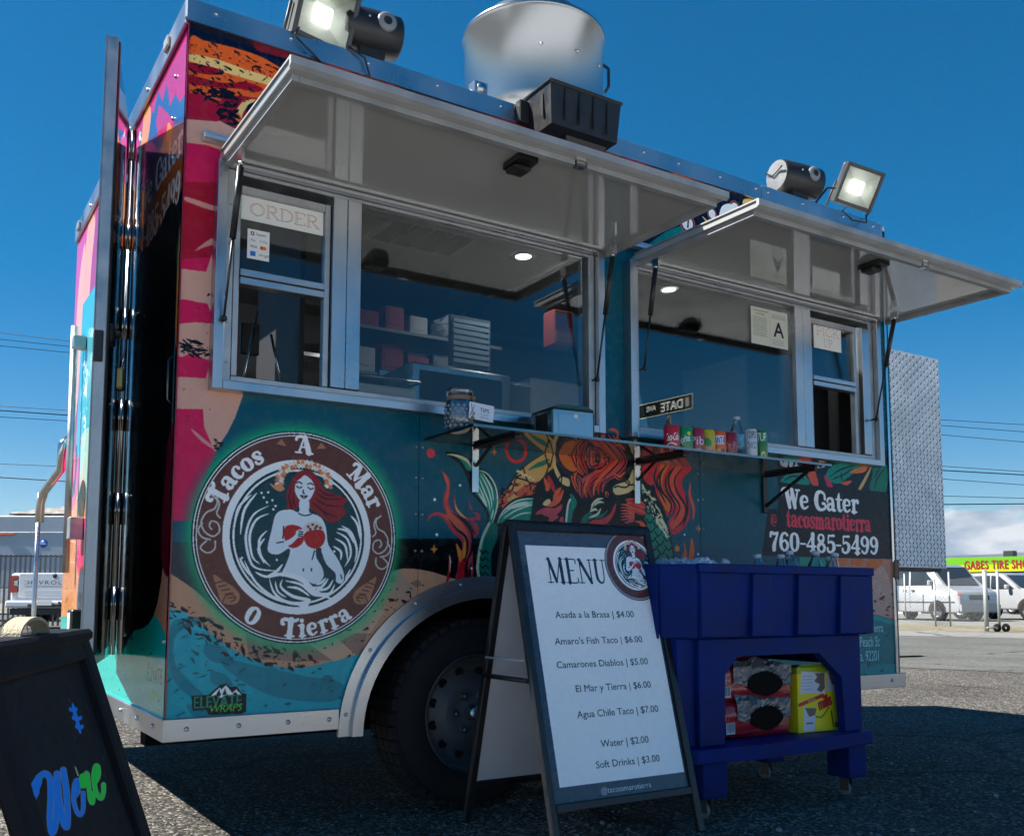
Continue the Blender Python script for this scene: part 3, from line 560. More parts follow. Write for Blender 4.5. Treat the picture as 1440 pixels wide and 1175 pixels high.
    for a, b, r_, cc_ in ((93, 100, .018, (214, 66, 82)), (125, 482, .006, WHITE), (335, 365, .005, WHITE), (142, 772, .006, WHITE), (430, 1050, .005, WHITE)): c.disc(a, b, r_, cc_)
    t = np.linspace(0, 2*np.pi, 24); c.ring(798, 75, .044, .014, (216, 50, 60))
    def star(a, b, s_, cc_): c.poly([(a, b-s_), (a+s_*.22, b-s_*.25), (a+s_*.75, b), (a+s_*.22, b+s_*.25), (a, b+s_), (a-s_*.22, b+s_*.25), (a-s_*.75, b), (a-s_*.22, b-s_*.25)], cc_, sm=False)
    star(618, 90, 36, (236, 130, 50)); star(120, 892, 44, (238, 150, 50))
    # --- bull head: curls, horns, eye
    c.tf = crop(760, 600, 5.874)
    OR2, RD2, PK = (236, 98, 62), (204, 50, 54), (206, 78, 92)
    c.poly([(130, 60), (600, 60), (780, 200), (820, 500), (880, 640), (900, 880), (1000, 1175), (0, 1175), (-60, 600), (40, 400), (130, 300)], OUT)
    for q in ([(105, 240), (130, 320), (170, 400), (235, 430), (238, 490), (180, 470), (130, 400), (105, 320)], [(600, 500), (640, 470), (720, 440), (760, 350), (790, 300), (830, 320), (820, 420), (780, 500), (720, 545), (640, 562), (605, 545)]): c.poly(q, (232, 208, 152))
    c.poly([(150, 230), (200, 330), (270, 370), (300, 340), (250, 260), (200, 200)], (222, 118, 56)); c.poly([(140, 230), (200, 350), (260, 390), (240, 400), (180, 360), (130, 260)], (28, 40, 58))
    for p in ([(150, 430), (175, 400), (170, 470)], [(610, 500), (640, 490), (700, 500), (740, 470), (720, 440)], [(700, 450), (740, 480), (770, 470)], [(760, 340), (790, 360), (830, 350)]): c.stroke(p, .006, OUT)
    hair = [[(300, 60), (270, 160), (290, 260), (300, 330), (360, 400)], [(360, 60), (320, 180), (345, 300), (390, 390)], [(420, 60), (400, 160), (430, 250), (420, 330)], [(500, 60), (540, 160), (520, 280), (470, 380), (360, 450), (340, 540), (360, 590)],
            [(470, 60), (470, 160), (510, 240), (540, 330), (480, 400), (400, 450), (370, 520), (385, 585)], [(560, 60), (610, 170), (600, 280), (530, 380), (440, 430), (400, 500), (430, 590)], [(600, 70), (660, 180), (640, 280), (570, 360), (500, 430), (450, 500), (440, 570)], [(640, 90), (700, 190), (690, 300), (620, 380), (540, 440), (510, 540)],
            [(260, 90), (235, 180), (270, 280), (290, 330)], [(220, 120), (210, 180), (240, 240)], [(255, 400), (280, 460), (310, 540)], [(270, 380), (330, 440), (330, 540), (350, 590)], [(300, 370), (290, 430), (310, 500)], [(540, 420), (490, 480), (480, 560)], [(600, 380), (650, 420), (700, 370)], [(390, 250), (410, 320), (470, 300)], [(540, 530), (550, 560), (535, 560)], [(440, 340), (500, 330), (560, 260)], [(330, 120), (380, 200), (370, 280)], [(440, 100), (450, 200), (490, 280)]]
    for i, p in enumerate(hair):
        c.stroke(p, .030 if i < 8 else .020, (OR2, RD2, OR2, PK)[i % 4], taper='both'); c.stroke([(a+6, b+8) for a, b in p], .006, OUT, taper='both')
    for p, cc_ in (([(190, 520), (150, 600), (90, 640), (20, 640)], OR2), ([(170, 500), (130, 560), (110, 630)], OR2), ([(180, 640), (120, 690), (30, 690), (-40, 720)], PK), ([(180, 660), (100, 720), (0, 710)], PK), ([(150, 740), (90, 760), (80, 810)], PK), ([(60, 400), (90, 470), (120, 540)], RD2), ([(30, 420), (60, 500), (40, 520)], OR2), ([(180, 740), (170, 810)], PK), ([(20, 640), (60, 620), (80, 600)], (232, 208, 152))): c.stroke(p, .022, cc_, taper='both')
    c.poly([(245, 550), (290, 590), (300, 640), (270, 700), (250, 800), (215, 800), (225, 700), (250, 620)], (16, 132, 120)); c.stroke([(245, 600), (225, 660), (210, 800)], .010, (220, 226, 210))
    c.poly([(330, 810), (350, 740), (400, 700), (440, 640), (520, 620), (450, 660), (420, 710), (500, 720), (560, 680), (510, 750), (420, 760), (370, 800)], (12, 110, 100))
    for p in ([(420, 700), (430, 640), (470, 600), (520, 590)], [(440, 650), (480, 620), (525, 625)], [(500, 670), (470, 720), (400, 750)], [(410, 700), (450, 680), (470, 690)]): c.stroke(p, .010, (224, 224, 190), taper='both')
    c.poly([(390, 810), (430, 770), (500, 760), (570, 720), (610, 650), (625, 620), (615, 700), (560, 790), (480, 825)], (206, 62, 70))
    for i in range(8): c.stroke([(700+i*4, 600+i*10), (780, 600+i*14), (850, 640+i*12), (872-i*4, 720)], .012, (OR2, RD2, PK)[i % 3], taper='both')
    for i in range(6): c.stroke([(660, 640+i*26), (720, 650+i*22), (770, 720+i*10), (740, 780), (690, 790)], .011, (OR2, PK)[i % 2], taper='both')
    for i in range(6): c.stroke([(780+i*10, 780), (840, 790+i*8), (885, 850)], .010, OR2, taper='both')
    # scaled back
    c.poly([(840, 480), (900, 560), (980, 680), (1050, 850), (1090, 1040), (1105, 1175), (900, 1175), (880, 1000), (880, 800), (860, 760), (885, 650), (840, 560)], (10, 132, 112))
    for j in range(7):
        for i in range(3): a, b = 890+i*60+j*12, 680+j*75+(i % 2)*34; c.stroke([(a-30, b), (a, b+38), (a+32, b+2)], .006, OUT)
    c.flakes([(835, 480), (870, 500), (980, 680), (1060, 880), (1040, 900), (940, 740), (870, 620)], (228, 220, 180), 150, .008, 40, -1.1); c.flakes([(835, 520), (900, 560), (1000, 760), (900, 680)], OUT, 60, .007, 41, -1.1)
    c.disc(905, 990, .018, (222, 96, 66)); c.disc(900, 990, .010, (90, 30, 50))
    # flames right
    for q, cc_ in (([(850, 320), (1000, 280), (1260, 290), (1240, 360), (1170, 440), (1190, 540), (1230, 640), (1230, 760), (1160, 860), (1090, 885), (1060, 790), (1110, 700), (1080, 720), (1050, 740), (1010, 650), (960, 560), (940, 480), (900, 480), (850, 420)], (210, 48, 62)),
                   ([(1100, 300), (1200, 300), (1130, 400), (1130, 520), (1190, 650), (1190, 760), (1120, 850), (1070, 800), (1140, 690), (1080, 560), (1060, 420)], (232, 84, 66)), ([(1000, 290), (1080, 290), (1020, 400), (1010, 500), (1070, 620), (1060, 700), (1010, 640), (970, 480)], (236, 110, 50)),
                   ([(1240, 460), (1245, 560), (1275, 660), (1270, 750), (1255, 760), (1255, 680), (1225, 580), (1225, 510)], (226, 84, 70)),
                   ([(1185, 945), (1210, 1040), (1220, 1080), (1235, 1010), (1245, 915), (1270, 980), (1270, 1060), (1240, 1175), (1130, 1175), (1150, 1100), (1185, 1030)], (236, 104, 56))): c.poly(q, cc_)
    for p in ([(1050, 300), (990, 400), (1000, 520), (1080, 640), (1060, 740)], [(1130, 300), (1060, 420), (1080, 540), (1150, 660), (1100, 780)], [(1180, 330), (1110, 430), (1130, 540), (1200, 660), (1180, 770), (1100, 850)], [(960, 330), (940, 420), (970, 520)], [(1010, 340), (965, 440), (990, 540), (1040, 640)], [(1090, 340), (1035, 440), (1050, 540), (1110, 640), (1090, 720)], [(1200, 560), (1215, 680), (1180, 820)]): c.stroke(p, .011, OUT, taper='both')
    star(1305, 840, 38, (226, 128, 96))
    for a, b, r_, cc_ in ((1130, 1003, .014, (232, 130, 60)), (1302, 602, .005, WHITE), (1190, 888, .005, WHITE), (1302, 1050, .005, WHITE), (785, 120, .010, CREAM)): c.disc(a, b, r_, cc_)
    c.stroke([(562, 30), (600, 22), (638, 50), (630, 100)], .016, (224, 96, 76), taper='both'); c.stroke([(505, 60), (510, 100)], .008, CORAL); c.stroke([(525, 60), (530, 100)], .008, CORAL)
    # --- right: leaves, black card with lettering
    c.tf = crop(960, 620, 4.5)
    c.poly([(600, 60), (1330, 60), (1330, 345), (600, 275)], (14, 34, 48), sm=False)
    for q, cc_ in (([(610, 85), (700, 90), (760, 130), (700, 130)], GREEN), ([(625, 240), (700, 180), (760, 200), (800, 275), (640, 262)], GREEN), ([(720, 95), (800, 100), (860, 270), (815, 272), (780, 190)], (224, 84, 66)), ([(860, 105), (915, 112), (900, 135), (862, 130)], (222, 168, 120)), ([(895, 215), (925, 230), (950, 290), (915, 285)], (206, 50, 84)),
                   ([(910, 200), (960, 150), (1060, 130), (1200, 135), (1120, 170), (1060, 220), (980, 270), (920, 240)], GREEN), ([(1060, 195), (1120, 165), (1170, 160), (1150, 195), (1090, 205)], (230, 120, 66)), ([(1200, 145), (1175, 220), (1130, 305), (1112, 300), (1150, 230)], (216, 170, 110)), ([(1210, 150), (1290, 150), (1285, 320), (1185, 310), (1200, 220)], (10, 120, 96)), ([(1000, 262), (1070, 250), (1040, 280)], (222, 96, 66))): c.poly(q, cc_)
    for p in ([(930, 225), (1000, 180), (1100, 150)], [(940, 245), (1020, 210), (1080, 170)], [(1280, 170), (1230, 240), (1210, 310)], [(1250, 160), (1215, 230)], [(640, 250), (700, 220), (770, 240)], [(1000, 200), (1010, 260)]): c.stroke(p, .008, (14, 34, 48), taper='both')
    c.poly([(610, 262), (1360, 330), (1360, 750), (500, 722), (540, 430), (600, 430)], (22, 26, 36), sm=False)
    c.poly([(920, 738), (1340, 746), (1340, 1500), (920, 1500)], (188, 132, 110), sm=False)
    c.poly([(740, 732), (930, 740), (930, 800), (740, 800)], GREEN, sm=False)
    for q in ([(930, 745), (1050, 742), (1020, 790), (950, 770)], [(1070, 745), (1150, 745), (1130, 790), (1050, 780)], [(1180, 745), (1270, 748), (1230, 850), (1130, 870), (1150, 790)]): c.poly(q, (206, 110, 66), sm=False)
    c.tf = crop(1040, 660, 3.67)
    c.poly([(560, 640), (660, 560), (740, 500), (790, 640), (790, 760), (700, 745), (600, 745)], (196, 160, 148)); c.flakes([(650, 560), (780, 580), (790, 740), (660, 720)], (110, 60, 54), 30, .008, 50)
    c.poly([(100, 745), (660, 745), (720, 752), (830, 790), (840, 1110), (100, 1110)], (8, 122, 132), sm=False); c.poly([(560, 745), (660, 750), (720, 758), (830, 795), (830, 812), (700, 775), (560, 765)], (6, 160, 158), sm=False)
    c.poly([(100, 1020), (840, 1000), (840, 1120), (100, 1120)], (8, 150, 154), sm=False); c.flakes([(600, 780), (800, 800), (800, 1060), (600, 1060)], (6, 70, 84), 50, .009, 51)
    c.tf = None
    W3, RP = (255, 255, 255), (226, 56, 84)
    x0, z0 = wp(1102, 711); x1, z1 = wp(1212, 721); rt_ = math.atan2(z1-z0, x1-x0)
    c.retro('We Cater', 2.72, 1.172, .092, W3, rot=0, sx=1.08, wt=1.22)
    c.retro('@', 2.64, 1.085, .062, RP, sx=.8, wt=.9); c.retro('tacosmarotierra', 2.745, 1.083, .082, RP, sx=.785, wt=1.1)
    c.retro('760-485-5499', 2.63, .972, .088, W3, sx=1.1, wt=1.15)
    # hand-lettered address
    for s_, (u, v), h in (('Tacos a Mar o Tierra', (1242, 888), .046), ('47 711 Peach St', (1237, 908), .052), ('Indio Ca. 92201', (1236, 928), .052)):
        q = wp(u, v); c.text(s_, q[0], q[1], h, (176, 232, 232), 'R', sx=.62, bold=.004)
    # wrap fitter's mark
    c.tf = crop(240, 960, 12)
    c.poly([(350, 215), (640, 195), (820, 40), (930, 5), (1010, 60), (1120, 60), (1200, 170), (1280, 180), (1270, 480), (1180, 520), (640, 530), (600, 440), (370, 465)], (8, 22, 30), sm=False)
    c.poly([(675, 215), (825, 70), (860, 100), (935, 30), (1040, 160), (1110, 100), (1195, 195), (1110, 185), (930, 205), (850, 250), (800, 250), (790, 200)], WHITE, sm=False)
    for q in ([(770, 190), (830, 90), (830, 150), (850, 200), (800, 220)], [(870, 195), (920, 90), (940, 180), (980, 190)], [(1040, 185), (1090, 150), (1130, 190)]): c.poly(q, (20, 24, 36), sm=False)
    a0 = wp(240+375/12, 960+430/12); c.tf = None
    c.text('ELEVATE', a0[0], a0[1], .0385, (20, 150, 120), 'L', bold=.035, sx=.74)
    a0 = wp(240+640/12, 960+495/12); c.text('WRAPS', a0[0], a0[1], .024, (96, 200, 76), 'L', bold=.03, sx=.95, shear=.2)
    return c

def paint_end():
    """left end wall: x = distance from the front corner, z"""
    c = Cv(0, TW, ZB, ZT, 420, (184, 40, 108))
    NB = (52, 92, 146)
    c.poly([(.0, 2.37), (.10, 2.38), (.16, 2.44), (.24, 2.43), (.30, 2.54), (.36, 2.50), (.44, 2.58), (.5, 2.52), (.62, 2.60), (.70, 2.54), (.80, 2.56), (.9, 2.5), (1.2, 2.5), (1.6, 2.2), (1.6, 1.0), (0, 1.0)], NB, sm=False)
    c.poly([(.30, 2.44), (.42, 2.52), (.46, 2.47), (.40, 2.38), (.24, 2.30), (.16, 2.34)], (184, 40, 108), sm=False)
    c.poly([(.55, 2.55), (.66, 2.62), (.72, 2.5), (.80, 2.40), (.84, 2.2), (.74, 2.26), (.68, 2.38), (.60, 2.44)], (236, 150, 84)); c.poly([(.74, 2.50), (.80, 2.55), (.86, 2.45), (.80, 2.36)], (210, 90, 160))
    c.poly([(.20, 2.33), (.26, 2.38), (.28, 2.32), (.22, 2.26)], (244, 140, 96))
    c.poly([(0, 2.16), (.3, 2.20), (.6, 2.12), (.82, 2.16), (.82, 2.07), (.5, 2.02), (0, 2.06)], (190, 96, 44))
    c.poly([(0, 2.06), (.5, 2.02), (.9, 2.07), (1.0, 1.2), (0, 1.2)], (10, 16, 26), sm=False)
    c.flakes([(0, 2.5), (.6, 2.6), (.6, 2.65), (0, 2.65)], (120, 60, 120), 40, .006, 60, 1.2)
    c.retro('We Cater', .70, 2.19, .11, (236, 238, 240), sx=-1.1); c.retro('760-485-5499', .80, 2.03, .11, (226, 228, 230), sx=-.85)
    c.poly([(0, 1.9), (.06, 1.88), (.08, 1.6), (.05, 1.45), (.09, 1.3), (0, 1.25)], (12, 110, 96)); c.poly([(0, 1.98), (.04, 1.9), (.05, 1.62), (0, 1.5)], (230, 140, 60))
    c.poly([(0, 1.30), (1.0, 1.30), (1.0, .75), (0, .75)], (150, 14, 50), sm=False); c.poly([(.2, .9), (.5, 1.1), (.9, 1.0), (1.0, .6), (.2, .6)], (200, 130, 90))
    c.poly([(0, .85), (.4, .95), (.8, .9), (1.0, .7), (1.0, .3), (0, .3)], (204, 140, 110)); c.poly([(0, .60), (.3, .72), (.6, .7), (.9, .72), (TW, .66), (TW, .3), (0, .3)], (0, 186, 176))
    c.text('ELEVATE', .17, .485, .05, (30, 100, 80), 'C', bold=.03, sx=-.8); c.text('WRAPS', .17, .43, .032, (110, 190, 60), 'C', bold=.03, sx=-.8)
    # rear stretch past the door
    c.poly([(1.7, 2.66), (TW, 2.66), (TW, 1.9), (2.1, 1.95), (2.0, 2.3), (1.9, 2.1), (1.8, 2.4)], (226, 70, 150), sm=False)
    c.poly([(1.75, 2.55), (1.95, 2.6), (2.05, 2.3), (2.0, 2.0), (1.85, 2.1), (1.80, 2.35)], (242, 170, 140)); c.poly([(2.02, 2.5), (2.2, 2.3), (2.2, 1.7), (2.05, 1.75)], (244, 176, 150))
    c.poly([(1.2, 2.2), (2.02, 2.2), (2.04, 1.2), (1.2, 1.2)], (70, 176, 190), sm=False); c.poly([(1.6, 1.5), (1.9, 1.5), (1.95, 1.15), (1.6, 1.2)], (170, 210, 190)); c.flakes([(1.75, 1.4), (1.95, 1.6), (1.95, 1.95), (1.8, 1.9)], (236, 240, 230), 60, .02, 61, 1.2)
    c.poly([(1.6, 1.2), (TW, 1.25), (TW, .66), (1.6, .66)], (224, 150, 90), sm=False)
    c.poly([(1.68, 1.25), (1.80, 1.3), (1.9, 1.2), (1.80, 1.1), (1.70, 1.13)], (30, 60, 60)); c.poly([(1.62, 1.10), (1.80, 1.08), (1.86, .92), (1.72, .84), (1.62, .9)], (228, 44, 110)); c.poly([(1.6, .86), (1.75, .88), (1.80, .7), (1.7, .66), (1.6, .7)], (60, 66, 74)); c.poly([(1.9, 1.4), (TW, 1.5), (TW, 1.2), (2.0, 1.2)], (226, 60, 120))
    c.flakes([(1.6, .66), (TW, .66), (TW, 1.2), (1.6, 1.2)], (120, 70, 40), 60, .01, 62, 1.3)
    c.poly([(.10, 2.02), (.5, 1.98), (.86, 2.03), (.86, .66), (.5, .64), (.16, .74), (.06, 1.2)], (7, 8, 12)); c.poly([(0, 1.2), (.10, 1.25), (.14, .9), (0, .84)], (96, 10, 34))  # near-black fill paints the open door's shade into the print
    c.flakes([(0, .35), (.8, .35), (.8, .7), (0, .6)], (0, 110, 110), 60, .007, 63)
    return c
# ------------------------------------------------------------------ materials
ALU = mat('brushed_aluminium', (.50, .52, .55), .30, 1.0, var=.10, vscale=3, bump=.01, bscale=60)
ALU_D = mat('weathered_aluminium', (.45, .47, .49), .46, 1.0, var=.22, vscale=14, bump=.05, bscale=90)
STEEL = mat('stainless_steel', (.6, .6, .6), .22, 1.0, var=.1)
CHROME = mat('polished_steel', (.72, .72, .73), .09, 1.0, var=.08, vscale=4)
BLK = mat('black_plastic', (.012, .012, .013), .42, var=.3, vscale=20, bump=.05, bscale=200)
BLKM = mat('black_painted_metal', (.014, .014, .016), .36, var=.3, vscale=12)
RUBBER = mat('tyre_rubber', (.009, .009, .010), .85, var=.3, vscale=10, bump=.12, bscale=70)
WHITEP = mat('white_painted_panel', (.62, .62, .60), .2, var=.05, vscale=3, coat=.3)
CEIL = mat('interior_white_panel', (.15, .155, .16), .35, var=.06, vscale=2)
PAPER = mat('white_paper', (.78, .78, .76), .7, var=.03)
GLASS = glass('window_glass', (.74, .76, .76), .5)
ACRYL = glass('smoked_acrylic', (.42, .40, .40), .55)
CLEARP = glass('clear_plastic', (.86, .9, .94), 1.0, .08)
SCREW = mat('screw_steel', (.55, .56, .58), .3, 1.0)

def print_mat(name, img, rough=.2, coat=.0, spec=.25, wav=.012, alpha=False):
    m = bpy.data.materials.new(name); m.use_nodes = True; nt = m.node_tree; b = nt.nodes['Principled BSDF']
    t = nt.nodes.new('ShaderNodeTexImage'); t.image = img; t.interpolation = 'Cubic'; t.extension = 'EXTEND'
    tc = nt.nodes.new('ShaderNodeTexCoord')
    n = nt.nodes.new('ShaderNodeTexNoise'); n.inputs['Scale'].default_value = 2.2; n.inputs['Detail'].default_value = 3; nt.links.new(tc.outputs['Object'], n.inputs[0])
    n2 = nt.nodes.new('ShaderNodeTexNoise'); n2.inputs['Scale'].default_value = 26; n2.inputs['Detail'].default_value = 8; nt.links.new(tc.outputs['Object'], n2.inputs[0])
    # faint road dust
    r = ramp(nt, [(.5, 0), (.8, .05)], n2.outputs[0]); mx = nt.nodes.new('ShaderNodeMix'); mx.data_type = 'RGBA'; mx.inputs[7].default_value = (.3, .27, .23, 1)
    nt.links.new(r.outputs[0], mx.inputs[0]); nt.links.new(t.outputs[0], mx.inputs[6]); nt.links.new(mx.outputs[2], b.inputs['Base Color'])
    rr = ramp(nt, [(.35, rough), (.7, rough+.14)], n2.outputs[0]); nt.links.new(rr.outputs[0], b.inputs['Roughness'])
    bp = nt.nodes.new('ShaderNodeBump'); bp.inputs['Strength'].default_value = 1; bp.inputs['Distance'].default_value = wav; nt.links.new(n.outputs[0], bp.inputs['Height']); nt.links.new(bp.outputs[0], b.inputs['Normal'])
    b.inputs['Specular IOR Level'].default_value = spec; b.inputs['Coat Weight'].default_value = coat; b.inputs['Coat Roughness'].default_value = .03
    return m

# ------------------------------------------------------------------ ground
def ground_mat(name, cols, agg=260, bump=.5, stain=.5):
    m = bpy.data.materials.new(name); m.use_nodes = True; nt = m.node_tree; b = nt.nodes['Principled BSDF']; b.inputs['Roughness'].default_value = .92; b.inputs['Specular IOR Level'].default_value = .2
    tc = nt.nodes.new('ShaderNodeTexCoord')
    v = nt.nodes.new('ShaderNodeTexVoronoi'); v.inputs['Scale'].default_value = agg; nt.links.new(tc.outputs['Object'], v.inputs[0])
    n = nt.nodes.new('ShaderNodeTexNoise'); n.inputs['Scale'].default_value = agg*.35; n.inputs['Detail'].default_value = 5; nt.links.new(tc.outputs['Object'], n.inputs[0])
    big = nt.nodes.new('ShaderNodeTexNoise'); big.inputs['Scale'].default_value = .7; big.inputs['Detail'].default_value = 8; nt.links.new(tc.outputs['Object'], big.inputs[0])
    sepc = nt.nodes.new('ShaderNodeSeparateColor'); nt.links.new(v.outputs['Color'], sepc.inputs[0])
    r = ramp(nt, [(0, cols[0]), (.45, cols[1]), (.85, cols[2]), (1, cols[3])], sepc.outputs[0])
    mx = nt.nodes.new('ShaderNodeMix'); mx.data_type = 'RGBA'; mx.blend_type = 'MULTIPLY'; mx.inputs[0].default_value = stain
    rb = ramp(nt, [(.3, .55), (.7, 1.25)], big.outputs[0]); nt.links.new(r.outputs[0], mx.inputs[6]); nt.links.new(rb.outputs[0], mx.inputs[7])
    nt.links.new(mx.outputs[2], b.inputs['Base Color'])
    h = mth(nt, 'SUBTRACT', n.outputs[0], v.outputs['Distance'])
    wn = nt.nodes.new('ShaderNodeTexNoise'); wn.inputs['Scale'].default_value = 2.2; wn.inputs['Detail'].default_value = 6; nt.links.new(tc.outputs['Object'], wn.inputs[0])
    wa = nt.nodes.new('ShaderNodeVectorMath'); wa.operation = 'MULTIPLY_ADD'; nt.links.new(wn.outputs['Color'], wa.inputs[0]); wa.inputs[1].default_value = (.6, .6, 0); nt.links.new(tc.outputs['Object'], wa.inputs[2])
    cv_ = nt.nodes.new('ShaderNodeTexVoronoi'); cv_.feature = 'DISTANCE_TO_EDGE'; cv_.inputs['Scale'].default_value = .42; nt.links.new(wa.outputs[0], cv_.inputs[0])
    ck = ramp(nt, [(0, .25), (.004, .45), (.011, 1)], cv_.outputs['Distance']); m2 = nt.nodes.new('ShaderNodeMix'); m2.data_type = 'RGBA'; m2.blend_type = 'MULTIPLY'; m2.inputs[0].default_value = .85
    nt.links.new(mx.outputs[2], m2.inputs[6]); nt.links.new(ck.outputs[0], m2.inputs[7]); nt.links.new(m2.outputs[2], b.inputs['Base Color'])
    bp = nt.nodes.new('ShaderNodeBump'); bp.inputs['Strength'].default_value = bump; bp.inputs['Distance'].default_value = .006; nt.links.new(h, bp.inputs['Height']); nt.links.new(bp.outputs[0], b.inputs['Normal'])
    return m
ASPH = ground_mat('coarse_asphalt', [(.018, .017, .015), (.058, .054, .048), (.15, .137, .12), (.36, .33, .29)], 95, 1.0, .75)
ROADM = ground_mat('grey_worn_road', [(.085, .085, .078), (.105, .105, .097), (.125, .123, .113), (.16, .16, .148)], 40, .3, .4)
PAVEM = ground_mat('pale_concrete_lot', [(.17, .168, .155), (.20, .198, .183), (.225, .222, .205), (.26, .255, .24)], 20, .2, .35)
SANDM = ground_mat('dry_sandy_verge', [(.17, .15, .10), (.22, .19, .13), (.26, .23, .16), (.18, .19, .10)], 30, .6, .6)
def sheet(name, pts, z, m):
    b = MB(); b.face([(x, y, z) for x, y in pts]); return b.build(name, m, kind='structure', recalc=False)
sheet('ground', [(-1780, -1780), (1780, -1780), (1780, 1780), (-1780, 1780)], 0, ASPH)
sheet('road', [(13.4, -300), (27.0, -300), (15.6+9, 400), (13.4+1, 400)], .004, ROADM) if False else None
# the road and the lot beyond lie across the view to the right
def gpt(u, v): p = onplane(u, v, 2, 0.0); return (p[0], p[1])
def dirline(p, d, t): return (p[0]+d[0]*t, p[1]+d[1]*t)
pA = gpt(1262, 938); pB = gpt(1440, 946); dr = Vector((pB[0]-pA[0], pB[1]-pA[1])).normalized()
nr = Vector((-dr.y, dr.x)); nr = nr if nr.x > 0 else -nr
def strip(name, s0, s1, z, m, lo_=-120, hi=120):
    a = Vector(pA)
    q = [a+nr*s0+dr*lo_, a+nr*s0+dr*hi, a+nr*s1+dr*hi, a+nr*s1+dr*lo_]
    return sheet(name, [(p.x, p.y) for p in q], z, m)
strip('road', 0, 9.5, .004, ROADM); strip('pavement', 9.5, 13.0, .008, PAVEM); strip('verge', 13.0, 18.5, .012, SANDM); strip('parking_lot', 18.5, 70, .008, PAVEM)
sheet('bounce_lot', [(-60, -4.6), (60, -4.6), (60, -70), (-60, -70)], .004, ground_mat('bounce_concrete', [(.50, .50, .49), (.54, .54, .53), (.58, .58, .57), (.62, .62, .61)], 20, .2, .3))  # unseen pale lot added behind the camera to bounce light onto the trailer
# loose grit on the asphalt close to the camera
gb = MB(); rg = random.Random(3)
base = bmesh.new(); bmesh.ops.create_icosphere(base, subdivisions=1, radius=1); bv = [v.co.copy() for v in base.verts]; bf = [[v.index for v in f.verts] for f in base.faces]; base.free()
V, F = [], []
for i in range(9000):
    a = rg.random(); x = rg.uniform(-2.6, 3.6); y = rg.uniform(-2.2, 2.6)
    if x > 0.1 and y > .4: continue
    s_ = rg.uniform(.0018, .0056)*(2.1 if rg.random() < .05 else 1); k = len(V); an = rg.random()*6.28
    ca, sa = math.cos(an), math.sin(an); ex = rg.uniform(.7, 1.5)
    for v in bv: 
        px, py, pz = v.x*ex*s_*rg.uniform(.8, 1.2), v.y*s_, v.z*s_*.7; V.append((x+px*ca-py*sa, y+px*sa+py*ca, pz+s_*.35))
    F += [[k+j for j in f] for f in bf]
me = bpy.data.meshes.new('gravel'); me.from_pydata(V, [], F)
gm = bpy.data.materials.new('grit_stone'); gm.use_nodes = True; nt = gm.node_tree; b = nt.nodes['Principled BSDF']; b.inputs['Roughness'].default_value = .9
g_ = nt.nodes.new('ShaderNodeNewGeometry'); r = ramp(nt, [(0, (.05, .047, .042)), (.6, (.16, .15, .13)), (1, (.42, .39, .34))], g_.outputs['Random Per Island']); nt.links.new(r.outputs[0], b.inputs['Base Color'])
STAIN_SHADOW = mat('stain_and_shadow', (.012, .012, .013), .55, var=.4, vscale=6)
for i, (sx_, sy_, sr_) in enumerate(((-1.4, 3.2, .35), (.4, -1.9, .3), (10.4, 4.9, .35))):  # the road patch stands in for a cast shadow, the others are oil
    ob_ = MB(); ob_.face([(sx_+sr_*(1+.35*math.sin(3*a_+i)+.2*math.sin(7*a_))*math.cos(a_), sy_+sr_*.6*(1+.3*math.sin(2*a_+i))*math.sin(a_), .004) for a_ in [k_*math.pi/20 for k_ in range(40)]]); ob_.build('stain_and_shadow', STAIN_SHADOW, kind='structure', recalc=False)
o = link('gravel', me, gm, kind='stuff', label='loose grit scattered over the dark asphalt around the trailer', category='gravel')

# ------------------------------------------------------------------ the food trailer
T = empty('food_trailer', 'food trailer with teal and magenta sea mural, two raised serving hatches', 'food trailer')
side_img = paint_side().image('side_wrap'); end_img = paint_end().image('end_wrap')
SIDE = print_mat('printed_side_wrap', side_img, wav=.006); END = print_mat('printed_end_wrap', end_img, .07, .5, wav=.005)
WX = [(.13, 1.615), (1.815, 3.385)]; WZ0, WZ1 = 1.43, 2.142           # window openings
AX, AZ, ARX, ARZ = 1.13, .296, .57, .53                            # wheel arch
def arch(x, k=0.0):
    t = (x-AX)/(ARX-k); return AZ+(ARZ-k)*math.sqrt(max(0, 1-t*t)) if abs(t) < 1 else -9
def wall_grid(xa, xb, y, m, name, flip=False, uv=True, th=None):
    xs = {xa, xb}
    for a, b_ in WX: xs |= {a, b_}
    xs |= {AX-ARX+2*ARX*(1-math.cos(math.pi*i/36))/2 for i in range(37)}
    xs = sorted(x for x in xs if xa-1e-9 <= x <= xb+1e-9); B = MB()
    for x0, x1 in zip(xs, xs[1:]):
        if x1-x0 < 1e-6: continue
        mid = (x0+x1)/2; l0, l1 = max(ZB, arch(x0)), max(ZB, arch(x1))
        if arch(mid) < 0: l0 = l1 = ZB
        win = any(a < mid < b_ for a, b_ in WX)
        for (a0, a1, b0, b1) in ([(l0, l1, WZ0, WZ0), (WZ1, WZ1, ZT-.02, ZT-.02)] if win else [(l0, l1, ZT-.02, ZT-.02)]):
            q = [(x0, y, a0), (x1, y, a1), (x1, y, b1), (x0, y, b0)]; B.face(q[::-1] if flip else q)
    bmesh.ops.remove_doubles(B.bm, verts=B.bm.verts, dist=1e-5)
    if th:
        ge = bmesh.ops.extrude_face_region(B.bm, geom=list(B.bm.faces))
        for v in [g for g in ge['geom'] if isinstance(g, bmesh.types.BMVert)]: v.co.y += th
    o = B.build(name, m, T)
    if uv: uv_planar(o, lambda p: (p.x/TL, (p.z-ZB)/(ZT-ZB)))
    return o
for i, (a, b_) in enumerate(((0, .846), (.8485, 2.2055), (2.208, TL))): wall_grid(a, b_, 0, SIDE, 'side_panel', th=.03)
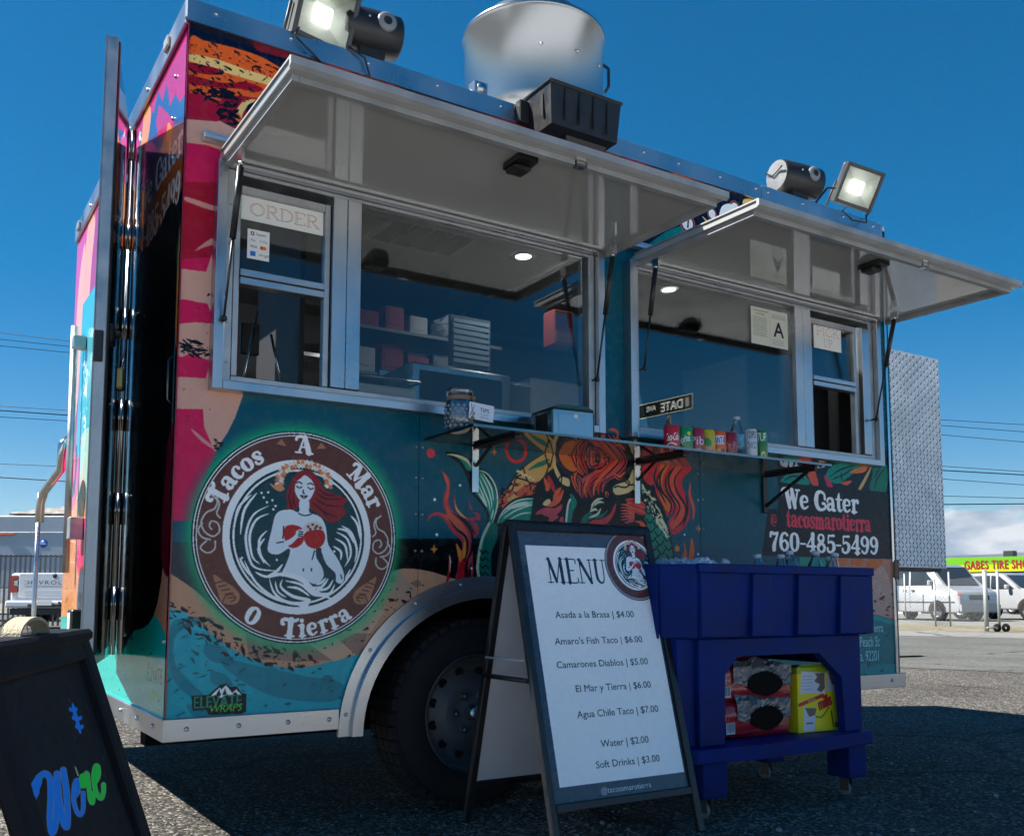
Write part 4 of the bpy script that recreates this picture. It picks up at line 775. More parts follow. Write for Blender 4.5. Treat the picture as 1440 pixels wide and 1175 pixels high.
wall_grid(0.03, TL-.03, .045, CEIL, 'inner_wall', uv=False, th=.004)
# end walls; the left one has the doorway behind the open door
DY0, DY1, DZ0, DZ1 = .824, 1.62, .57, 2.54
B = MB()
for y0, y1, z0, z1 in ((.002, DY0, ZB, ZT-.02), (DY1, TW, ZB, ZT-.02), (DY0, DY1, ZB, DZ0), (DY0, DY1, DZ1, ZT-.02)): B.box(0, .03, y0, y1, z0, z1)
for v in B.bm.verts: pass
o = B.build('end_wall', END, T); uv_planar(o, lambda p: (p.y/TW, (p.z-ZB)/(ZT-ZB)))
B = MB(); B.box(TL-.03, TL-.002, .032, TW, ZB, ZT-.02); B.build('end_wall', mat('teal_wrap', lin((10, 84, 104)), .2, coat=.4), T)
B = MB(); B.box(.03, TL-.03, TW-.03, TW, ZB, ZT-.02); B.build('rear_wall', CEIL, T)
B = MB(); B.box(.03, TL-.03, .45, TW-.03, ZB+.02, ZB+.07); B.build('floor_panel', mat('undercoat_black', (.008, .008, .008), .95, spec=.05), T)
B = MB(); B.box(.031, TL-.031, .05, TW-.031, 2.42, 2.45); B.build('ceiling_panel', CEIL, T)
B = MB(); B.box(.0, TL, 0.0, TW, 2.655, 2.68); B.build('roof', WHITEP, T)
# roof edge trim: a bright extrusion with a joint and screws
def trim_run(name, pts, m, segs):
    pass
tr = MB(); tr.box(-.014, 2.62, -.014, .0, 2.606, 2.684, .003); tr.box(-.018, 2.62, -.02, -.0141, 2.604, 2.612); trim = tr.build('roof_trim', ALU, T)
tr = MB(); tr.box(2.623, TL-.06, -.014, .0, 2.606, 2.684, .003); tr.box(2.623, TL-.06, -.02, -.0141, 2.604, 2.612)
for i in range(8):                                  # rounded corner at the right
    a0, a1 = math.pi/2*i/8, math.pi/2*(i+1)/8; r_ = .074
    q = [(TL-.06+r_*math.sin(a0), .06-r_*math.cos(a0)), (TL-.06+r_*math.sin(a1), .06-r_*math.cos(a1))]
    tr.prism([(q[0][0], q[0][1]), (q[1][0], q[1][1]), (q[1][0]-.01*math.sin(a1), q[1][1]+.01*math.cos(a1)), (q[0][0]-.01*math.sin(a0), q[0][1]+.01*math.cos(a0))], lambda a, b, t: (a, b, t), 2.606, 2.684)
tr.build('roof_trim', ALU, T)
tr = MB(); tr.box(-.014, -.0002, -.0002, TW, 2.602, 2.684, .003); tr.build('roof_trim', ALU, T)
tr = MB(); tr.box(-.011, AX-ARX-.004, -.011, -.0002, ZB-.006, ZB+.062, .002); s1 = tr.build('skirt_trim', ALU, T)
tr = MB(); tr.box(AX+ARX+.004, TL+.03, -.011, -.0002, ZB-.006, ZB+.062, .002); tr.build('skirt_trim', ALU, T)
tr = MB(); tr.box(-.011, -.0002, -.0002, TW, ZB-.006, ZB+.062, .002); tr.build('skirt_trim', ALU, T)
tr = MB(); tr.box(-.004, -.0002, -.006, -.0002, ZB+.062, 2.602); tr.build('corner_trim', mat('magenta_edge', lin((130, 20, 50)), .2), T)
# right-hand corner: polished rounded sheet
tr = MB()
for i in range(8):
    a0, a1 = math.pi/2*i/8, math.pi/2*(i+1)/8; r_ = .058
    tr.prism([(TL-.04+r_*math.sin(a0), .05-r_*math.cos(a0)), (TL-.04+r_*math.sin(a1), .05-r_*math.cos(a1)), (TL-.04+(r_-.006)*math.sin(a1), .05-(r_-.006)*math.cos(a1)), (TL-.04+(r_-.006)*math.sin(a0), .05-(r_-.006)*math.cos(a0))], lambda a, b, t: (a, b, t), ZB+.063, 2.600)
tr.build('corner_cap', CHROME, T)
def screws(spots, r=.008, ax='y'):
    proto = None
    for p in spots:
        if proto is None:
            B = MB(); B.lathe([(0, -.0062), (r*.55, -.0056), (r*.9, -.003), (r, 0)], axis='Y' if ax == 'y' else 'X', seg=8); proto = B.build('screw', SCREW, T, p)
        else: link('screw', proto.data, None, T, p)
screws([(x, -.0145, 2.655) for x in (.08, .335, .62, .90, 1.18, 1.9, 2.1, 2.35, 2.58, 2.66, 2.9, 3.2, 3.43)])
screws([(x, -.0115, ZB+.03) for x in (.06, .22, .38, .52, 2.4, 2.8, 3.2, 3.46)])
screws([(-.0115, y, ZB+.03) for y in (.12, .35, .62, .95, 1.3)], ax='x'); screws([(-.0145, y, 2.63) for y in (.25, .55, .9, 1.3, 1.8)], ax='x')
screws([(x, -.0005, z) for x in (.835, .861, 2.193, 2.222) for z in (.92, 1.05, 1.18, 1.29)], .005)
screws([(-.0005, y, z) for y, z in ((.16, 2.5), (.18, 2.36), (.17, 2.22), (.62, 2.28), (.05, .62), (.66, .62))], .007, 'x')
# wheel arch trim: a stepped bright band
def arch_band(k0, k1, y0, y1, name, m):
    n = 40; B = MB(); pts_o, pts_i = [], []
    for i in range(n+1):
        a = math.pi*i/n
        pts_o.append((AX-(ARX-k0)*math.cos(a), AZ+(ARZ-k0)*math.sin(a))); pts_i.append((AX-(ARX-k1)*math.cos(a), AZ+(ARZ-k1)*math.sin(a)))
    for i in range(n):
        q = [pts_o[i], pts_o[i+1], pts_i[i+1], pts_i[i]]
        for y in (y0, y1): B.face([(a, y, b) for a, b in q])
        for (p, q2) in ((pts_o[i], pts_o[i+1]), (pts_i[i+1], pts_i[i])): B.face([(p[0], y0, p[1]), (q2[0], y0, q2[1]), (q2[0], y1, q2[1]), (p[0], y1, p[1])])
    for p, q2 in ((pts_o[0], pts_i[0]), (pts_o[-1], pts_i[-1])): B.face([(p[0], y0, p[1]), (q2[0], y0, q2[1]), (q2[0], y1, q2[1]), (p[0], y1, p[1])])
    bmesh.ops.remove_doubles(B.bm, verts=B.bm.verts, dist=1e-5)
    return B.build(name, m, T)
fe = arch_band(-.008, .034, -.014, -.0003, 'wheel_arch_trim', ALU); f2 = arch_band(.0345, .072, -.034, .03, 'wheel_arch_lip', ALU); f2.parent = fe
screws([(AX-(ARX-.012)*math.cos(R(a)), -.0145, AZ+(ARZ-.012)*math.sin(R(a))) for a in (8, 33, 58, 78, 98, 120, 145, 170)], .007)
B = MB(); n = 24                                    # dark wheel well
for i in range(n):
    a0, a1 = math.pi*i/n, math.pi*(i+1)/n
    B.face([(AX-(ARX-.06)*math.cos(a0), .03, AZ+(ARZ-.06)*math.sin(a0)), (AX-(ARX-.06)*math.cos(a1), .03, AZ+(ARZ-.06)*math.sin(a1)), (AX-(ARX-.06)*math.cos(a1), .42, AZ+(ARZ-.06)*math.sin(a1)), (AX-(ARX-.06)*math.cos(a0), .42, AZ+(ARZ-.06)*math.sin(a0))])
B.face([(AX-(ARX-.06)*math.cos(math.pi*i/n), .42, AZ+(ARZ-.06)*math.sin(math.pi*i/n)) for i in range(n+1)]); B.build('wheel_well', mat('undercoat_black', (.008, .008, .008), .95, spec=.05), T, recalc=False)
B = MB(); B.box(.05, 3.3, .5, .58, .24, .32); B.box(.3, 3.3, 1.7, 1.78, .24, .34)
for x in (.4, 1.9, 3.1): B.box(x, x+.06, .58, 1.7, .26, .33)
B.build('chassis_frame', MATS['undercoat_black'], T)
def wheel(x, y, z, rz=0):
    W = MB(); Rr, wd = .335, .2
    W.lathe([(.205, -wd/2+.012), (.225, -wd/2), (.27, -wd/2-.006), (.312, -wd/2+.008), (.33, -wd/2+.03), (Rr, -wd*.3), (Rr, wd*.3), (.33, wd/2-.03), (.30, wd/2), (.205, wd/2)], axis='Y', seg=48)
    for k in range(44):                             # tread blocks
        a = 2*math.pi*k/44; M = Matrix.Rotation(a, 4, 'Y')
        for yy in (-.07, -.023, .023, .07): W.box(-.018, .018, yy-.019, yy+.019, Rr-.012, Rr+.007, M=M @ Matrix.Rotation(.0, 4, 'X'))
    w_ = W.build('wheel', RUBBER, T, (x, y, z))
    RM = mat('grey_wheel_paint', (.12, .125, .135), .5, .2, var=.3)
    D = MB(); D.lathe([(.212, -.104), (.216, -.098), (.206, -.088), (.194, -.08), (.19, -.055), (.186, -.03), (.165, -.022), (.15, -.03), (.11, -.05), (.085, -.058), (.07, -.05), (.06, -.05), (.0, -.05)], axis='Y', seg=48); D.lathe([(.19, -.05), (.195, .09), (.205, .1)], axis='Y', seg=32); D.build('rim', RM, w_)
    for k in range(12):
        a = 2*math.pi*(k+.5)/12; h = MB(); h.lathe([(0, 0), (.017, 0), (.017, .004), (0, .004)], axis='Y', seg=10); h.build('vent_hole', mat('hole_black', (.004, .004, .004), .9), w_, (.152*math.cos(a), -.0335, .152*math.sin(a)))
    for k in range(6):
        a = 2*math.pi*k/6; h = MB(); h.lathe([(0, -.022), (.009, -.02), (.011, -.012), (.011, 0), (.014, .002)], axis='Y', seg=8); h.build('lug_nut', mat('dull_nut', (.16, .165, .17), .4, .8), w_, (.07*math.cos(a), -.055, .07*math.sin(a)))
    h = MB(); h.lathe([(0, -.05), (.02, -.048), (.028, -.035), (.03, 0)], axis='Y', seg=20); h.build('hub_cap', STEEL, w_, (0, -.05, 0)); return w_
wheel(1.105, .115, .336)

# ------------------------------------------------------------------ serving windows
def bars(name, rects, y0, y1, m, parent, bev=.002):
    B = MB()
    for x0, x1, z0, z1 in rects: B.box(x0, x1, y0, y1, z0, z1, bev)
    return B.build(name, m, parent)
def window(x0, x1, sx0, sx1, px0, px1):
    """x0,x1 outer frame; sx the sliding sash; px the fixed pane"""
    z0, z1 = 1.408, 2.155
    f = bars('serving_window', [(x0, x0+.032, z0, z1), (x1-.032, x1, z0, z1), (x0+.0325, x1-.0325, z0, z0+.03), (x0+.0325, x1-.0325, z1-.014, z1)], -.052, .02, ALU, T)
    bars('inner_frame', [(x0+.034, x0+.062, z0+.031, z1-.015), (x1-.062, x1-.034, z0+.031, z1-.015), (x0+.0625, x1-.0625, z0+.031, z0+.052), (x0+.0625, x1-.0625, z1-.028, z1-.0145)], -.026, .05, ALU_D, f)
    ml, mr = (sx1, px0) if sx0 < px0 else (px1, sx0)
    bars('mullion', [(ml+.002, (ml+mr)/2-.001, z0+.053, z1-.029), ((ml+mr)/2+.001, mr-.002, z0+.053, z1-.029)], -.034, .045, ALU, f)
    # sash with lower half pushed up
    sf = bars('sash', [(sx0+.002, sx0+.022, 1.462, 2.098), (sx1-.022, sx1-.002, 1.462, 2.098), (sx0+.0225, sx1-.0225, 2.07, 2.098)], -.018, .012, ALU_D, f)
    bars('meeting_rail', [(sx0+.0225, sx1-.0225, 1.766, 1.789), (sx0+.0225, sx1-.0225, 1.794, 1.816)], -.026, .016, ALU, f)
    B = MB(); B.box(sx0+.022, sx1-.022, -.003, .001, 1.816, 2.07); B.build('upper_pane', GLASS, f)
    B = MB(); B.box(px0+.0, px1, -.012, -.007, z0+.052, z1-.029); B.build('fixed_pane', GLASS, f)
    for x in (x0+.048, (ml+mr)/2): screws([(x, -.0345 if x != x0+.048 else -.0265, 1.5+.13*k) for k in range(5)], .0035)
    return f
win1 = window(.095, 1.655, .158, .492, .60, 1.57); win2 = window(1.79, 3.41, 2.912, 3.262, 1.855, 2.80)
bars('post', [(3.29, 3.345, 1.462, 2.098)], -.03, .04, ALU, win2)
# insulated spring between sash halves, seen as a beaded chain
# ------------------------------------------------------------------ hatches
FLAP = mat('hatch_underside', (.42, .43, .42), .06, var=.05, vscale=1.2, spec=.6, coat=1.0)
FLAPO = mat('hatch_edge', (.34, .35, .36), .55, .15, var=.3)
def hatch(x0, x1, zf):
    zb_ = 2.158; yb, yf = -.02, (-.712 if x0 > 1 else -.690)
    B = MB(); B.prism([(yb, zb_), (yf, zf), (yf, zf+.022), (yb, zb_+.022)], lambda a, b, t: (t, a, b), x0, x1)
    h = B.build('hatch', FLAP, T)
    def rim(xa, xb, ya, yb2, name='hatch_rim'):
        B = MB(); za = lambda y: zb_+(zf-zb_)*(y-yb)/(yf-yb)
        B.prism([(ya, za(ya)-.0005), (yb2, za(yb2)-.0005), (yb2, za(yb2)-.019), (ya, za(ya)-.019)], lambda a, b, t: (t, a, b), xa, xb)
        return B.build(name, FLAPO, h)
    rim(x0+.012, x0+.034, yb-.02, yf+.03); rim(x1-.034, x1-.012, yb-.02, yf+.03)
    rim(x0+.035, x0+(x1-x0)*.60, yf+.03, yf+.052); rim(x0+(x1-x0)*.60+.05, x1-.035, yf+.03, yf+.052)
    B = MB(); B.prism([(yf-.014, zf+.004), (yf-.0005, zf-.004), (yf-.0005, zf+.03), (yf-.014, zf+.026)], lambda a, b, t: (t, a, b), x0-.006, x1+.006)
    B.prism([(yb-.02, zb_+.0225), (yf-.0005, zf+.0225), (yf-.0005, zf+.028), (yb-.02, zb_+.028)], lambda a, b, t: (t, a, b), x0-.006, x1+.006); B.build('hatch_edge', FLAPO, h)
    B = MB(); xm = x0+(x1-x0)*.60+.025; B.box(xm-.018, xm+.018, yf+.03, yf+.052, zf-.02, zf-.002); B.build('latch_keeper', STEEL, h)
    # black paddle latch on the underside
    B = MB(); xl = x0+(x1-x0)*.51; yl = -.56
    B.prism([(-.055, -.04), (.055, -.04), (.06, -.03), (.06, .03), (.055, .04), (-.055, .04), (-.06, .03), (-.06, -.03)], lambda a, b, t: (xl+a*.62, yl+b*1.3, t), 2.132, 2.15)
    B.box(xl-.032, xl+.032, yl-.02, yl+.045, 2.115, 2.1318, .006); B.build('paddle_latch', BLK, h)
    return h
h1 = hatch(.105, 1.692, 2.152); h2 = hatch(1.828, 3.497, 2.150)
def strut(a, b):
    a, b = Vector(a), Vector(b); d = b-a
    B = MB(); B.tube([a+d*.52, b-d*.02], .0105, 10); B.tube([a, a+d*.54], .0042, 8); s_ = B.build('gas_strut', BLKM, T)
    B = MB(); B.sphere(a, .012, 1); B.tube([a, a+Vector((0, .03, 0))], .005, 6); B.build('ball_end', BLKM, s_)
    B = MB(); B.sphere(b, .010, 1); B.box(b.x-.004, b.x+.004, b.y-.02, b.y+.02, b.z-.002, min(b.z+.05, 2.145)); B.build('bracket', STEEL, s_)
strut((.121, -.066, 1.63), (.12, -.205, 2.082)); strut((1.60, -.066, 1.62), (1.60, -.172, 2.095))
strut((1.845, -.066, 1.695), (1.85, -.139, 2.104)); strut((3.33, -.066, 1.635), (3.33, -.19, 2.115))
B = MB(); B.box(.05, 3.50, -.022, -.0003, 2.218, 2.252, .002); B.prism([(0, 0), (-.02, -.006), (-.02, .006), (0, .02)], lambda a, b, t: (t, a-.022, b+2.225), .05, 3.5); B.build('drip_rail', mat('rail_white', (.6, .6, .6), .3, .6), T)
# ------------------------------------------------------------------ open door on the left end, swung forward
HX, HY = -.014, .826; DA = math.atan2(-.9689, -.2475)
DOORF = mat('glossy_black_wrap', (.010, .011, .014), .03, spec=.6, coat=.6)
def dl(b, name, m, par): return b.build(name, m, par)
B = MB(); B.box(.012, .742, -.028, 0, DZ0-.03, DZ1, .004); door = B.build('door', DOORF, T, (HX, HY, 0), (0, 0, DA))
B = MB(); B.box(.7425, .752, -.034, .004, DZ0-.035, DZ1+.004, .002); B.box(.012, .752, -.034, -.0285, DZ0-.03, DZ1+.004); B.build('door_edge', ALU_D, door)
B = MB(); B.box(.712, .741, .0005, .010, DZ0+.01, DZ1-.004, .003); B.build('door_seal', BLK, door)
B = MB(); B.tube([(0, .006, DZ0-.03), (0, .006, DZ1+.03)], .006, 12)
for k in range(6): z = DZ0+.1+k*.36; B.tube([(0, .006, z), (0, .006, z+.12)], .0095, 12)
B.build('hinge', mat('dull_chrome', (.34, .34, .35), .16, 1.0), door)
B = MB(); B.box(.62, .70, .0005, .022, 1.56, 1.62, .006); B.box(.64, .69, .022, .04, 1.585, 1.60, .003); B.build('door_latch', BLK, door)
B = MB(); B.tube([(.56, .03, 1.50), (.56, .045, 1.55), (.60, .05, 1.56), (.60, .04, 1.50)], .004, 8); hsp = B.build('hasp', CHROME, door)
B = MB(); B.box(.555, .61, .022, .05, 1.43, 1.50, .006); B.build('padlock', mat('brass', (.42, .34, .14), .35, .9, var=.3), door)
B = MB(); B.box(.7525, .762, -.032, -.004, 1.48, 1.58, .003); B.build('striker_box', BLKM, door)
screws([(-.2215, -.0035, z) for z in ()], .006)
# things fixed to the left end wall
B = MB(); B.tube([(-.002, .045, 1.36), (-.018, .045, 1.375), (-.018, .045, 1.50), (-.002, .045, 1.515)], .005, 10); B.box(-.005, -.0005, .03, .06, 1.33, 1.545, .002); B.build('grab_handle', mat('dark_handle', (.06, .065, .07), .15, .9), T)
B = MB(); B.box(-.026, -.0145, .20, .26, 2.625, 2.665, .004); B.build('marker_light', mat('clear_lens', (.5, .48, .44), .1, coat=.6), T)
B = MB(); B.box(-.026, -.0145, 2.12, 2.18, 2.625, 2.665, .004); B.build('marker_light', MATS['clear_lens'], T)
B = MB(); B.tube([(-.04, 1.96, 2.07), (-.04, 1.90, .87)], .017, 10); B.box(-.06, -.0005, 1.84, 1.90, 1.94, 2.0, .003); B.box(-.06, -.0005, 1.70, 1.78, 1.02, 1.12, .003); B.build('lock_bar', ALU_D, T)
B = MB(); B.tube([(-.03, 2.04, 1.53), (-.06, 2.04, 1.50), (-.06, 2.06, 1.38), (-.09, 2.42, 1.30), (-.10, 2.46, 1.24), (-.10, 2.46, 1.14)], .022, 10); B.build('stay_arm', STEEL, T)
B = MB(); B.tube([(-.10, 2.52, 1.30), (-.10, 2.54, .03)], .012, 10); B.box(-.13, -.07, 2.51, 2.57, 0, .03); B.build('stay_leg', STEEL, T)
B = MB(); B.box(-.05, -.0005, 1.60, 1.72, .58, .70, .006); bx_ = B.build('junction_box', BLK, T)
B = MB(); B.box(-.0525, -.0505, 1.63, 1.69, .595, .685); B.build('box_label', PAPER, bx_)
# ------------------------------------------------------------------ roof fittings
LITR = mat('lamp_housing', (.055, .06, .06), .45, .3, var=.2)
def emis(name, c, s):
    if name in MATS: return MATS[name]
    m = bpy.data.materials.new(name); m.use_nodes = True; nt = m.node_tree; nt.nodes.remove(nt.nodes['Principled BSDF'])
    e = nt.nodes.new('ShaderNodeEmission'); e.inputs[0].default_value = (*c, 1); e.inputs[1].default_value = s; nt.links.new(e.outputs[0], nt.nodes['Material Output'].inputs[0]); MATS[name] = m; return m
REFL = mat('lamp_reflector', (.42, .44, .40), .4, .4); LED = emis('led_panel', (1, .98, .93), 4.2)
def flood(loc, rot, w_=.115, h_=.105):
    B = MB(); B.box(-w_, w_, .0205, .045, -h_, h_, .012, seg=2); B.box(-w_*.7, w_*.7, .045, .065, -h_*.7, h_*.7, .008)
    for k in range(7): B.box(-w_*.6+k*w_*.2-.003, -w_*.6+k*w_*.2+.003, .06, .075, -h_*.6, h_*.6)
    f = B.build('floodlight', LITR, T, loc, rot)
    a, b_, d = w_-.018, h_-.018, .024
    B = MB(); i_, j = .034, .032
    for q in ([(-a, -b_), (a, -b_), (i_, -j), (-i_, -j)], [(a, -b_), (a, b_), (i_, j), (i_, -j)], [(a, b_), (-a, b_), (-i_, j), (i_, j)], [(-a, b_), (-a, -b_), (-i_, -j), (-i_, j)]):
        B.face([(q[0][0], -.016, q[0][1]), (q[1][0], -.016, q[1][1]), (q[2][0], .0185, q[2][1]), (q[3][0], .0185, q[3][1])])
    B.build('reflector', REFL, f)
    B = MB(); B.box(-i_+.002, i_-.002, .0145, .0185, -j+.002, j-.002); B.build('led_panel', LED, f)
    B = MB()
    for x0, x1, z0, z1 in ((-w_, -a, -h_, h_), (a, w_, -h_, h_), (-a, a, -h_, -b_), (-a, a, b_, h_)): B.box(x0, x1, -.024, .0202, z0, z1, .003)
    B.build('bezel', LITR, f)
    B = MB(); B.box(-a, a, -.0185, -.0165, -b_, b_); B.build('lens', glass('lamp_glass', (.95, .97, .95), .6), f)
    B = MB(); B.tube([(-w_-.008, .02, 0), (-w_-.008, .03, -h_-.03), (-.05, .045, -h_-.045), (.05, .045, -h_-.045), (w_+.008, .03, -h_-.03), (w_+.008, .02, 0)], .006, 8); B.build('yoke', LITR, f)
    return f
flood((.452, -.02, 2.776), (R(20), R(3), R(8)), .112, .105); flood((3.30, -.03, 2.825), (R(24), R(14), R(-22)), .105, .10)
def cable(pts, r=.004): B = MB(); B.tube(pts, r, 6); B.build('cable', BLK, T)
cable([(.36, -.02, 2.70), (.34, -.03, 2.66), (.40, -.03, 2.62), (.44, -.02, 2.60)]); cable([(.54, -.02, 2.69), (.60, -.03, 2.66), (.62, -.03, 2.60), (.60, -.02, 2.585)])
cable([(3.22, -.02, 2.71), (3.16, -.04, 2.67), (3.22, -.05, 2.63), (3.33, -.05, 2.64), (3.37, -.02, 2.70)]); cable([(3.16, .0, 2.80), (3.09, -.01, 2.78), (3.04, .0, 2.72), (3.02, .01, 2.69)], .006)
def speaker(x, y, z, L_, rz):
    B = MB(); B.lathe([(0, -L_/2), (.07, -L_/2), (.078, -L_/2+.012), (.08, 0), (.078, L_/2-.01), (.066, L_/2), (0, L_/2)], axis='X', seg=28); B.box(-.05, .05, -.03, .03, -.105, -.07, .004)
    s = B.build('speaker', BLK, T, (x, y, z), (0, 0, rz))
    B = MB(); B.lathe([(0, -L_/2-.018), (.04, -L_/2-.014), (.066, -L_/2-.001), (.072, -L_/2)], axis='X', seg=28)
    B.build('speaker_grille', mat('silver_mesh', (.20, .21, .22), .5, .5, bump=.6, bscale=400), s)
    B = MB(); B.tube([(-L_/2-.02, -.06, .02), (-L_/2-.024, 0, -.01), (-L_/2-.02, .06, .03)], .004, 6); B.build('grille_bar', BLK, s)
    M = Matrix.Rotation(R(0), 4, 'X')
    B = MB(); B.lathe([(.016, -.012), (.03, -.010), (.036, -.004), (.037, 0)], axis='Y', c=(L_*.18, -.0745, .012), seg=24); B.build('bezel_ring', mat('grey_ring', (.18, .19, .2), .4), s)
    B = MB(); B.lathe([(0, -.0072), (.0165, -.009)], axis='Y', c=(L_*.18, -.0745, .012), seg=20); B.build('lens', BLKM, s)
    B = MB(); B.lathe([(0, -.004), (.005, -.003), (.005, 0)], axis='Y', c=(-L_*.12, -.077, .015), seg=8); B.build('screw', SCREW, s)
speaker(2.90, .02, 2.785, .25, R(-6)); speaker(.645, .03, 2.80, .22, R(-6))
# exhaust fan
FX, FY = 1.76, .62
B = MB(); B.lathe([(.18, 2.68), (.185, 2.80), (.21, 2.88), (.28, 2.93), (.320, 2.97), (.332, 3.02), (.334, 3.405), (.343, 3.41), (.346, 3.42), (.341, 3.43), (.33, 3.432), (.325, 3.415), (.32, 3.15)], c=(FX, FY, 0), seg=64)
FANM = mat('spun_aluminium', (.36, .38, .40), .27, 1.0)
fan = B.build('exhaust_fan', FANM, T)
B = MB(); B.lathe([(.27, 3.38), (.275, 3.45), (.25, 3.51), (.18, 3.56), (.09, 3.58), (0, 3.585)], c=(FX, FY, 0), seg=48); B.build('fan_dome', FANM, fan)
B = MB(); B.box(FX-.23, FX+.23, FY-.23, FY+.23, 2.681, 2.80, .006); B.build('fan_curb', ALU, fan)
for a in (-118, -88, -60, -10):
    B = MB(); c_ = Vector((FX+.338*math.cos(R(a)), FY+.338*math.sin(R(a)), 3.22)); B.sphere(c_, .009, 1); B.build('rivet', SCREW, fan)
B = MB(); a = R(-28); c0 = Vector((FX+.335*math.cos(a), FY+.335*math.sin(a), 0)); o_ = Vector((math.cos(a), math.sin(a), 0))
B.tube([c0+Vector((0, 0, 3.33)), c0+o_*.03+Vector((0, 0, 3.31)), c0+o_*.03+Vector((0, 0, 3.22)), c0+o_*.012+Vector((0, 0, 3.19))], .008, 8); B.build('fan_latch', BLKM, fan)
B = MB(); B.box(1.07, 1.13, .002, .05, 2.685, 2.74, .003); B.lathe([(0, -.01), (.02, -.008), (.02, 0)], axis='Y', c=(1.10, .002, 2.712), seg=12); B.build('roof_bracket', ALU, T)
# black grease catcher hanging over the roof edge
def taper_box(B, x0, x1, y0, y1, z0, z1, kx, ky):
    q = [(x0, y0), (x1, y0), (x1, y1), (x0, y1)]; p = [(x0+kx, y0+ky), (x1-kx, y0+ky), (x1-kx, y1), (x0+kx, y1)]
    a = [B.bm.verts.new((x, y, z1)) for x, y in q]; b_ = [B.bm.verts.new((x, y, z0)) for x, y in p]
    for i in range(4): B.bm.faces.new((a[i], a[(i+1) % 4], b_[(i+1) % 4], b_[i]))
    B.bm.faces.new(a); B.bm.faces.new(b_[::-1])
B = MB(); taper_box(B, 1.285, 1.625, -.20, -.02, 2.545, 2.70, .012, .012)
for k in range(4): B.box(1.35+k*.068, 1.355+k*.068, -.203, -.196, 2.565, 2.695)
gc = B.build('grease_catcher', BLK, T)
B = MB(); B.box(1.277, 1.633, -.208, -.012, 2.70, 2.714, .005); B.box(1.42, 1.54, -.15, -.05, 2.714, 2.725, .004); B.build('catcher_lid', BLK, gc)
B = MB(); taper_box(B, 1.40, 1.60, -.14, -.02, 2.50, 2.545, .03, .03); B.build('catcher_base', BLK, gc); B = MB(); B.box(1.245, 1.29, -.05, -.016, 2.60, 2.69, .004); B.build('side_bracket', BLK, gc)
B = MB(); B.box(1.2835, 1.2855, -.15, -.135, 2.59, 2.675); B.build('sight_slot', mat('slot_black', (.003, .003, .003), .8), gc)
# checker plate wing past the right end
def checker():
    B = MB(); x0, x1, y, z0, z1 = TL+.035, TL+.475, .035, .915, 2.052
    B.box(x0, x1, y, y+.02, z0, z1, .002); w_ = B.build('checker_plate', mat('plate_aluminium', (.80, .82, .83), .5, .3, var=.2, vscale=8), T)
    L_ = MB(); r_ = 0
    z = z0+.015
    while z < z1-.012:
        x = x0+.014+(r_ % 2)*0; c_ = 0
        while x < x1-.01:
            s_ = 1 if (r_+c_) % 2 == 0 else -1; a = R(48)*s_; ca, sa = math.cos(a), math.sin(a); l_, w2 = .0165, .0046
            P = [(x+ca*l_, z+sa*l_), (x-sa*w2, z+ca*w2), (x-ca*l_, z-sa*l_), (x+sa*w2, z-ca*w2)]
            t = L_.bm.verts.new((x, y-.0034, z)); q = [L_.bm.verts.new((a_, y-.0001, b_)) for a_, b_ in P]
            for i in range(4): L_.bm.faces.new((q[i], q[(i+1) % 4], t))
            x += .0295; c_ += 1
        z += .0225; r_ += 1
    o = L_.build('tread_lug', mat('shaded_lug_aluminium', (.40, .42, .44), .22, .9), w_, kind='stuff')  # lugs toned darker than the plate to paint in the tread's shadows
    B = MB(); B.box(x0+.02, x1-.02, y+.02, y+.05, z0-.02, z0+.01); B.box(TL+.005, x0, y, y+.03, 1.0, 1.06); B.box(TL+.005, x0, y, y+.03, 1.9, 1.96); B.build('plate_frame', BLKM, w_)
checker()
B = MB(); B.box(TL-.0005, TL+.004, -.012, -.004, .85, .95); B.box(TL-.03, TL-.005, -.016, -.0005, .86, .94, .003); B.build('side_reflector', mat('amber_brown', (.12, .04, .03), .3), T)
# ------------------------------------------------------------------ papers on the windows
def plate(name, x0, x1, z0, z1, y, paint, parent, ppm=2600, bgc=(232, 232, 228), rough=.55, th=.0006, fl=False):
    c = Cv(0, x1-x0, 0, z1-z0, ppm, bgc); paint(c, x1-x0, z1-z0); im = c.image(name+'_print')
    m = print_mat(name+'_paper', im, rough, 0, .3, .0)
    B = MB(); B.box(x0, x1, y-th, y, z0, z1); o = B.build(name, m, parent); uv_planar(o, (lambda p: ((x1-p.x)/(x1-x0), (p.z-z0)/(z1-z0))) if fl else (lambda p: ((p.x-x0)/(x1-x0), (p.z-z0)/(z1-z0)))); return o
def outline_text(c, s, x, z, h, colr, inner, **k):
    for dx in (-1, 0, 1):
        for dz in (-1, 0, 1): c.text(s, x+dx*h*.035, z+dz*h*.035, h, colr, **k)
    c.text(s, x, z, h, inner, **k)
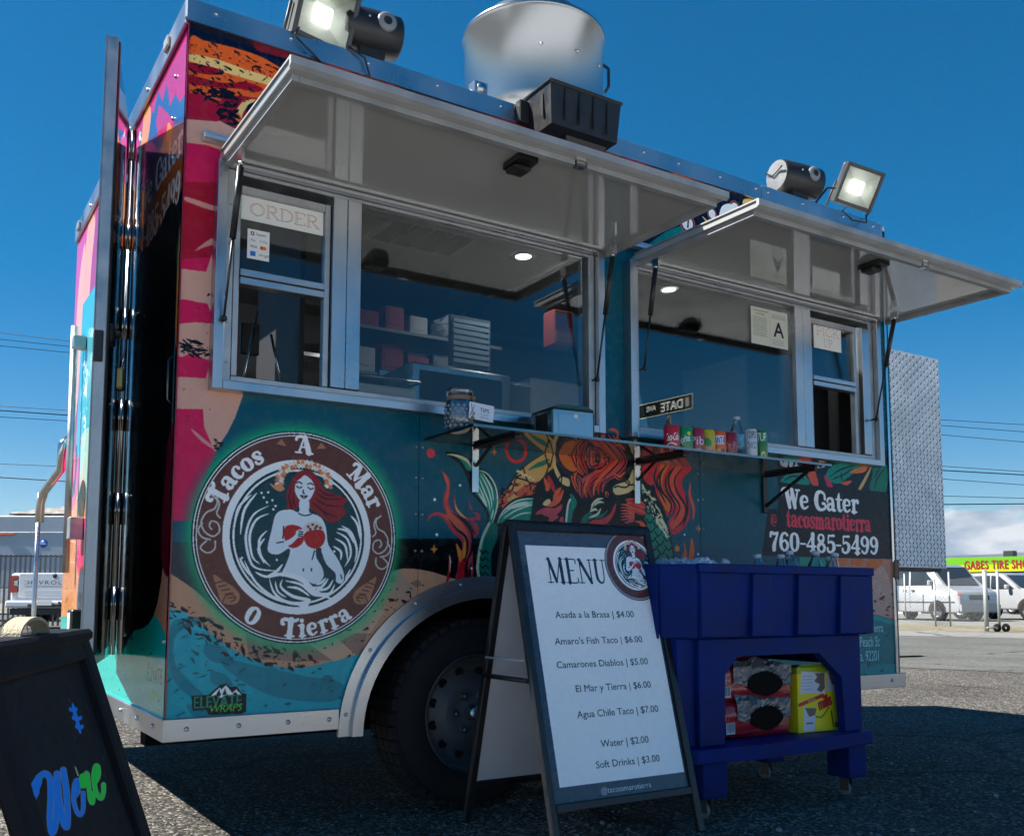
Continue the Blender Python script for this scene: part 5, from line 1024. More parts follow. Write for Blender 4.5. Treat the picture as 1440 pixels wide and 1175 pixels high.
def serif_text(c, s, x0, z0, h, wd, col_, hl=None):
    """engraved capitals built from stems and serifs"""
    G = {'O': (.9, [[(.45, 1, .06), (.14, .8, .12), (.08, .5, .16), (.14, .2, .12), (.45, 0, .06), (.76, .2, .12), (.82, .5, .16), (.76, .8, .12), (.45, 1, .06)]]),
         'R': (.85, [[(.2, 0, .14), (.2, 1, .14)], [(.2, .98, .05), (.55, .98, .08), (.68, .76, .14), (.55, .54, .08), (.2, .52, .05)], [(.4, .52, .1), (.82, .0, .12)], [(.05, .02, .04), (.36, .02, .04)], [(.05, .98, .04), (.3, .98, .04)], [(.7, .02, .04), (.95, .02, .04)]]),
         'D': (.9, [[(.2, 0, .14), (.2, 1, .14)], [(.05, .98, .04), (.45, .98, .06), (.76, .78, .12), (.82, .5, .16), (.76, .2, .12), (.45, .02, .06), (.05, .02, .04)]]),
         'E': (.75, [[(.2, 0, .14), (.2, 1, .14)], [(.05, .98, .05), (.66, .98, .05), (.68, .82, .05)], [(.2, .52, .05), (.52, .52, .05)], [(.05, .02, .05), (.68, .02, .05), (.72, .2, .05)]]),
         'P': (.75, [[(.2, 0, .14), (.2, 1, .14)], [(.2, .98, .05), (.55, .98, .08), (.66, .74, .14), (.55, .5, .08), (.2, .48, .05)], [(.05, .02, .04), (.36, .02, .04)], [(.05, .98, .04), (.3, .98, .04)]]),
         'I': (.4, [[(.2, 0, .14), (.2, 1, .14)], [(.05, .02, .04), (.36, .02, .04)], [(.05, .98, .04), (.36, .98, .04)]]),
         'C': (.8, [[(.74, .78, .06), (.6, .96, .07), (.35, .98, .09), (.12, .75, .13), (.08, .5, .15), (.12, .22, .13), (.35, .02, .09), (.62, .04, .07), (.76, .2, .06)]]),
         'K': (.85, [[(.2, 0, .14), (.2, 1, .14)], [(.2, .42, .05), (.72, .98, .05)], [(.38, .58, .12), (.8, .0, .12)], [(.05, .02, .04), (.36, .02, .04)], [(.05, .98, .04), (.36, .98, .04)], [(.6, .98, .04), (.85, .98, .04)], [(.66, .02, .04), (.95, .02, .04)]]),
         'U': (.85, [[(.2, 1, .13), (.2, .25, .13), (.42, .02, .08), (.62, .2, .05), (.66, 1, .05)], [(.05, .98, .04), (.36, .98, .04)], [(.52, .98, .04), (.8, .98, .04)]]),
         'M': (1.15, [[(.2, 0, .05), (.22, 1, .05)], [(.22, .98, .14), (.55, .05, .12)], [(.57, .05, .05), (.9, .98, .05)], [(.94, 0, .15), (.92, 1, .15)], [(.05, .02, .04), (.36, .02, .04)], [(.8, .02, .04), (1.08, .02, .04)], [(.1, .98, .04), (.26, .98, .04)], [(.88, .98, .04), (1.06, .98, .04)]]),
         'N': (1.0, [[(.2, 0, .05), (.2, 1, .05)], [(.2, .98, .15), (.8, .02, .13)], [(.82, .0, .05), (.82, 1, .05)], [(.05, .02, .04), (.36, .02, .04)], [(.7, .98, .04), (.95, .98, .04)], [(.08, .98, .04), (.24, .98, .04)]]), ' ': (.4, [])}
    tot = sum(G[ch][0] for ch in s); k = wd/(tot*h); x = x0
    for ch in s:
        a, st = G[ch]; c.tf = lambda p, q: (x+p*h*k, z0+q*h)
        for q in st: c.stroke(q, h, col_)
        if hl:
            for q in st: c.stroke([(p[0], p[1], max(.012, p[2]-.055)) for p in q], h, hl)
        x += a*h*k
    c.tf = None
def p_order(c, w_, h_): serif_text(c, 'ORDER', w_*.10, h_*.26, h_*.52, w_*.84, (176, 84, 74), (232, 226, 222))
plate('order_sign', .184, .468, 1.990, 2.070, -.0035, p_order, win1)
def p_pay(c, w_, h_):
    c._raw([(w_*.14, h_*.80), (w_*.30, h_*.80), (w_*.30, h_*.92), (w_*.14, h_*.92)], (30, 30, 30)); c._raw([(w_*.18, h_*.83), (w_*.26, h_*.83), (w_*.26, h_*.89), (w_*.18, h_*.89)], (235, 235, 232))
    c.text('Square', w_*.38, h_*.82, h_*.09, (40, 40, 40), 'L'); c.text('Pay', w_*.16, h_*.6, h_*.08, (90, 90, 90), 'L'); c.text('G Pay', w_*.56, h_*.6, h_*.08, (90, 90, 90), 'L')
    c.text('VISA', w_*.12, h_*.38, h_*.09, (20, 40, 130), 'L', bold=.02); c.disc(w_*.66, h_*.42, h_*.065, (220, 60, 30)); c.disc(w_*.78, h_*.42, h_*.065, (235, 120, 30))
    c._raw([(w_*.14, h_*.10), (w_*.38, h_*.10), (w_*.38, h_*.26), (w_*.14, h_*.26)], (30, 110, 190)); c.text('DISCOVER', w_*.52, h_*.14, h_*.07, (60, 50, 50), 'L', sx=.8); c.disc(w_*.84, h_*.13, h_*.03, (235, 130, 40))
plate('payment_sticker', .207, .281, 1.862, 1.962, -.0035, p_pay, win1, 5000)
def p_grade(c, w_, h_):
    c._raw([(w_*.497, 0), (w_*.503, 0), (w_*.503, h_), (w_*.497, h_)], (150, 150, 140)); rr = random.Random(5)
    c.text('Environmental Health', w_*.26, h_*.90, h_*.05, (60, 64, 60), 'C', bold=.02, sx=.9); c.text('Food Grade', w_*.25, h_*.82, h_*.05, (60, 64, 60), 'C', bold=.02)
    for i in range(13): c._raw([(w_*.05, h_*(.74-i*.042)), (w_*(.40+.05*rr.random()), h_*(.74-i*.042)), (w_*.42, h_*(.752-i*.042)), (w_*.05, h_*(.752-i*.042))], (128, 130, 122))
    for i in range(3): c._raw([(w_*.56, h_*(.88-i*.045)), (w_*.94, h_*(.88-i*.045)), (w_*.94, h_*(.892-i*.045)), (w_*.56, h_*(.892-i*.045))], (110, 112, 106))
    c.text('A', w_*.75, h_*.30, h_*.42, (24, 26, 40), 'C', bold=.05)
    for i in range(4): c._raw([(w_*.56, h_*(.2-i*.04)), (w_*.88, h_*(.2-i*.04)), (w_*.88, h_*(.208-i*.04)), (w_*.56, h_*(.208-i*.04))], (110, 112, 106))
plate('grade_card', 2.530, 2.772, 1.915, 2.088, -.0125, p_grade, win2, 3000, (206, 208, 196))
def p_pick(c, w_, h_): serif_text(c, 'PICK', w_*.08, h_*.56, h_*.34, w_*.84, (196, 120, 112), (226, 218, 214)); serif_text(c, 'UP', w_*.34, h_*.12, h_*.32, w_*.34, (196, 120, 112), (226, 218, 214))
plate('pick_up_sign', 2.965, 3.165, 1.958, 2.078, -.0035, p_pick, win2)
# ------------------------------------------------------------------ inside, behind the glass
def downlight(x, y):
    B = MB(); B.lathe([(.04, -.004), (.055, -.006), (.07, -.003), (.075, 0)], c=(x, y, 2.4195), seg=28); d = B.build('downlight', mat('lamp_ring', (.5, .5, .5), .25, .8), T)
    B = MB(); B.lathe([(0, -.003), (.039, -.003)], c=(x, y, 2.4195), seg=24); B.build('lamp_disc', emis('downlight_disc', (.95, 1, 1), 4.5), d)
    l = bpy.data.lights.new('downlight_glow', 'AREA'); l.shape = 'DISK'; l.size = .07; l.energy = 1.3; l.color = (.92, .98, 1); o = bpy.data.objects.new('downlight_glow', l); col.objects.link(o); o.location = (x, y, 2.41); o.parent = T
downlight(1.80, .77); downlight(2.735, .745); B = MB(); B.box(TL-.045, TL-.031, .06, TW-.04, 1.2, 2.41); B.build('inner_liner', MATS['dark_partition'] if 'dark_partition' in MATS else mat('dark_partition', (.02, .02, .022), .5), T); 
B = MB(); B.box(1.03, 1.50, .62, .96, 2.404, 2.419, .003); v_ = B.build('ceiling_vent', mat('vent_frame', (.22, .23, .24), .4), T)
for k in range(4): B = MB(); B.box(1.06+k*.105, 1.15+k*.105, .66, .92, 2.400, 2.4035); B.build('vent_slot', mat('vent_dark', (.004, .004, .004), .9, spec=.1), v_)
B = MB(); B.box(1.0, 3.3, 1.98, 2.0, 2.39, 2.419); B.box(1.98, 2.0, .05, 1.98, 2.39, 2.419); B.build('ceiling_rail', CEIL, T)
B = MB(); B.box(.05, TL-.06, .06, .50, 1.30, 1.33, .003); B.build('counter', STEEL, T)
B = MB(); B.box(1.02, 1.05, 1.0, 1.3, 1.3, 2.0) if False else None; B.box(1.1, 2.7, 1.92, 2.25, 1.72, 1.745); B.box(1.1, 2.7, 1.92, 2.25, 2.08, 2.10); B.box(1.1, 2.7, 1.5, 2.25, 1.28, 1.31); B.build('wall_shelf', STEEL, T)
B = MB(); B.box(2.5, 3.1, 1.75, 2.2, ZB+.1, 2.1, .01); B.build('refrigerator', mat('fridge_panel', (.42, .43, .43), .3, .3), T)
B = MB(); B.box(1.92, 2.55, .75, 1.5, 2.1, 2.3, .01); B.build('range_hood', STEEL, T) if False else None
pk = random.Random(12)
pals = [(.26, .03, .035), (.45, .45, .44), (.30, .05, .06), (.25, .25, .27), (.3, .17, .12)]
pi_ = 0
for z, n_ in ((2.101, 7), (1.746, 8), (1.311, 6)):
    x = 1.3; tier = {7: 'top', 8: 'middle', 6: 'bottom'}[n_]
    for k in range(n_):
        w_ = pk.uniform(.10, .18); h_ = pk.uniform(.08, .2); B = MB(); B.box(-w_/2, w_/2, -.1, .1, 0, h_, .006)
        ci = pk.randrange(5); B.box(-w_*.35, w_*.35, -.102, -.0995, h_*.3, h_*.7)
        o = B.build('supply_box', mat('carton_%d' % ci, pals[ci], .5, var=.2), None, (x+w_/2, 2.08, z), group='supply cartons on the shelves inside the trailer', label='%s carton, %s from the left on the %s wall shelf inside the trailer' % (('dark red', 'white', 'crimson', 'grey', 'orange brown')[ci], ('first', 'second', 'third', 'fourth', 'fifth', 'sixth', 'seventh', 'eighth')[k], tier), category='carton'); x += w_+.03
pb = random.Random(5); B = MB(); bmesh.ops.create_icosphere(B.bm, subdivisions=3, radius=1)
for v in B.bm.verts: v.co = Vector((v.co.x*.15, v.co.y*.09, v.co.z*.075))+Vector((pb.uniform(-1, 1), pb.uniform(-1, 1), pb.uniform(-1, 1)))*.011
o = B.build('plastic_bag', mat('crumpled_plastic', (.45, .48, .50), .2, coat=.6, bump=.5, bscale=30), None, (1.66, 1.18, 2.115)); o['label'] = 'crumpled clear plastic bag on the rack inside, left of the louvre panel'; o['category'] = 'plastic bag'
B = MB(); B.box(1.05, 1.85, 1.05, 1.35, 2.02, 2.035); B.box(1.05, 1.85, 1.05, 1.35, 1.80, 1.815)
B.build('hanging_rack', mat('rack_steel', (.3, .31, .32), .4, .8), T)
for i, (x, z, w3, h3, ci) in enumerate(((1.12, 2.0355, .13, .09, 0), (1.27, 2.0355, .10, .13, 2), (1.40, 2.0355, .10, .10, 1), (1.10, 1.8155, .14, .13, 1), (1.26, 1.8155, .12, .16, 0), (1.40, 1.8155, .12, .12, 2), (1.54, 1.8155, .12, .15, 3))):
    B = MB(); B.box(-w3/2, w3/2, -.08, .08, 0, h3, .005); B.box(-w3*.35, w3*.35, -.0825, -.0803, h3*.3, h3*.75)
    B.build('supply_packet', mat('carton_%d' % ci, pals[ci], .5, var=.2), None, (x, 1.18, z), label='%s packet, %s from the left on the %s rack behind the large left window' % (('red', 'white', 'crimson', 'grey')[ci], ('first', 'second', 'third', 'fourth')[i if i < 3 else i-3], 'upper' if i < 3 else 'lower'), category='packet', group='packets on the hanging rack in the trailer')
# countertop equipment
ob = empty('griddle', 'stainless steel griddle box with dark back standing behind the large left window', 'griddle', (1.23, .50, 1.331))
B = MB(); B.box(-.24, .24, -.14, .16, 0, .37, .008); B.build('body', STEEL, ob); B = MB(); B.box(-.20, .19, -.144, -.1405, .01, .34, .001); B.build('front_panel', mat('dark_front', (.03, .032, .035), .6, var=.6, vscale=9), ob); B = MB(); B.box(-.24, .24, .165, .18, .37, .40, .004); B.build('splash_guard', STEEL, ob)  # front panel in a dark, mottled tone
ob = empty('food_pan', 'pale plastic food pan with metal rim behind the large left window, next to the mullion', 'pan', (.80, .30, 1.331))
B = MB(); B.box(-.14, .14, -.09, .09, 0, .22, .01); B.build('body', PAPER, ob); B = MB(); B.tube([(-.15, -.1, .245), (.15, -.1, .245), (.15, .1, .245), (-.15, .1, .245)], .006, 8, closed=True); B.build('rim', STEEL, ob)
ob = empty('louvred_panel', 'pale blue slatted louvre panel leaning above the griddle inside the trailer', 'louvre panel', (1.48, .90, 1.86)); ob.scale = (.66, 1, .54)
B = MB(); B.box(-.02, 0, 0, .02, 0, .46); B.box(.30, .32, 0, .02, 0, .46); B.box(0, .30, 0, .02, .44, .46); B.box(0, .30, 0, .02, 0, .02); B.build('frame', CEIL, ob)
sl = None
for k in range(8):
    if sl is None: B = MB(); B.box(0, .30, -.012, .014, 0, .034); sl = B.build('slat', mat('slat_blue', (.36, .44, .5), .4), ob, (0, 0, .03))
    else: link('slat', sl.data, None, ob, (0, 0, .03+k*.052))
ob = empty('red_storage_box', 'red box hanging inside behind the right edge of the large left window', 'box', (2.03, .80, 2.0)); B = MB(); B.box(-.06, .06, -.05, .05, 0, .18, .006); B.build('body', mat('box_red', (.34, .06, .03), .45), ob); B = MB(); B.box(-.05, .05, -.053, -.0505, .02, .07); B.build('front_label', mat('box_orange', (.5, .2, .08), .5), ob)
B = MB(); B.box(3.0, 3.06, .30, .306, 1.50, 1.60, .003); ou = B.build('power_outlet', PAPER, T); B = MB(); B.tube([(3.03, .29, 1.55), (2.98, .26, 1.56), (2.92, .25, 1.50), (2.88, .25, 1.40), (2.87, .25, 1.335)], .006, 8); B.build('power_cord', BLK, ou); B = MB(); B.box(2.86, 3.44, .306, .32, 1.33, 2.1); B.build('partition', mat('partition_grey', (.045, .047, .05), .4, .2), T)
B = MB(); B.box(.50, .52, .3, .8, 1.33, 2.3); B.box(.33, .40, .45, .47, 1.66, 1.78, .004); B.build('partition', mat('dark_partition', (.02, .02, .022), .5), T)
for (xa, za, xb, zb2) in ((.30, 1.46, .36, 1.80), (.41, 1.72, .47, 1.5)): B = MB(); B.tube([(xa, .35, za), (xb, .36, zb2)], .005, 6); B.build('hanging_rod', STEEL, T)
B = MB(); B.box(2.36, 2.44, .9, .92, 1.62, 1.74, .004); B.build('wall_switch', BLKM, T); B = MB(); B.box(TL-.055, TL-.047, .86, 1.46, 1.4, 2.2, .002); B.build('inner_door', mat('inner_door_grey', (.48, .50, .50), .3), T)

# ------------------------------------------------------------------ acrylic shelf under the windows
B = MB(); B.box(.866, 2.636, -.352, -.004, 1.315, 1.325, .001); sh = B.build('serving_shelf', ACRYL, T)
B = MB(); B.box(.866, 2.636, -.3535, -.3522, 1.3155, 1.3245); B.build('shelf_edge', glass('acrylic_edge', (.5, .55, .55), 2.2, .15), sh)
for x in (1.075, 1.848, 2.60):
    B = MB(); B.box(x-.014, x+.014, -.014, -.0005, 1.14, 1.312, .002); bk = B.build('shelf_bracket', BLKM if x > 2 else STEEL, sh)
    B = MB(); B.box(x-.012, x+.012, -.30, -.015, 1.300, 1.314, .002); B.prism([(-.016, 1.165), (-.016, 1.18), (-.235, 1.30), (-.26, 1.30)] if x > 2 else [(-.016, 1.235), (-.016, 1.245), (-.11, 1.30), (-.125, 1.30)], lambda a, b, t: (t, a, b), x-.005, x+.005); B.build('bracket_arm', BLKM, bk)
# ------------------------------------------------------------------ drinks and things on the acrylic shelf
SZ = 1.3255
def canvas_wrap(name, bgc, paint, w_=.2, h_=.12, rough=.28, metal=.0):
    c = Cv(0, w_, 0, h_, 2200, bgc); paint(c, w_, h_); m = print_mat(name, c.image(name+'_img'), rough, .3, .5, 0); return m
def can(name, x, y, label, bgc, paint, slim=False, rz=0.0):
    r_, h_ = (.0265, .150) if slim else (.0325, .1215)
    t = empty(name, label, 'drink can', (x, y, SZ), rz, 'drink cans lined up on the shelf')
    B = MB(); n = 32; prof = [(r_*.80, .001), (r_*.86, .004), (r_, .012), (r_, h_-.014), (r_*.93, h_-.008), (r_*.86, h_-.002)]
    B.lathe(prof, seg=n); o = B.build('can_body', canvas_wrap(name+'_'+str(len(MATS))+str(int(x*1000)), bgc, paint), t)
    uv = o.data.uv_layers.new(name='UVMap')
    for p in o.data.polygons:
        an = [math.atan2(o.data.vertices[o.data.loops[l].vertex_index].co.y, o.data.vertices[o.data.loops[l].vertex_index].co.x) for l in p.loop_indices]
        if max(an)-min(an) > 3: an = [a+2*math.pi if a < 0 else a for a in an]
        for l, a in zip(p.loop_indices, an): uv.data[l].uv = ((a+math.pi)/(2*math.pi), o.data.vertices[o.data.loops[l].vertex_index].co.z/h_)
    B = MB(); B.lathe([(0, h_-.006), (r_*.72, h_-.006), (r_*.80, h_-.001), (r_*.86, h_-.0005), (r_*.88, h_-.003)], seg=n); B.box(-.008, .008, -.012, .006, h_-.0055, h_-.0045); B.build('can_lid', STEEL, t)
    return t
def at_front(w_): return w_*.25                    # label centre faces the camera
def cap(txt, colr, sx=.8, rot=0, h=.030, y=.055, extra=None, sh=0):
    def f(c, w_, h_):
        for k in (.02, .52): 
            if extra: extra(c, w_*k, w_)
            c.text(txt, w_*(k+.12), y, h, colr, 'C', bold=.03, sx=sx, rot=rot, shear=sh)
    return f
can('soda_can', 1.895, -.17, 'red soda can with white script, leftmost drink on the shelf', (196, 16, 40), cap('Coca-Cola', (240, 240, 240), .30, .10, .032, extra=lambda c, x, w_: c.stroke([(x, .035), (x+w_*.1, .045), (x+w_*.22, .038)], .004, (240, 240, 240)), sh=.25))
can('soda_can', 1.966, -.17, 'green soda can between two red ones on the shelf', (0, 142, 86), cap('Sprite', (236, 240, 240), .48, .25, .03, extra=lambda c, x, w_: c.disc(x+w_*.2, .09, .008, (240, 220, 40))))
can('soda_can', 2.030, -.17, 'crimson soda can with pale outlined letters beside the green can', (160, 20, 60), cap('Pib', (226, 200, 214), 1.1, 0, .036, .05, extra=lambda c, x, w_: c.stroke([(x, .03), (x+w_*.2, .03)], .008, (226, 170, 190))))
can('soda_can', 2.091, -.17, 'yellow soda can with green splash on the shelf', (196, 176, 20), cap('', (20, 120, 60), extra=lambda c, x, w_: (c.poly([(x+.008, .07), (x+.022, .085), (x+.04, .06), (x+.022, .045)], (20, 140, 70)), c.poly([(x+.01, .02), (x+.04, .02), (x+.045, .05), (x+.02, .04)], (230, 120, 110)))))
can('soda_can', 2.153, -.17, 'orange soda can with blue lettering on the shelf', (226, 90, 20), cap('FANTA', (24, 50, 150), .46, 0, .028, .066, extra=lambda c, x, w_: (c._raw([(x+.003, .062), (x+.047, .062), (x+.047, .098), (x+.003, .098)], (230, 232, 240)), c.disc(x+.02, .03, .014, (250, 150, 30)), c.disc(x+.04, .035, .010, (50, 40, 80)))))
can('soda_can', 2.217, -.17, 'dark red soda can next to the water bottle', (140, 14, 44), cap('Dr P', (210, 120, 140), .62, 0, .03, .05))
wb = empty('water_bottle', 'small clear water bottle with blue label standing between the cans', 'water bottle', (2.283, -.15, SZ), 0)
def bottle_parts(t, h_=.2, r_=.031, label=True, water=True):
    B = MB(); B.lathe([(0, .002), (r_*.8, 0), (r_, .01), (r_, h_*.28), (r_*.93, h_*.3), (r_, h_*.33), (r_, h_*.62), (r_*.8, h_*.74), (.014, h_*.88), (.0125, h_*.93)], seg=24)
    for i in range(3): pass
    B.build('bottle_body', CLEARP, t)
    B = MB(); B.lathe([(0, h_*.925), (.0145, h_*.925), (.0148, h_*.99), (.013, h_), (0, h_)], seg=16); B.build('bottle_cap', mat('white_cap', (.42, .50, .60), .3, coat=.5), t)
    if label: B = MB(); B.lathe([(r_+.0008, h_*.34), (r_+.0008, h_*.60)], seg=24); B.build('bottle_label', mat('blue_label', (.10, .34, .48), .35, var=.5, vscale=60), t)
bottle_parts(wb)
can('slim_can', 2.345, -.17, 'tall white can with dark lettering near the right end of the drinks', (196, 206, 214), cap('WHITE', (40, 40, 60), .4, 0, .026, .09, extra=lambda c, x, w_: (c.text('CLAW', x+.025, .055, .026, (40, 40, 60), 'C', bold=.03, sx=.45), c._raw([(x, .012), (x+.05, .012), (x+.05, .03), (x, .03)], (150, 170, 190))) ) if False else cap('TOPO', (40, 44, 66), .5, 0, .026, .085, extra=lambda c, x, w_: c.text('CHICO', x+.025, .05, .024, (70, 80, 110), 'C', bold=.02, sx=.5)), slim=True)
can('slim_can', 2.408, -.17, 'tall green can, rightmost drink on the shelf', (24, 120, 52), cap('7UP', (230, 236, 230), .7, 0, .03, .08, extra=lambda c, x, w_: (c.disc(x+.03, .03, .014, (220, 214, 150)), c.disc(x+.03, .03, .008, (120, 160, 60)))), slim=True)
# tip jar
t = empty('tip_jar', 'dimpled glass tip jar wrapped in twine with a white TIPS tag', 'jar', (.905, -.19, SZ))
B = MB(); B.lathe([(0, .004), (.042, 0), (.05, .01), (.051, .06), (.048, .10), (.038, .118), (.040, .122), (.046, .125), (.047, .147), (.044, .15), (.042, .147), (.036, .12), (.046, .10), (.047, .02), (0, .012)], seg=32)
B.build('glass_body', glass('jar_glass', (.62, .68, .74), 1.4, .06), t)
D = MB()
for r_ in range(6):
    for k in range(16):
        a = 2*math.pi*(k+.5*(r_ % 2))/16; z = .014+r_*.014; rr = .0512
        P = [(rr, 0, .007), (rr, .008, 0), (rr, 0, -.007), (rr, -.008, 0)]; M = Matrix.Rotation(a, 3, 'Z')
        q = [D.bm.verts.new(M @ Vector(p)+Vector((0, 0, z))) for p in P]; tp = D.bm.verts.new(M @ Vector((rr+.003, 0, 0))+Vector((0, 0, z)))
        for i in range(4): D.bm.faces.new((q[i], q[(i+1) % 4], tp))
D.build('glass_dimples', mat('dimple_glass', (.22, .27, .34), .12, coat=.6), t, kind='stuff')
TW_ = mat('jute_twine', (.30, .20, .12), .9, bump=.5, bscale=300)
B = MB()
for z in (.108, .113, .118): B.tube([(.043*math.cos(a), .043*math.sin(a), z) for a in [2*math.pi*k/20 for k in range(20)]], .0026, 6, closed=True)
B.tube([(.030, -.034, .112), (.026, -.052, .10), (.020, -.056, .06), (.016, -.055, .03)], .003, 6); B.tube([(.030, -.034, .112), (.034, -.052, .09), (.024, -.057, .05)], .003, 6); B.sphere((.018, -.056, .04), .009, 1); B.sphere((.03, -.047, .112), .007, 1); B.build('twine', TW_, t)
def p_tips(c, w_, h_):
    c.text('TIPS', w_*.62, h_*.50, h_*.26, (60, 34, 70), 'C', bold=.02, sx=1.0); c.text('are appreciated', w_*.62, h_*.34, h_*.09, (90, 110, 150), 'C', sx=.7); c.text('thank you', w_*.62, h_*.16, h_*.12, (90, 110, 150), 'C', sx=.9)
    c.stroke([(w_*.08, h_*.9), (w_*.12, h_*.5), (w_*.06, h_*.2)], .003, (70, 70, 90)); c.stroke([(w_*.2, h_*.85), (w_*.16, h_*.5), (w_*.2, h_*.3)], .002, (70, 70, 90))
tg = plate('tag', .0, .098, .038, .096, -.0575, p_tips, None, 5000, (214, 224, 238)); tg.parent = t; tg.rotation_euler = (0, R(4), 0)
# napkin dispenser
t = empty('napkin_dispenser', 'dark green and steel napkin dispenser under the large left window', 'napkin dispenser', (1.345, -.185, SZ), R(-4))
GR = mat('dark_green_enamel', (.014, .05, .045), .25, coat=.5)
B = MB(); B.prism([(-.085, -.075), (.085, -.075), (.085, .075), (-.085, .075)], lambda a, b, h: (a*1.0, b, h), .0, .105)
B.build('body', mat('dispenser_steel', (.42, .46, .48), .16, .95, var=.1), t)
B = MB(); B.box(-.089, .089, -.08, .08, .105, .114, .004); B.prism([(-.089, .114), (.089, .114), (.055, .127), (-.055, .127)], lambda a, b, h: (a, h, b), -.078, .078); B.build('lid', GR, t)
for q in ((-.092, -.0855, -.077, -.045), (-.092, -.0855, .045, .077), (.0855, .092, -.077, .077)): B = MB(); B.box(*q, 0, .105, .002); B.build('corner_frame', GR, t)
B = MB(); B.box(-.087, -.0855, -.044, .044, .012, .10); B.build('side_opening', MATS['slot_black'], t)
B = MB(); B.box(-.062, .078, -.0775, -.0755, .006, .094, .001); B.build('faceplate', mat('faceplate_steel', (.34, .44, .50), .2, .8), t)
B = MB(); B.lathe([(0, -.002), (.009, -.002), (.009, 0)], axis='Y', c=(.01, -.0757, .088), seg=12); B.build('lock_dot', PAPER, t)

# ------------------------------------------------------------------ menu board
MX0, MX1 = .956, 1.549; MW = MX1-MX0; TLT = .2516; MH, MLEG = .909, .118
t = empty('menu_board', 'black framed A-frame menu board with white price list beside the blue cooler', 'menu board', ((MX0+MX1)/2, -.53, 0))
BLK2 = mat('black_sign_frame', (.012, .013, .016), .34, var=.3, vscale=15)
def p_menu(c, w_, h_):
    c.a[:] = np.array((56, 64, 78))/255.
    for i in range(60): y = h_*(.86+.14*i/60.); c._raw([(0, y), (w_, y), (w_, y+.0009), (0, y+.0009)], (84, 94, 110))
    c._raw([(w_*.06, h_*.058), (w_*.975, h_*.058), (w_*.975, h_*.94), (w_*.06, h_*.94)], (255, 255, 255))
    serif_text(c, 'MENU', w_*.185, h_*.795, h_*.095, w_*.455, (44, 50, 62))
    INK = (50, 54, 62)
    for s_, x, y, k in (('Asada a la Brasa | $4.00', .50, .660, 1), ('Amaro\'s Fish Taco | $6.00', .50, .560, 1), ('Camarones Diablos | $5.00', .50, .473, 1), ('El Mar y Tierra | $6.00', .55, .383, 1), ('Agua Chile Taco | $7.00', .555, .290, 1), ('Water | $2.00', .565, .180, 1), ('Soft Drinks | $3.00', .565, .108, 1)):
        c.text(s_, w_*x, h_*y, h_*.026, INK, 'C', bold=.02, sx=1.1)
    c.text('@tacosamarotierra', w_*.52, h_*.020, h_*.021, (214, 218, 222), 'C', sx=1.02)
    cx_, cz_, r_ = w_*.870, h_*.872, w_*.225
    c.disc0((cx_, cz_), r_*1.03, (40, 44, 56), n=90); emblem(c, cx_, cz_, r_, True)
c = Cv(0, MW-.05, 0, MH-.05, 1500, (94, 104, 116)); p_menu(c, MW-.05, MH-.05)
POST = print_mat('menu_poster', c.image('menu_print'), .22, .5, .5, .0)
def leaf(parent, sgn, poster, tl=TLT, W_=MW, H_=MH, leg=MLEG, fr=.026, pm=None, backm=None, hz=None):
    # local frame: z up the board, y outward(-)
    topz = (leg+H_)*math.cos(tl)
    M = Matrix.Translation((0, 0, topz)) @ Matrix.Rotation(sgn*-tl, 4, 'X')
    f = MB(); w2 = W_/2; y0, y1 = (-.022, 0) if sgn > 0 else (0, .022)
    f.box(-w2, -w2+fr, y0, y1, -H_-leg+.0, 0, .003, M=M); f.box(w2-fr, w2, y0, y1, -H_-leg+.0, 0, .003, M=M); f.box(-w2+fr+.0005, w2-fr-.0005, y0, y1, -fr, 0, .003, M=M); f.box(-w2+fr+.0005, w2-fr-.0005, y0, y1, -H_, -H_+fr, .003, M=M)
    fo = f.build('frame', BLK2, parent)
    p = MB(); yy = -.010 if sgn > 0 else .004
    p.box(-w2+fr-.004, w2-fr+.004, yy, yy+.006, -H_+fr-.004, -fr+.004, M=M)
    po = p.build('poster' if poster else 'back_sheet', pm, parent)
    if poster:
        Mi = M.inverted(); 
        uv_planar(po, lambda q: (((Mi @ q).x+w2-fr+.004)/(W_-2*fr+.008), ((Mi @ q).z+H_-fr+.004)/(H_-2*fr+.008)))
    return fo, M
leaf(t, 1, True, pm=POST)
leaf(t, -1, False, pm=mat('white_corrugated_sheet', (.62, .62, .66), .5, var=.06))
B = MB(); B.box(-MW/2+.03, MW/2-.03, -.10, .10, .56, .566, .002) if False else None
for x in (-MW/2-.004, MW/2+.004): B.tube([(x, -.13, .50), (x, .13, .50)], .008, 8)
B.build('spreader_bar', BLK2, t)
B = MB(); B.tube([(-MW/2-.006, -.115, .56), (-MW/2-.006, .115, .56)], .004, 6); B.build('safety_cord', mat('grey_cord', (.4, .4, .4), .6), t)
t.location = ((MX0+MX1)/2, -.411, 0)
B = MB(); B.tube([(-MW/2, .0, (MLEG+MH)*math.cos(TLT)+.002), (MW/2, .0, (MLEG+MH)*math.cos(TLT)+.002)], .013, 8); B.build('hinge_bar', BLK2, t)

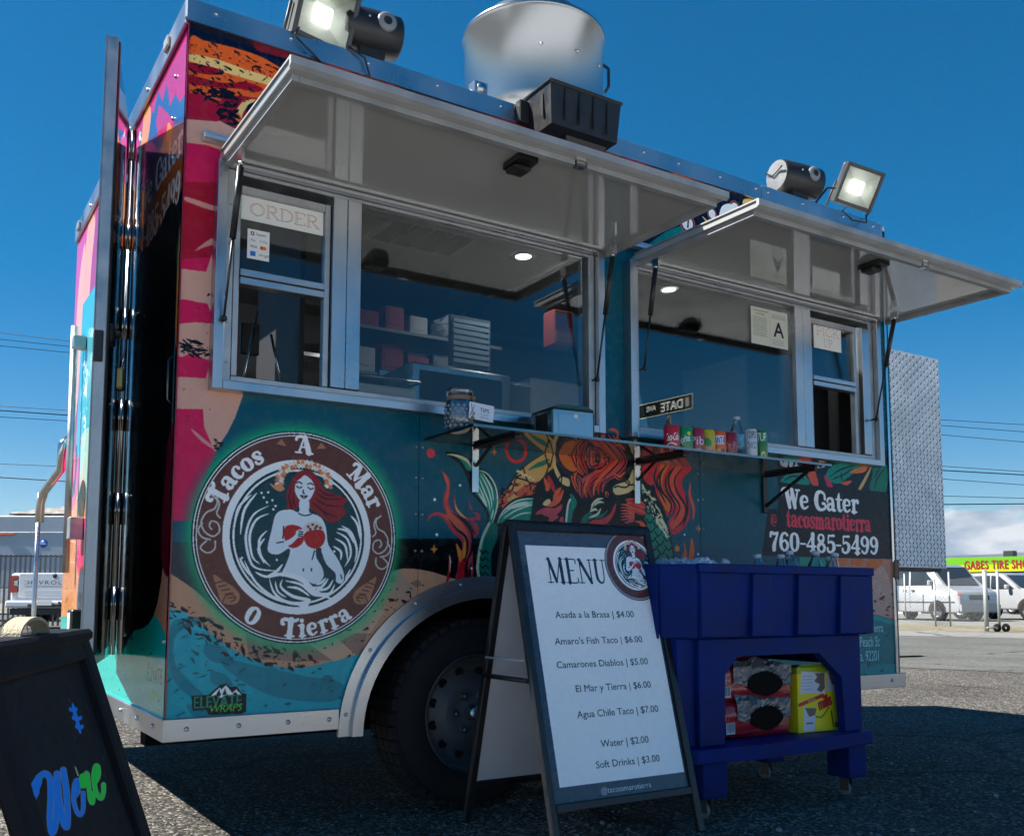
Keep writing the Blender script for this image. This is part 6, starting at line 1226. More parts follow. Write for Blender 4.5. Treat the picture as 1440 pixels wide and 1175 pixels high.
# ------------------------------------------------------------------ black sidewalk sign at the left edge
s = empty('sidewalk_sign', 'black sidewalk sign with brushed blue and green word We\'re and a strap on top', 'sidewalk sign', (-.5655+.0, -1.682, 0), 1.2138)
SW_, SH_, ST_ = .52, .74, .328
CHK = mat('chalkboard_black', (.010, .012, .018), .62, var=.5, vscale=30)
def board_leaf(sg, print_=None):
    M = Matrix.Translation((0, 0, SH_*math.cos(ST_))) @ Matrix.Rotation(-sg*ST_, 4, 'X'); w2 = SW_/2; y0, y1 = (-.02, 0) if sg > 0 else (0, .02)
    f = MB()
    for q in ((-w2, -w2+.05, -SH_, 0), (w2-.05, w2, -SH_, 0), (-w2+.0505, w2-.0505, -.045, 0), (-w2+.0505, w2-.0505, -SH_+.06, -SH_+.13)): f.box(q[0], q[1], y0, y1, q[2], q[3], .004, M=M)
    f.build('frame', mat('sign_black_plastic', (.006, .007, .010), .6, spec=.25, var=.3, bump=.1, bscale=90), s)
    p = MB(); p.box(-w2+.045, w2-.045, (-.008 if sg > 0 else .002), (-.002 if sg > 0 else .008), -SH_+.1, -.04, M=M); po = p.build('writing_panel', print_ or CHK, s)
    if print_:
        Mi = M.inverted(); uv_planar(po, lambda q: (((Mi @ q).x+w2)/SW_, ((Mi @ q).z+SH_)/SH_))
def p_sign(c, w_, h_):
    BL, GN, ED = (24, 150, 255), (50, 250, 80), (190, 170, 170)
    rr = random.Random(4)
    for _ in range(26): c.disc(rr.uniform(.08, .46), rr.uniform(.38, .68), rr.uniform(.0006, .0022), (120, 122, 126))
    S_ = np.array([-.5655, -1.682, SH_*math.cos(ST_)]); ex = np.array([math.cos(1.2138), math.sin(1.2138), 0]); ey = np.array([-ex[1], ex[0], 0]); up = ey*math.sin(ST_)+np.array([0, 0, math.cos(ST_)]); nn = np.cross(ex, up)
    def f(a, b):                                     # enlarged picture of the sign -> its own plane
        d = wray(a/3.73, 860+b/3.73); t = ((S_-np.array(CAM))@nn)/(d@nn); p = np.array(CAM)+t*d-S_; return (float(p@ex)+w_/2, float(p@up)+h_)
    c.tf = f
    W1 = [(148, 965), (160, 895), (195, 860), (225, 890), (228, 990), (222, 1090), (232, 1170), (252, 1130), (262, 1010), (262, 860), (272, 980), (290, 1100), (312, 1140), (318, 1080), (312, 950), (296, 840)]
    E1 = [(352, 985), (374, 955), (378, 905), (366, 895), (354, 930), (352, 1000), (368, 1060), (388, 1075), (402, 1040), (402, 960)]
    R1 = [(398, 870), (402, 920), (412, 870), (424, 860), (432, 920), (440, 990), (452, 1010), (456, 960)]
    E2 = [(470, 900), (484, 870), (484, 825), (470, 820), (460, 870), (468, 940), (486, 980), (502, 985), (512, 950), (512, 915)]
    L4 = ((W1, 32, BL), (E1, 22, BL), (R1, 24, GN), (E2, 24, GN))
    for st, wd, cc_ in L4: c.strokeS(st, wd+5, ED)
    for st, wd, cc_ in L4: c.strokeS(st, wd, cc_)
    c.poly([(122, 915), (152, 865), (185, 900), (150, 1000)], BL, sm=False)
    c.strokeS([(398, 880), (404, 920)], 36, GN); c.strokeS([(362, 826), (376, 868)], 9, (200, 196, 150))
    for a, b, s_ in ((352, 520, 20), (372, 565, 24), (385, 610, 20)):
        for d in (-1, 1): c.poly([(a, b), (a+d*s_, b-12), (a+d*s_*1.1, b+8), (a+d*s_*.4, b+14)], BL)
    c.poly([(345, 490), (358, 500), (380, 570), (395, 640), (384, 645), (366, 590), (350, 540)], BL)
    c.tf = None
c = Cv(0, SW_, 0, SH_, 1500, (9, 12, 20)); p_sign(c, SW_, SH_); board_leaf(1, print_mat('chalk_panel_print', c.image('sidewalk_sign_print'), .5, .0, .3, 0)); board_leaf(-1)
B = MB(); zt = SH_*math.cos(ST_); B.box(-SW_/2, SW_/2, -.03, .03, zt-.012, zt+.006, .005); B.build('top_hinge', MATS['sign_black_plastic'], s)
B = MB(); n = 14                                   # webbing strap standing in an arc
for i in range(n):
    a0, a1 = math.pi*i/n, math.pi*(i+1)/n; r_ = .070
    q = lambda a, k, yy: (.01+(r_-k)*math.cos(a), yy, zt+.005+(r_*.34-k)*math.sin(a))
    B.face([q(a0, 0, -.011), q(a1, 0, -.011), q(a1, 0, .011), q(a0, 0, .011)], True); B.face([q(a0, .004, -.011), q(a0, .004, .011), q(a1, .004, .011), q(a1, .004, -.011)], True)
    B.face([q(a0, 0, -.011), q(a0, .004, -.011), q(a1, .004, -.011), q(a1, 0, -.011)]); B.face([q(a0, 0, .016), q(a1, 0, .016), q(a1, .004, .016), q(a0, .004, .016)])
B.build('strap', mat('cream_webbing', (.44, .38, .26), .85, bump=.4, bscale=300), s)

# ------------------------------------------------------------------ blue cooler cart
c_ = empty('cooler_cart', 'blue plastic rolling cooler cart with panelled tub and low shelf', 'cooler cart', (2.06, -.33, 0))
BLU = mat('blue_plastic', (.001, .019, .155), .5, spec=.14, var=.35, vscale=7, bump=.08, bscale=220)
def P2(pts, fn, a, b, name='x', par=None, m=None, bev=0.0):
    B = MB(); B.prism(pts, fn, a, b)
    if bev: bmesh.ops.bevel(B.bm, geom=list(B.bm.edges), offset=bev, segments=2, profile=.5, affect='EDGES')
    return B.build(name, m or BLU, par or c_)
X0, X1, Y0, Y1 = -.555, .455, -.285, .275
def oct_(k, ch=.09): return [(X0+k+ch, Y0+k), (X1-k, Y0+k), (X1-k, Y1-k), (X0+k, Y1-k), (X0+k, Y0+k+ch)]
# tub walls: five panels round an open top
def ring_wall(name, k, th, z0, z1, flare=0.0, bev=.004):
    B = MB(); o1, i1 = oct_(k+flare), oct_(k+th+flare); o2, i2 = oct_(k), oct_(k+th); n = 5
    a = [B.bm.verts.new((*p, z0)) for p in o1]; b_ = [B.bm.verts.new((*p, z1)) for p in o2]; c2 = [B.bm.verts.new((*p, z1)) for p in i2]; d = [B.bm.verts.new((*p, z0)) for p in i1]
    for i in range(n):
        j = (i+1) % n
        for u_, v_ in ((a, b_), (b_, c2), (c2, d), (d, a)): B.bm.faces.new((u_[i], u_[j], v_[j], v_[i]))
    bmesh.ops.bevel(B.bm, geom=list(B.bm.edges), offset=bev, segments=2, profile=.5, affect='EDGES')
    return B.build(name, BLU, c_)
tub = ring_wall('tub', 0, .035, .617, .872, .008, .006)
B = MB(); B.prism(oct_(.036), lambda a, b, h: (a, b, h), .70, .72); B.build('tub_floor', BLU, tub)
for k in range(3):                                 # recessed panels framed by raised ribs on the front
    pass
xs_ = [(-.455+.0, -.335), (-.205, -.115), (.015, .115), (.240, .455)]
for x0, x1 in ((-.455, -.330), (-.215, -.095), (.020, .130), (.255, .452)):
    P2([(x0, .622), (x1, .622), (x1-.012 if x1 < .4 else x1, .842), (x0+.012 if x0 > -.4 else x0, .842)], lambda a, b, h: (a, h, b), Y0-.013, Y0-.0005+.006, 'rib', tub, bev=.003)
P2([(X0+.09, .8425), (X1+.006, .8425), (X1+.006, .874), (X0+.09, .874)], lambda a, b, h: (a, h, b), Y0-.016, Y0+.003, 'rim', tub, bev=.004)
P2([(Y0+.09, .617), (Y1, .617), (Y1, .874), (Y0+.09, .874)], lambda a, b, h: (h, a, b), X0-.006, X0-.0005, 'side_rib', tub, bev=.002)
# apron under the tub with the chamfered opening, and legs
AP = [(-.435, .617), (.43, .617), (.43, .36), (.345, .22) if False else (.335, .42), (.24, .545), (-.165, .545), (-.235, .42), (-.235, .24), (-.435, .24)]
P2([(-.437, .616), (.412, .616), (.412, .25), (.310, .25), (.302, .460), (.175, .557), (-.255, .557), (-.32, .495), (-.32, .25), (-.437, .25)], lambda a, b, h: (a, h, b), -.262, -.225, 'front_apron', bev=.005)
P2([(-.437, .616), (.412, .616), (.412, .25), (.310, .25), (.302, .460), (.175, .557), (-.255, .557), (-.32, .495), (-.32, .25), (-.437, .25)], lambda a, b, h: (a, h, b), .205, .24, 'back_apron', bev=.005)
P2([(-.224, .616), (.204, .616), (.204, .50), (-.224, .50)], lambda a, b, h: (h, a, b), -.50, -.465, 'side_apron', bev=.004)
P2([(-.224, .616), (.204, .616), (.204, .50), (-.224, .50)], lambda a, b, h: (h, a, b), .37, .411, 'side_apron', bev=.004)
P2([(-.24, .25), (-.24, .617), (-.15, .617), (-.15, .25)], lambda a, b, h: (h, a, b), -.515, -.437, 'corner_post', bev=.004)
B = MB(); sx0, sx1 = -.44, .505                     # bottom shelf with bowed front lip
pts = [(-.47, -.292), (-.2, -.312), (.15, -.308), (.435, -.290), (.45, -.27), (.45, .26), (-.49, .26), (-.49, -.27)]
B.prism(pts, lambda a, b, h: (a, b, h), .200, .2495); bmesh.ops.bevel(B.bm, geom=list(B.bm.edges), offset=.006, segments=2, profile=.5, affect='EDGES'); B.build('bottom_shelf', BLU, c_)
for x0, x1 in ((-.437, -.322), (.310, .410)):
    for y0, y1 in ((-.275, -.17), (.13, .23)):
        leg = P2([(x0, y0), (x1, y0), (x1, y1), (x0, y1)], lambda a, b, h: (a+(0 if h > .1 else 0), b, h), .078, .1995, 'leg', bev=.005)
        xc, yc = (x0+x1)/2+.005, (y0+y1)/2
        B = MB(); B.box(xc-.022, xc+.022, yc-.022, yc+.022, .070, .0775, .002); B.box(xc-.014, xc-.010, yc-.012, yc+.03, .022, .07, .001); B.box(xc+.010, xc+.014, yc-.012, yc+.03, .022, .07, .001); ca_ = B.build('caster', mat('dark_zinc', (.10, .105, .11), .45, .7), c_)
        B = MB(); B.lathe([(.006, -.009), (.020, -.009), (.0285, -.006), (.029, 0), (.0285, .006), (.020, .009), (.006, .009)], axis='X', c=(xc, yc+.018, .029), seg=24); B.build('caster_wheel', mat('grey_rubber', (.22, .23, .25), .5), ca_)
        B = MB(); B.tube([(xc-.017, yc+.018, .029), (xc+.017, yc+.018, .029)], .005, 8); B.build('axle', MATS['dark_zinc'], ca_)
# ice and bottles in the tub (each bottle a thing)
ib = MB(); r3 = random.Random(9)
for i in range(420):
    x, y = r3.uniform(-.50, .40), r3.uniform(-.22, .20); h = .842+.045*math.exp(-((x+.30)**2)/.008)+r3.uniform(-.02, .008); s_ = r3.uniform(.009, .016)
    ib.box(-s_, s_, -s_, s_, -s_, s_, .003, M=Matrix.Translation((2.06+x, -.33+y, h)) @ Matrix.Rotation(r3.random()*3, 4, 'X') @ Matrix.Rotation(r3.random()*3, 4, 'Z'))
ib.build('ice', mat('ice_cubes', (.52, .62, .72), .12, coat=.5), None, kind='stuff', label='ice cubes heaped in the open tub of the blue cooler cart', category='ice')
BT = [(-.045, -.20, 'water bottle neck nearest the ice heap in the blue cooler tub'), (.040, -.21, 'second water bottle from the ice heap in the cooler tub'), (.125, -.20, 'water bottle in the middle of the row in the cooler tub'), (.205, -.21, 'upright water bottle near the card under the phone number in the cooler tub'), (.285, -.20, 'water bottle standing next to last in the cooler tub'), (.35, -.20, 'rightmost water bottle in the cooler tub')]
for i, (x, y, lb) in enumerate(BT):
    h_ = .938-(.0 if i in (2, 3, 4) else .018); q = empty('water_bottle', lb, 'water bottle', (2.06+x, -.33+y, h_-.2), 0, 'water bottles standing in the cooler tub'); q.rotation_euler = (r3.uniform(-.15, .15), r3.uniform(-.3, .25), 0)
    bottle_parts(q, label=False)
# bagged packs and the yellow carton on the shelf
def pack(z, label, img_seed):
    p = empty('bagged_pack', label, 'plastic pack', (1.985, -.395, z), R(2), 'red plastic wrapped packs on the cart shelf')
    B = MB(); B.box(-.188, .188, -.12, .14, 0, .126, .035, seg=3)
    for v in B.bm.verts: 
        n = math.sin(v.co.x*31+img_seed)*math.cos(v.co.z*40+img_seed)*.006; v.co.y += n; v.co.z += .5*n+(.012 if v.co.z > .1 and v.co.x < .02 else 0)
    bmesh.ops.subdivide_edges(B.bm, edges=B.bm.edges[:], cuts=3, use_grid_fill=True)
    rr = random.Random(img_seed)
    for v in B.bm.verts: v.co += Vector((rr.uniform(-1, 1), rr.uniform(-1, 1), rr.uniform(-1, 1)))*.0022
    for f in B.bm.faces: f.smooth = True
    B.build('bag', mat('red_film', (.34, .014, .025), .16, var=.25, vscale=18, coat=.7, bump=.35, bscale=45), p)
    B = MB(); n = 22; out = []
    for i in range(n): a = 2*math.pi*i/n; out.append((.035+.088*math.cos(a), .068+.040*math.sin(a)*(1-.12*math.cos(2*a))))
    B.prism(out, lambda a, b, h: (a, h, b), -.1295, -.126); B.build('oval_window', mat('dark_window_film', (.004, .004, .004), .5, spec=.05), p)
    B = MB(); out2 = [(-.11, .072), (-.03, .078), (-.02, .10), (.06, .118), (.13, .10), (.15, .07), (.165, .10), (.15, .142), (.05, .150), (-.06, .152), (-.13, .150), (-.13, .10)]
    bmesh.ops.create_grid(B.bm, x_segments=26, y_segments=9, size=.5, matrix=Matrix.Translation((.022, -.128, .108)) @ Matrix.Rotation(R(90), 4, 'X') @ Matrix.Diagonal((.29, .085, 1, 1)))
    for v in B.bm.verts:
        e_ = math.sin(v.co.x*60+img_seed)*.006; v.co.z += e_+(.010*math.sin(v.co.x*21+img_seed) if v.co.z > .13 else 0); v.co.y += rr.uniform(-.0018, .0012)+(.02 if v.co.z > .14 else 0)*(v.co.z-.12)*20
        if ((v.co.x-.035)/.09)**2+((v.co.z-.068)/.043)**2 < 1: v.co.y = -.121
    for f in B.bm.faces: f.smooth = False
    B.build('clear_film', mat('grey_clear_film', (.10, .105, .12), .3, .1, var=.5, vscale=14, coat=.5, bump=.3, bscale=30), p)
    def p_bar(c, w_, h_):
        x = w_*.08; r5 = random.Random(3)
        while x < w_*.9: b_ = r5.uniform(.0006, .0022); c._raw([(x, h_*.15), (x+b_, h_*.15), (x+b_, h_*.95), (x, h_*.95)], (40, 44, 54)); x += b_+r5.uniform(.0008, .002)
    o = plate('barcode', -.178, -.133, .022, .062, -.1235, p_bar, None, 4000, (190, 200, 214)); o.parent = p
    return p
pack(.2500, 'red plastic wrapped pack with oval dark window, lower of the two on the cart shelf', 3); pk2 = pack(.3755, 'red plastic wrapped pack with crumpled clear top, upper of the two on the cart shelf', 8); pk2.rotation_euler = (0, R(1), R(-2))
B = MB(); B.tube([(0, .0, .14), (.03, .01, .165), (.06, -.01, .17), (.09, .02, .15)], [.012, .02, .016, .006], 6); B.build('twisted_top', mat('red_film', (.3, .01, .02)), pk2)
t = empty('yellow_carton', 'torn yellow snack carton with red lettering standing on the cart shelf', 'carton', (2.298, -.53, .2500), R(-2))
def p_yel(c, w_, h_):
    GREY = (108, 96, 84)
    c._raw([(0, h_*.9), (w_, h_*.9), (w_, h_), (0, h_)], (150, 176, 20))
    c.poly([(w_*.06, h_*.60), (w_*.10, h_*.94), (w_*.68, h_*.90), (w_*.66, h_*.58)], (206, 210, 220), sm=False); c.poly([(w_*.42, h_*.90), (w_*.66, h_*.90), (w_*.66, h_*.66), (w_*.56, h_*.60), (w_*.46, h_*.64), (w_*.54, h_*.72), (w_*.40, h_*.78), (w_*.48, h_*.84)], GREY, sm=False)
    c.poly([(w_*.70, h_*.62), (w_*.72, h_*.93), (w_*.97, h_*.93), (w_*.97, h_*.60)], (196, 198, 206), sm=False); c.poly([(w_*.74, h_*.90), (w_*.97, h_*.92), (w_*.95, h_*.68), (w_*.84, h_*.72), (w_*.78, h_*.80)], GREY, sm=False)
    for i in range(5): c.stroke([(w_*.12, h_*(.66+.05*i)), (w_*.36, h_*(.66+.05*i))], .0016, (120, 130, 150))
    c.stroke([(w_*.04, h_*.43), (w_*.60, h_*.55)], .014, (196, 30, 36)); c.text('GLACIAL', w_*.34, h_*.475, .009, (240, 220, 180), 'C', rot=.2, sx=.9)
    for dx, dy, cc_ in ((0, 0, (120, 16, 20)), (.003, .003, (214, 34, 40))): c.text('mills', w_*.66+dx, h_*.36+dy, h_*.20, cc_, 'C', bold=.05, rot=.28, sx=.62)
    c.stroke([(w_*.36, h_*.26), (w_*.55, h_*.22), (w_*.74, h_*.36)], .006, (70, 120, 40)); 
    c.poly([(w_*.12, h_*.02), (w_*.14, h_*.40), (w_*.30, h_*.36), (w_*.42, h_*.30), (w_*.38, h_*.02)], (206, 210, 220), sm=False); c.poly([(w_*.16, h_*.38), (w_*.44, h_*.36), (w_*.40, h_*.26), (w_*.26, h_*.24)], GREY, sm=False); c.stroke([(w_*.2, h_*.14), (w_*.34, h_*.14)], .006, GREY)
    c.stroke([(w_*.80, h_*.30), (w_*.84, h_*.06)], .006, (30, 26, 20)); c._raw([(w_*.88, h_*.05), (w_*.96, h_*.05), (w_*.96, h_*.12), (w_*.88, h_*.12)], (80, 100, 20))
c = Cv(0, .225, 0, .245, 2400, (232, 214, 20)); p_yel(c, .225, .245)
B = MB(); B.box(-.1125, .1125, 0, .11, 0, .245, .002); o = B.build('box', print_mat('yellow_carton_print', c.image('yellow_carton_img'), .4, .1, .5, 0), t); uv_planar(o, lambda p: ((p.x+.1125)/.225, p.z/.245))
B = MB(); B.face([(-.11, 0.002, .2455), (.11, .002, .2455), (.105, -.012, .258), (-.105, -.010, .256)]); B.face([(-.11, 0.003, .2455), (-.105, -.009, .256), (.105, -.011, .258), (.11, .003, .2455)]); B.build('top_flap', mat('carton_green', (.30, .38, .02), .5), t)
# ------------------------------------------------------------------ background
def P3(u, v, d): r = wray(u, v)*d; return Vector((CAM[0]+r[0], CAM[1]+r[1], CAM[2]+r[2]))    # at depth d metres along the view axis
CARW = mat('white_car_paint', (.33, .34, .35), .18, coat=.8, var=.04); CARG = mat('car_window_tint', (.03, .035, .04), .05, coat=.5); TRIM = mat('car_black_trim', (.03, .03, .03), .5)
HL = mat('headlight_glass', (.45, .48, .50), .08, .3, coat=.6); RL = mat('red_lamp', (.35, .02, .02), .15, coat=.5); WHL = mat('silver_wheel', (.42, .43, .44), .3, .8)
def shell(prof, W_, tum, name, m, parent, belt):
    """closed car body: side outline extruded over the width, leaning in above the belt line"""
    def hw(z): return W_/2*(1-tum*max(0, z-belt))
    B = MB(); n = len(prof); top = max(p[1] for p in prof)
    Lf = [B.bm.verts.new((x, -hw(z), z)) for x, z in prof]; Rt = [B.bm.verts.new((x, hw(z), z)) for x, z in prof]
    for i in range(n): j = (i+1) % n; f = B.bm.faces.new((Lf[i], Lf[j], Rt[j], Rt[i]))
    B.bm.faces.new(Lf[::-1]); B.bm.faces.new(Rt)
    bmesh.ops.bevel(B.bm, geom=[e for e in B.bm.edges], offset=.05, segments=3, profile=.5, affect='EDGES', clamp_overlap=True)
    for f in B.bm.faces: f.smooth = True
    return B.build(name, m, parent), hw
def sidepoly(pts, hw, sgn, off, name, m, parent):
    B = MB(); a = [(x, sgn*(hw(z)+off), z) for x, z in pts]; b_ = [(x, sgn*(hw(z)-.02), z) for x, z in pts]
    va = [B.bm.verts.new(p) for p in a]; vb = [B.bm.verts.new(p) for p in b_]; n = len(pts); B.bm.faces.new(va); B.bm.faces.new(vb[::-1])
    for i in range(n): j = (i+1) % n; B.bm.faces.new((va[i], va[j], vb[j], vb[i]))
    return B.build(name, m, parent)
def slab(c, w_, h_, name, m, parent, up=(0, 0, 1), nrm=(1, 0, 0), th=.02, bev=.004):
    n = Vector(nrm).normalized(); u_ = Vector(up).normalized(); u_ = (u_-n*u_.dot(n)).normalized(); s_ = u_.cross(n); M = Matrix((s_, n, u_)).transposed().to_4x4(); M.translation = Vector(c)
    B = MB(); B.box(-w_/2, w_/2, -th/2, th/2, -h_/2, h_/2, bev, M=M); return B.build(name, m, parent)
def cwheel(par, x, y, r_, wd, sg, steel=WHL):
    B = MB(); B.lathe([(r_*.62, -wd/2), (r_*.9, -wd/2), (r_, -wd/2+.03), (r_, wd/2-.03), (r_*.9, wd/2), (r_*.62, wd/2)], axis='Y', seg=28); w_ = B.build('wheel', RUBBER, par, (x, y, r_))
    B = MB(); B.lathe([(0, sg*wd*.42), (r_*.2, sg*wd*.42), (r_*.28, sg*wd*.28), (r_*.56, sg*wd*.32), (r_*.64, sg*wd*.48), (r_*.64, 0)], axis='Y', seg=20); 
    B.build('rim', steel, w_)
    for k in range(6):
        a = k*math.pi/3; B = MB(); B.lathe([(0, sg*wd*.335), (r_*.075, sg*wd*.335)], axis='Y', c=(r_*.42*math.cos(a), 0, r_*.42*math.sin(a)), seg=8); B.build('wheel_slot', TRIM, w_)
    a = MB()
def car_common(t, hw, L_, axles, r_, W_, archc=TRIM):
    for x in axles:
        for sg in (-1, 1):
            B = MB(); n = 16; B.prism([(x+(r_+.05)*math.cos(math.pi*k/n), r_+(r_+.05)*math.sin(math.pi*k/n)) for k in range(n+1)], lambda a, b, h: (a, sg*h, b), W_/2-.12, W_/2+.006); B.build('wheel_arch', archc, t)
            cwheel(t, x, sg*(W_/2-.085), r_, .2, sg)
# --- white van, three-quarter front, behind the chain-link fence
def place(t, u, v, heading):
    p = gpt(u, v); t.location = (p[0], p[1], .009); t.rotation_euler = (0, 0, heading)
vt = empty('van', 'white passenger van facing right behind the chain-link fence', 'van')
prof = [(-2.35, .30), (-2.38, .9), (-2.30, 1.75), (-2.15, 1.92), (.9, 1.94), (1.15, 1.86), (1.75, 1.18), (2.30, 1.0), (2.40, .80), (2.42, .45), (2.34, .28)]
b_, hw = shell(prof, 1.80, .10, 'body', CARW, vt, 1.15)
for sg in (-1, 1):
    for q in ([(-2.12, 1.22), (-1.98, 1.72), (-.85, 1.75), (-.85, 1.22)], [(-.78, 1.22), (-.78, 1.75), (.22, 1.76), (.22, 1.22)], [(.30, 1.22), (.30, 1.75), (.92, 1.74), (1.42, 1.22)]): sidepoly(q, hw, sg, .006, 'side_window', CARG, vt)
    sidepoly([(-2.3, .62), (2.2, .62), (2.2, .655), (-2.3, .655)], hw, sg, .012, 'rub_strip', TRIM, vt)
    for x in (-.82, .26): sidepoly([(x, .42), (x+.012, .42), (x+.012, 1.2), (x, 1.2)], hw, sg, .004, 'door_seam', TRIM, vt)
    for x in (-.02, .36): sidepoly([(x, 1.02), (x+.13, 1.02), (x+.13, 1.06), (x, 1.06)], hw, sg, .03, 'door_handle', TRIM, vt)
    B = MB(); B.box(1.22, 1.34, sg*.92, sg*1.10, 1.20, 1.38, .03); B.build('mirror', CARW, vt)
slab((1.46, 0, 1.53), 1.48, .84, 'windshield', CARG, vt, up=(-.6, 0, .68), nrm=(.75, 0, .66))
slab((2.40, 0, .80), .9, .17, 'grille', TRIM, vt, nrm=(1, 0, .1)); slab((2.43, 0, .45), 1.78, .22, 'front_bumper', mat('grey_bumper', (.3, .31, .31), .5), vt, th=.08)
for sg in (-1, 1): slab((2.39, sg*.62, .82), .32, .19, 'headlight', HL, vt, nrm=(1, 0, .1)); slab((2.36, sg*.845, .82), .12, .19, 'turn_signal', mat('amber_red_lens', (.6, .08, .05), .2), vt, nrm=(1, sg*.5, .1), th=.03)
car_common(vt, hw, 4.8, (-1.45, 1.45), .33, 1.80)
place(vt, 1300, 871.5, R(-100))
def suv(label, u, v, hd, rk=.37):
    t = empty('suv', label, 'suv'); prof = [(-2.25, .42), (-2.3, .9), (-2.15, 1.25), (-1.9, 1.62), (-1.4, 1.70), (.1, 1.70), (.45, 1.62), (1.05, 1.12), (2.05, .98), (2.28, .82), (2.32, .5), (2.2, .36)]
    b_, hw = shell(prof, 1.88, .16, 'body', CARW, t, 1.05)
    for sg in (-1, 1):
        for q in ([(-1.95, 1.14), (-1.72, 1.52), (-1.25, 1.58), (-1.15, 1.14)], [(-1.08, 1.14), (-1.12, 1.58), (-.12, 1.60), (-.12, 1.14)], [(-.05, 1.14), (-.05, 1.60), (.30, 1.56), (.86, 1.14)]): sidepoly(q, hw, sg, .006, 'side_window', CARG, t)
        B = MB(); B.box(.62, .76, sg*.95, sg*1.12, 1.10, 1.26, .03); B.build('mirror', CARW, t)
        for x in (-.06, -1.1): sidepoly([(x, .4), (x+.012, .4), (x+.012, 1.12), (x, 1.12)], hw, sg, .004, 'door_seam', TRIM, t)
    slab((.76, 0, 1.38), 1.5, .72, 'windshield', CARG, t, up=(-.6, 0, .5), nrm=(.64, 0, .77))
    slab((2.27, 0, .78), .78, .20, 'grille', TRIM, t, nrm=(1, 0, .12)); slab((2.31, 0, .42), 1.70, .20, 'lower_bumper', TRIM, t, th=.06); slab((2.35, 0, .45), .42, .10, 'licence_plate', mat('plate_grey', (.35, .35, .36), .5), t)
    for sg in (-1, 1): slab((2.20, sg*.68, .82), .40, .16, 'headlight', HL, t, nrm=(1, sg*.25, .12)); slab((2.30, sg*.66, .56), .3, .07, 'fog_light_slot', TRIM, t, nrm=(1, 0, 0))
    car_common(t, hw, 4.6, (-1.42, 1.42), rk, 1.88); p = gpt(u, v); t.location = (p[0], p[1], .009); t.rotation_euler = (0, 0, hd); return t
suv('white suv with black lower bumper parked just right of the white van', 1422, 871, R(-98)); suv('white car at the right picture edge, partly behind the white suv', 1478, 864, R(-100), .34)
# --- chain-link fence with rolling gate
pf = [(1262, 871.5, 806), (1274, 872.5, 807), (1316, 881, 815), (1337, 881, 805), (1388, 888, 802)]
ft = empty('chain_link_fence', 'chain-link fence with thin galvanised posts in front of the parked white van', 'fence')
GALV = mat('galvanised_tube', (.42, .43, .42), .5, .5)
fp = []
for u, v, vt2 in pf:
    x, y = gpt(u, v); d = (Vector((x, y, 0))-Vector(CAM)).dot(Vector(_fw)); h = CAM[2]+(P3(u, vt2, d).z-CAM[2]); fp.append((x, y, h))
fp.insert(0, (fp[0][0]+(fp[0][0]-fp[2][0])*2.2, fp[0][1]+(fp[0][1]-fp[2][1])*2.2, 1.6))
for i, (x, y, h) in enumerate(fp): B = MB(); r_ = .05 if i == len(fp)-1 else .024; B.tube([(x, y, 0), (x, y, h)], r_, 8); B.lathe([(r_+.006, h), (r_*.6, h+.03), (0, h+.035)], c=(x, y, 0), seg=8); B.build('post', GALV, ft)
W_ = MB()
for (x0, y0, h0), (x1, y1, h1) in zip(fp, fp[1:]):
    L_ = math.hypot(x1-x0, y1-y0); hh = min(h0, h1)-.12; n = int(L_/.11)
    for k in range(-int(hh/.11), n):
        for d in (1, -1):
            a0 = k*.11; pts = []
            s0, s1 = max(0, a0), min(L_, a0+hh)
            if s1-s0 < .03: continue
            za, zb2 = (s0-a0), (s1-a0)
            if d < 0: za, zb2 = hh-za, hh-zb2
            f = lambda s_: (x0+(x1-x0)*s_/L_, y0+(y1-y0)*s_/L_)
            a, b_ = f(s0), f(s1); W_.face([(*a, za-.004), (*b_, zb2-.004), (*b_, zb2+.004), (*a, za+.004)])
W_.build('wire_mesh', GALV, ft, kind='stuff', recalc=False)
gt = empty('rolling_gate', 'rolling gate post on two small black wheels at the right end of the chain-link fence', 'gate')
x, y = gpt(1406, 888.5); B = MB(); B.tube([(x, y, .10), (x, y, 1.42)], .03, 8); B.build('post', GALV, gt)
x2, y2 = gpt(1388, 889)
B = MB(); B.tube([(x2, y2, .11), (x, y, .11)], .02, 6); B.build('axle_bar', GALV, gt)
for (a, b_) in (((x*2+x2)/3+.07, (y*2+y2)/3), (x+.12, y-.08)): B = MB(); B.lathe([(.03, -.02), (.08, -.02), (.10, 0), (.08, .02), (.03, .02)], axis='Y', seg=14); o = B.build('gate_wheel', RUBBER, gt, (a, b_, .10), (0, 0, -YAW))
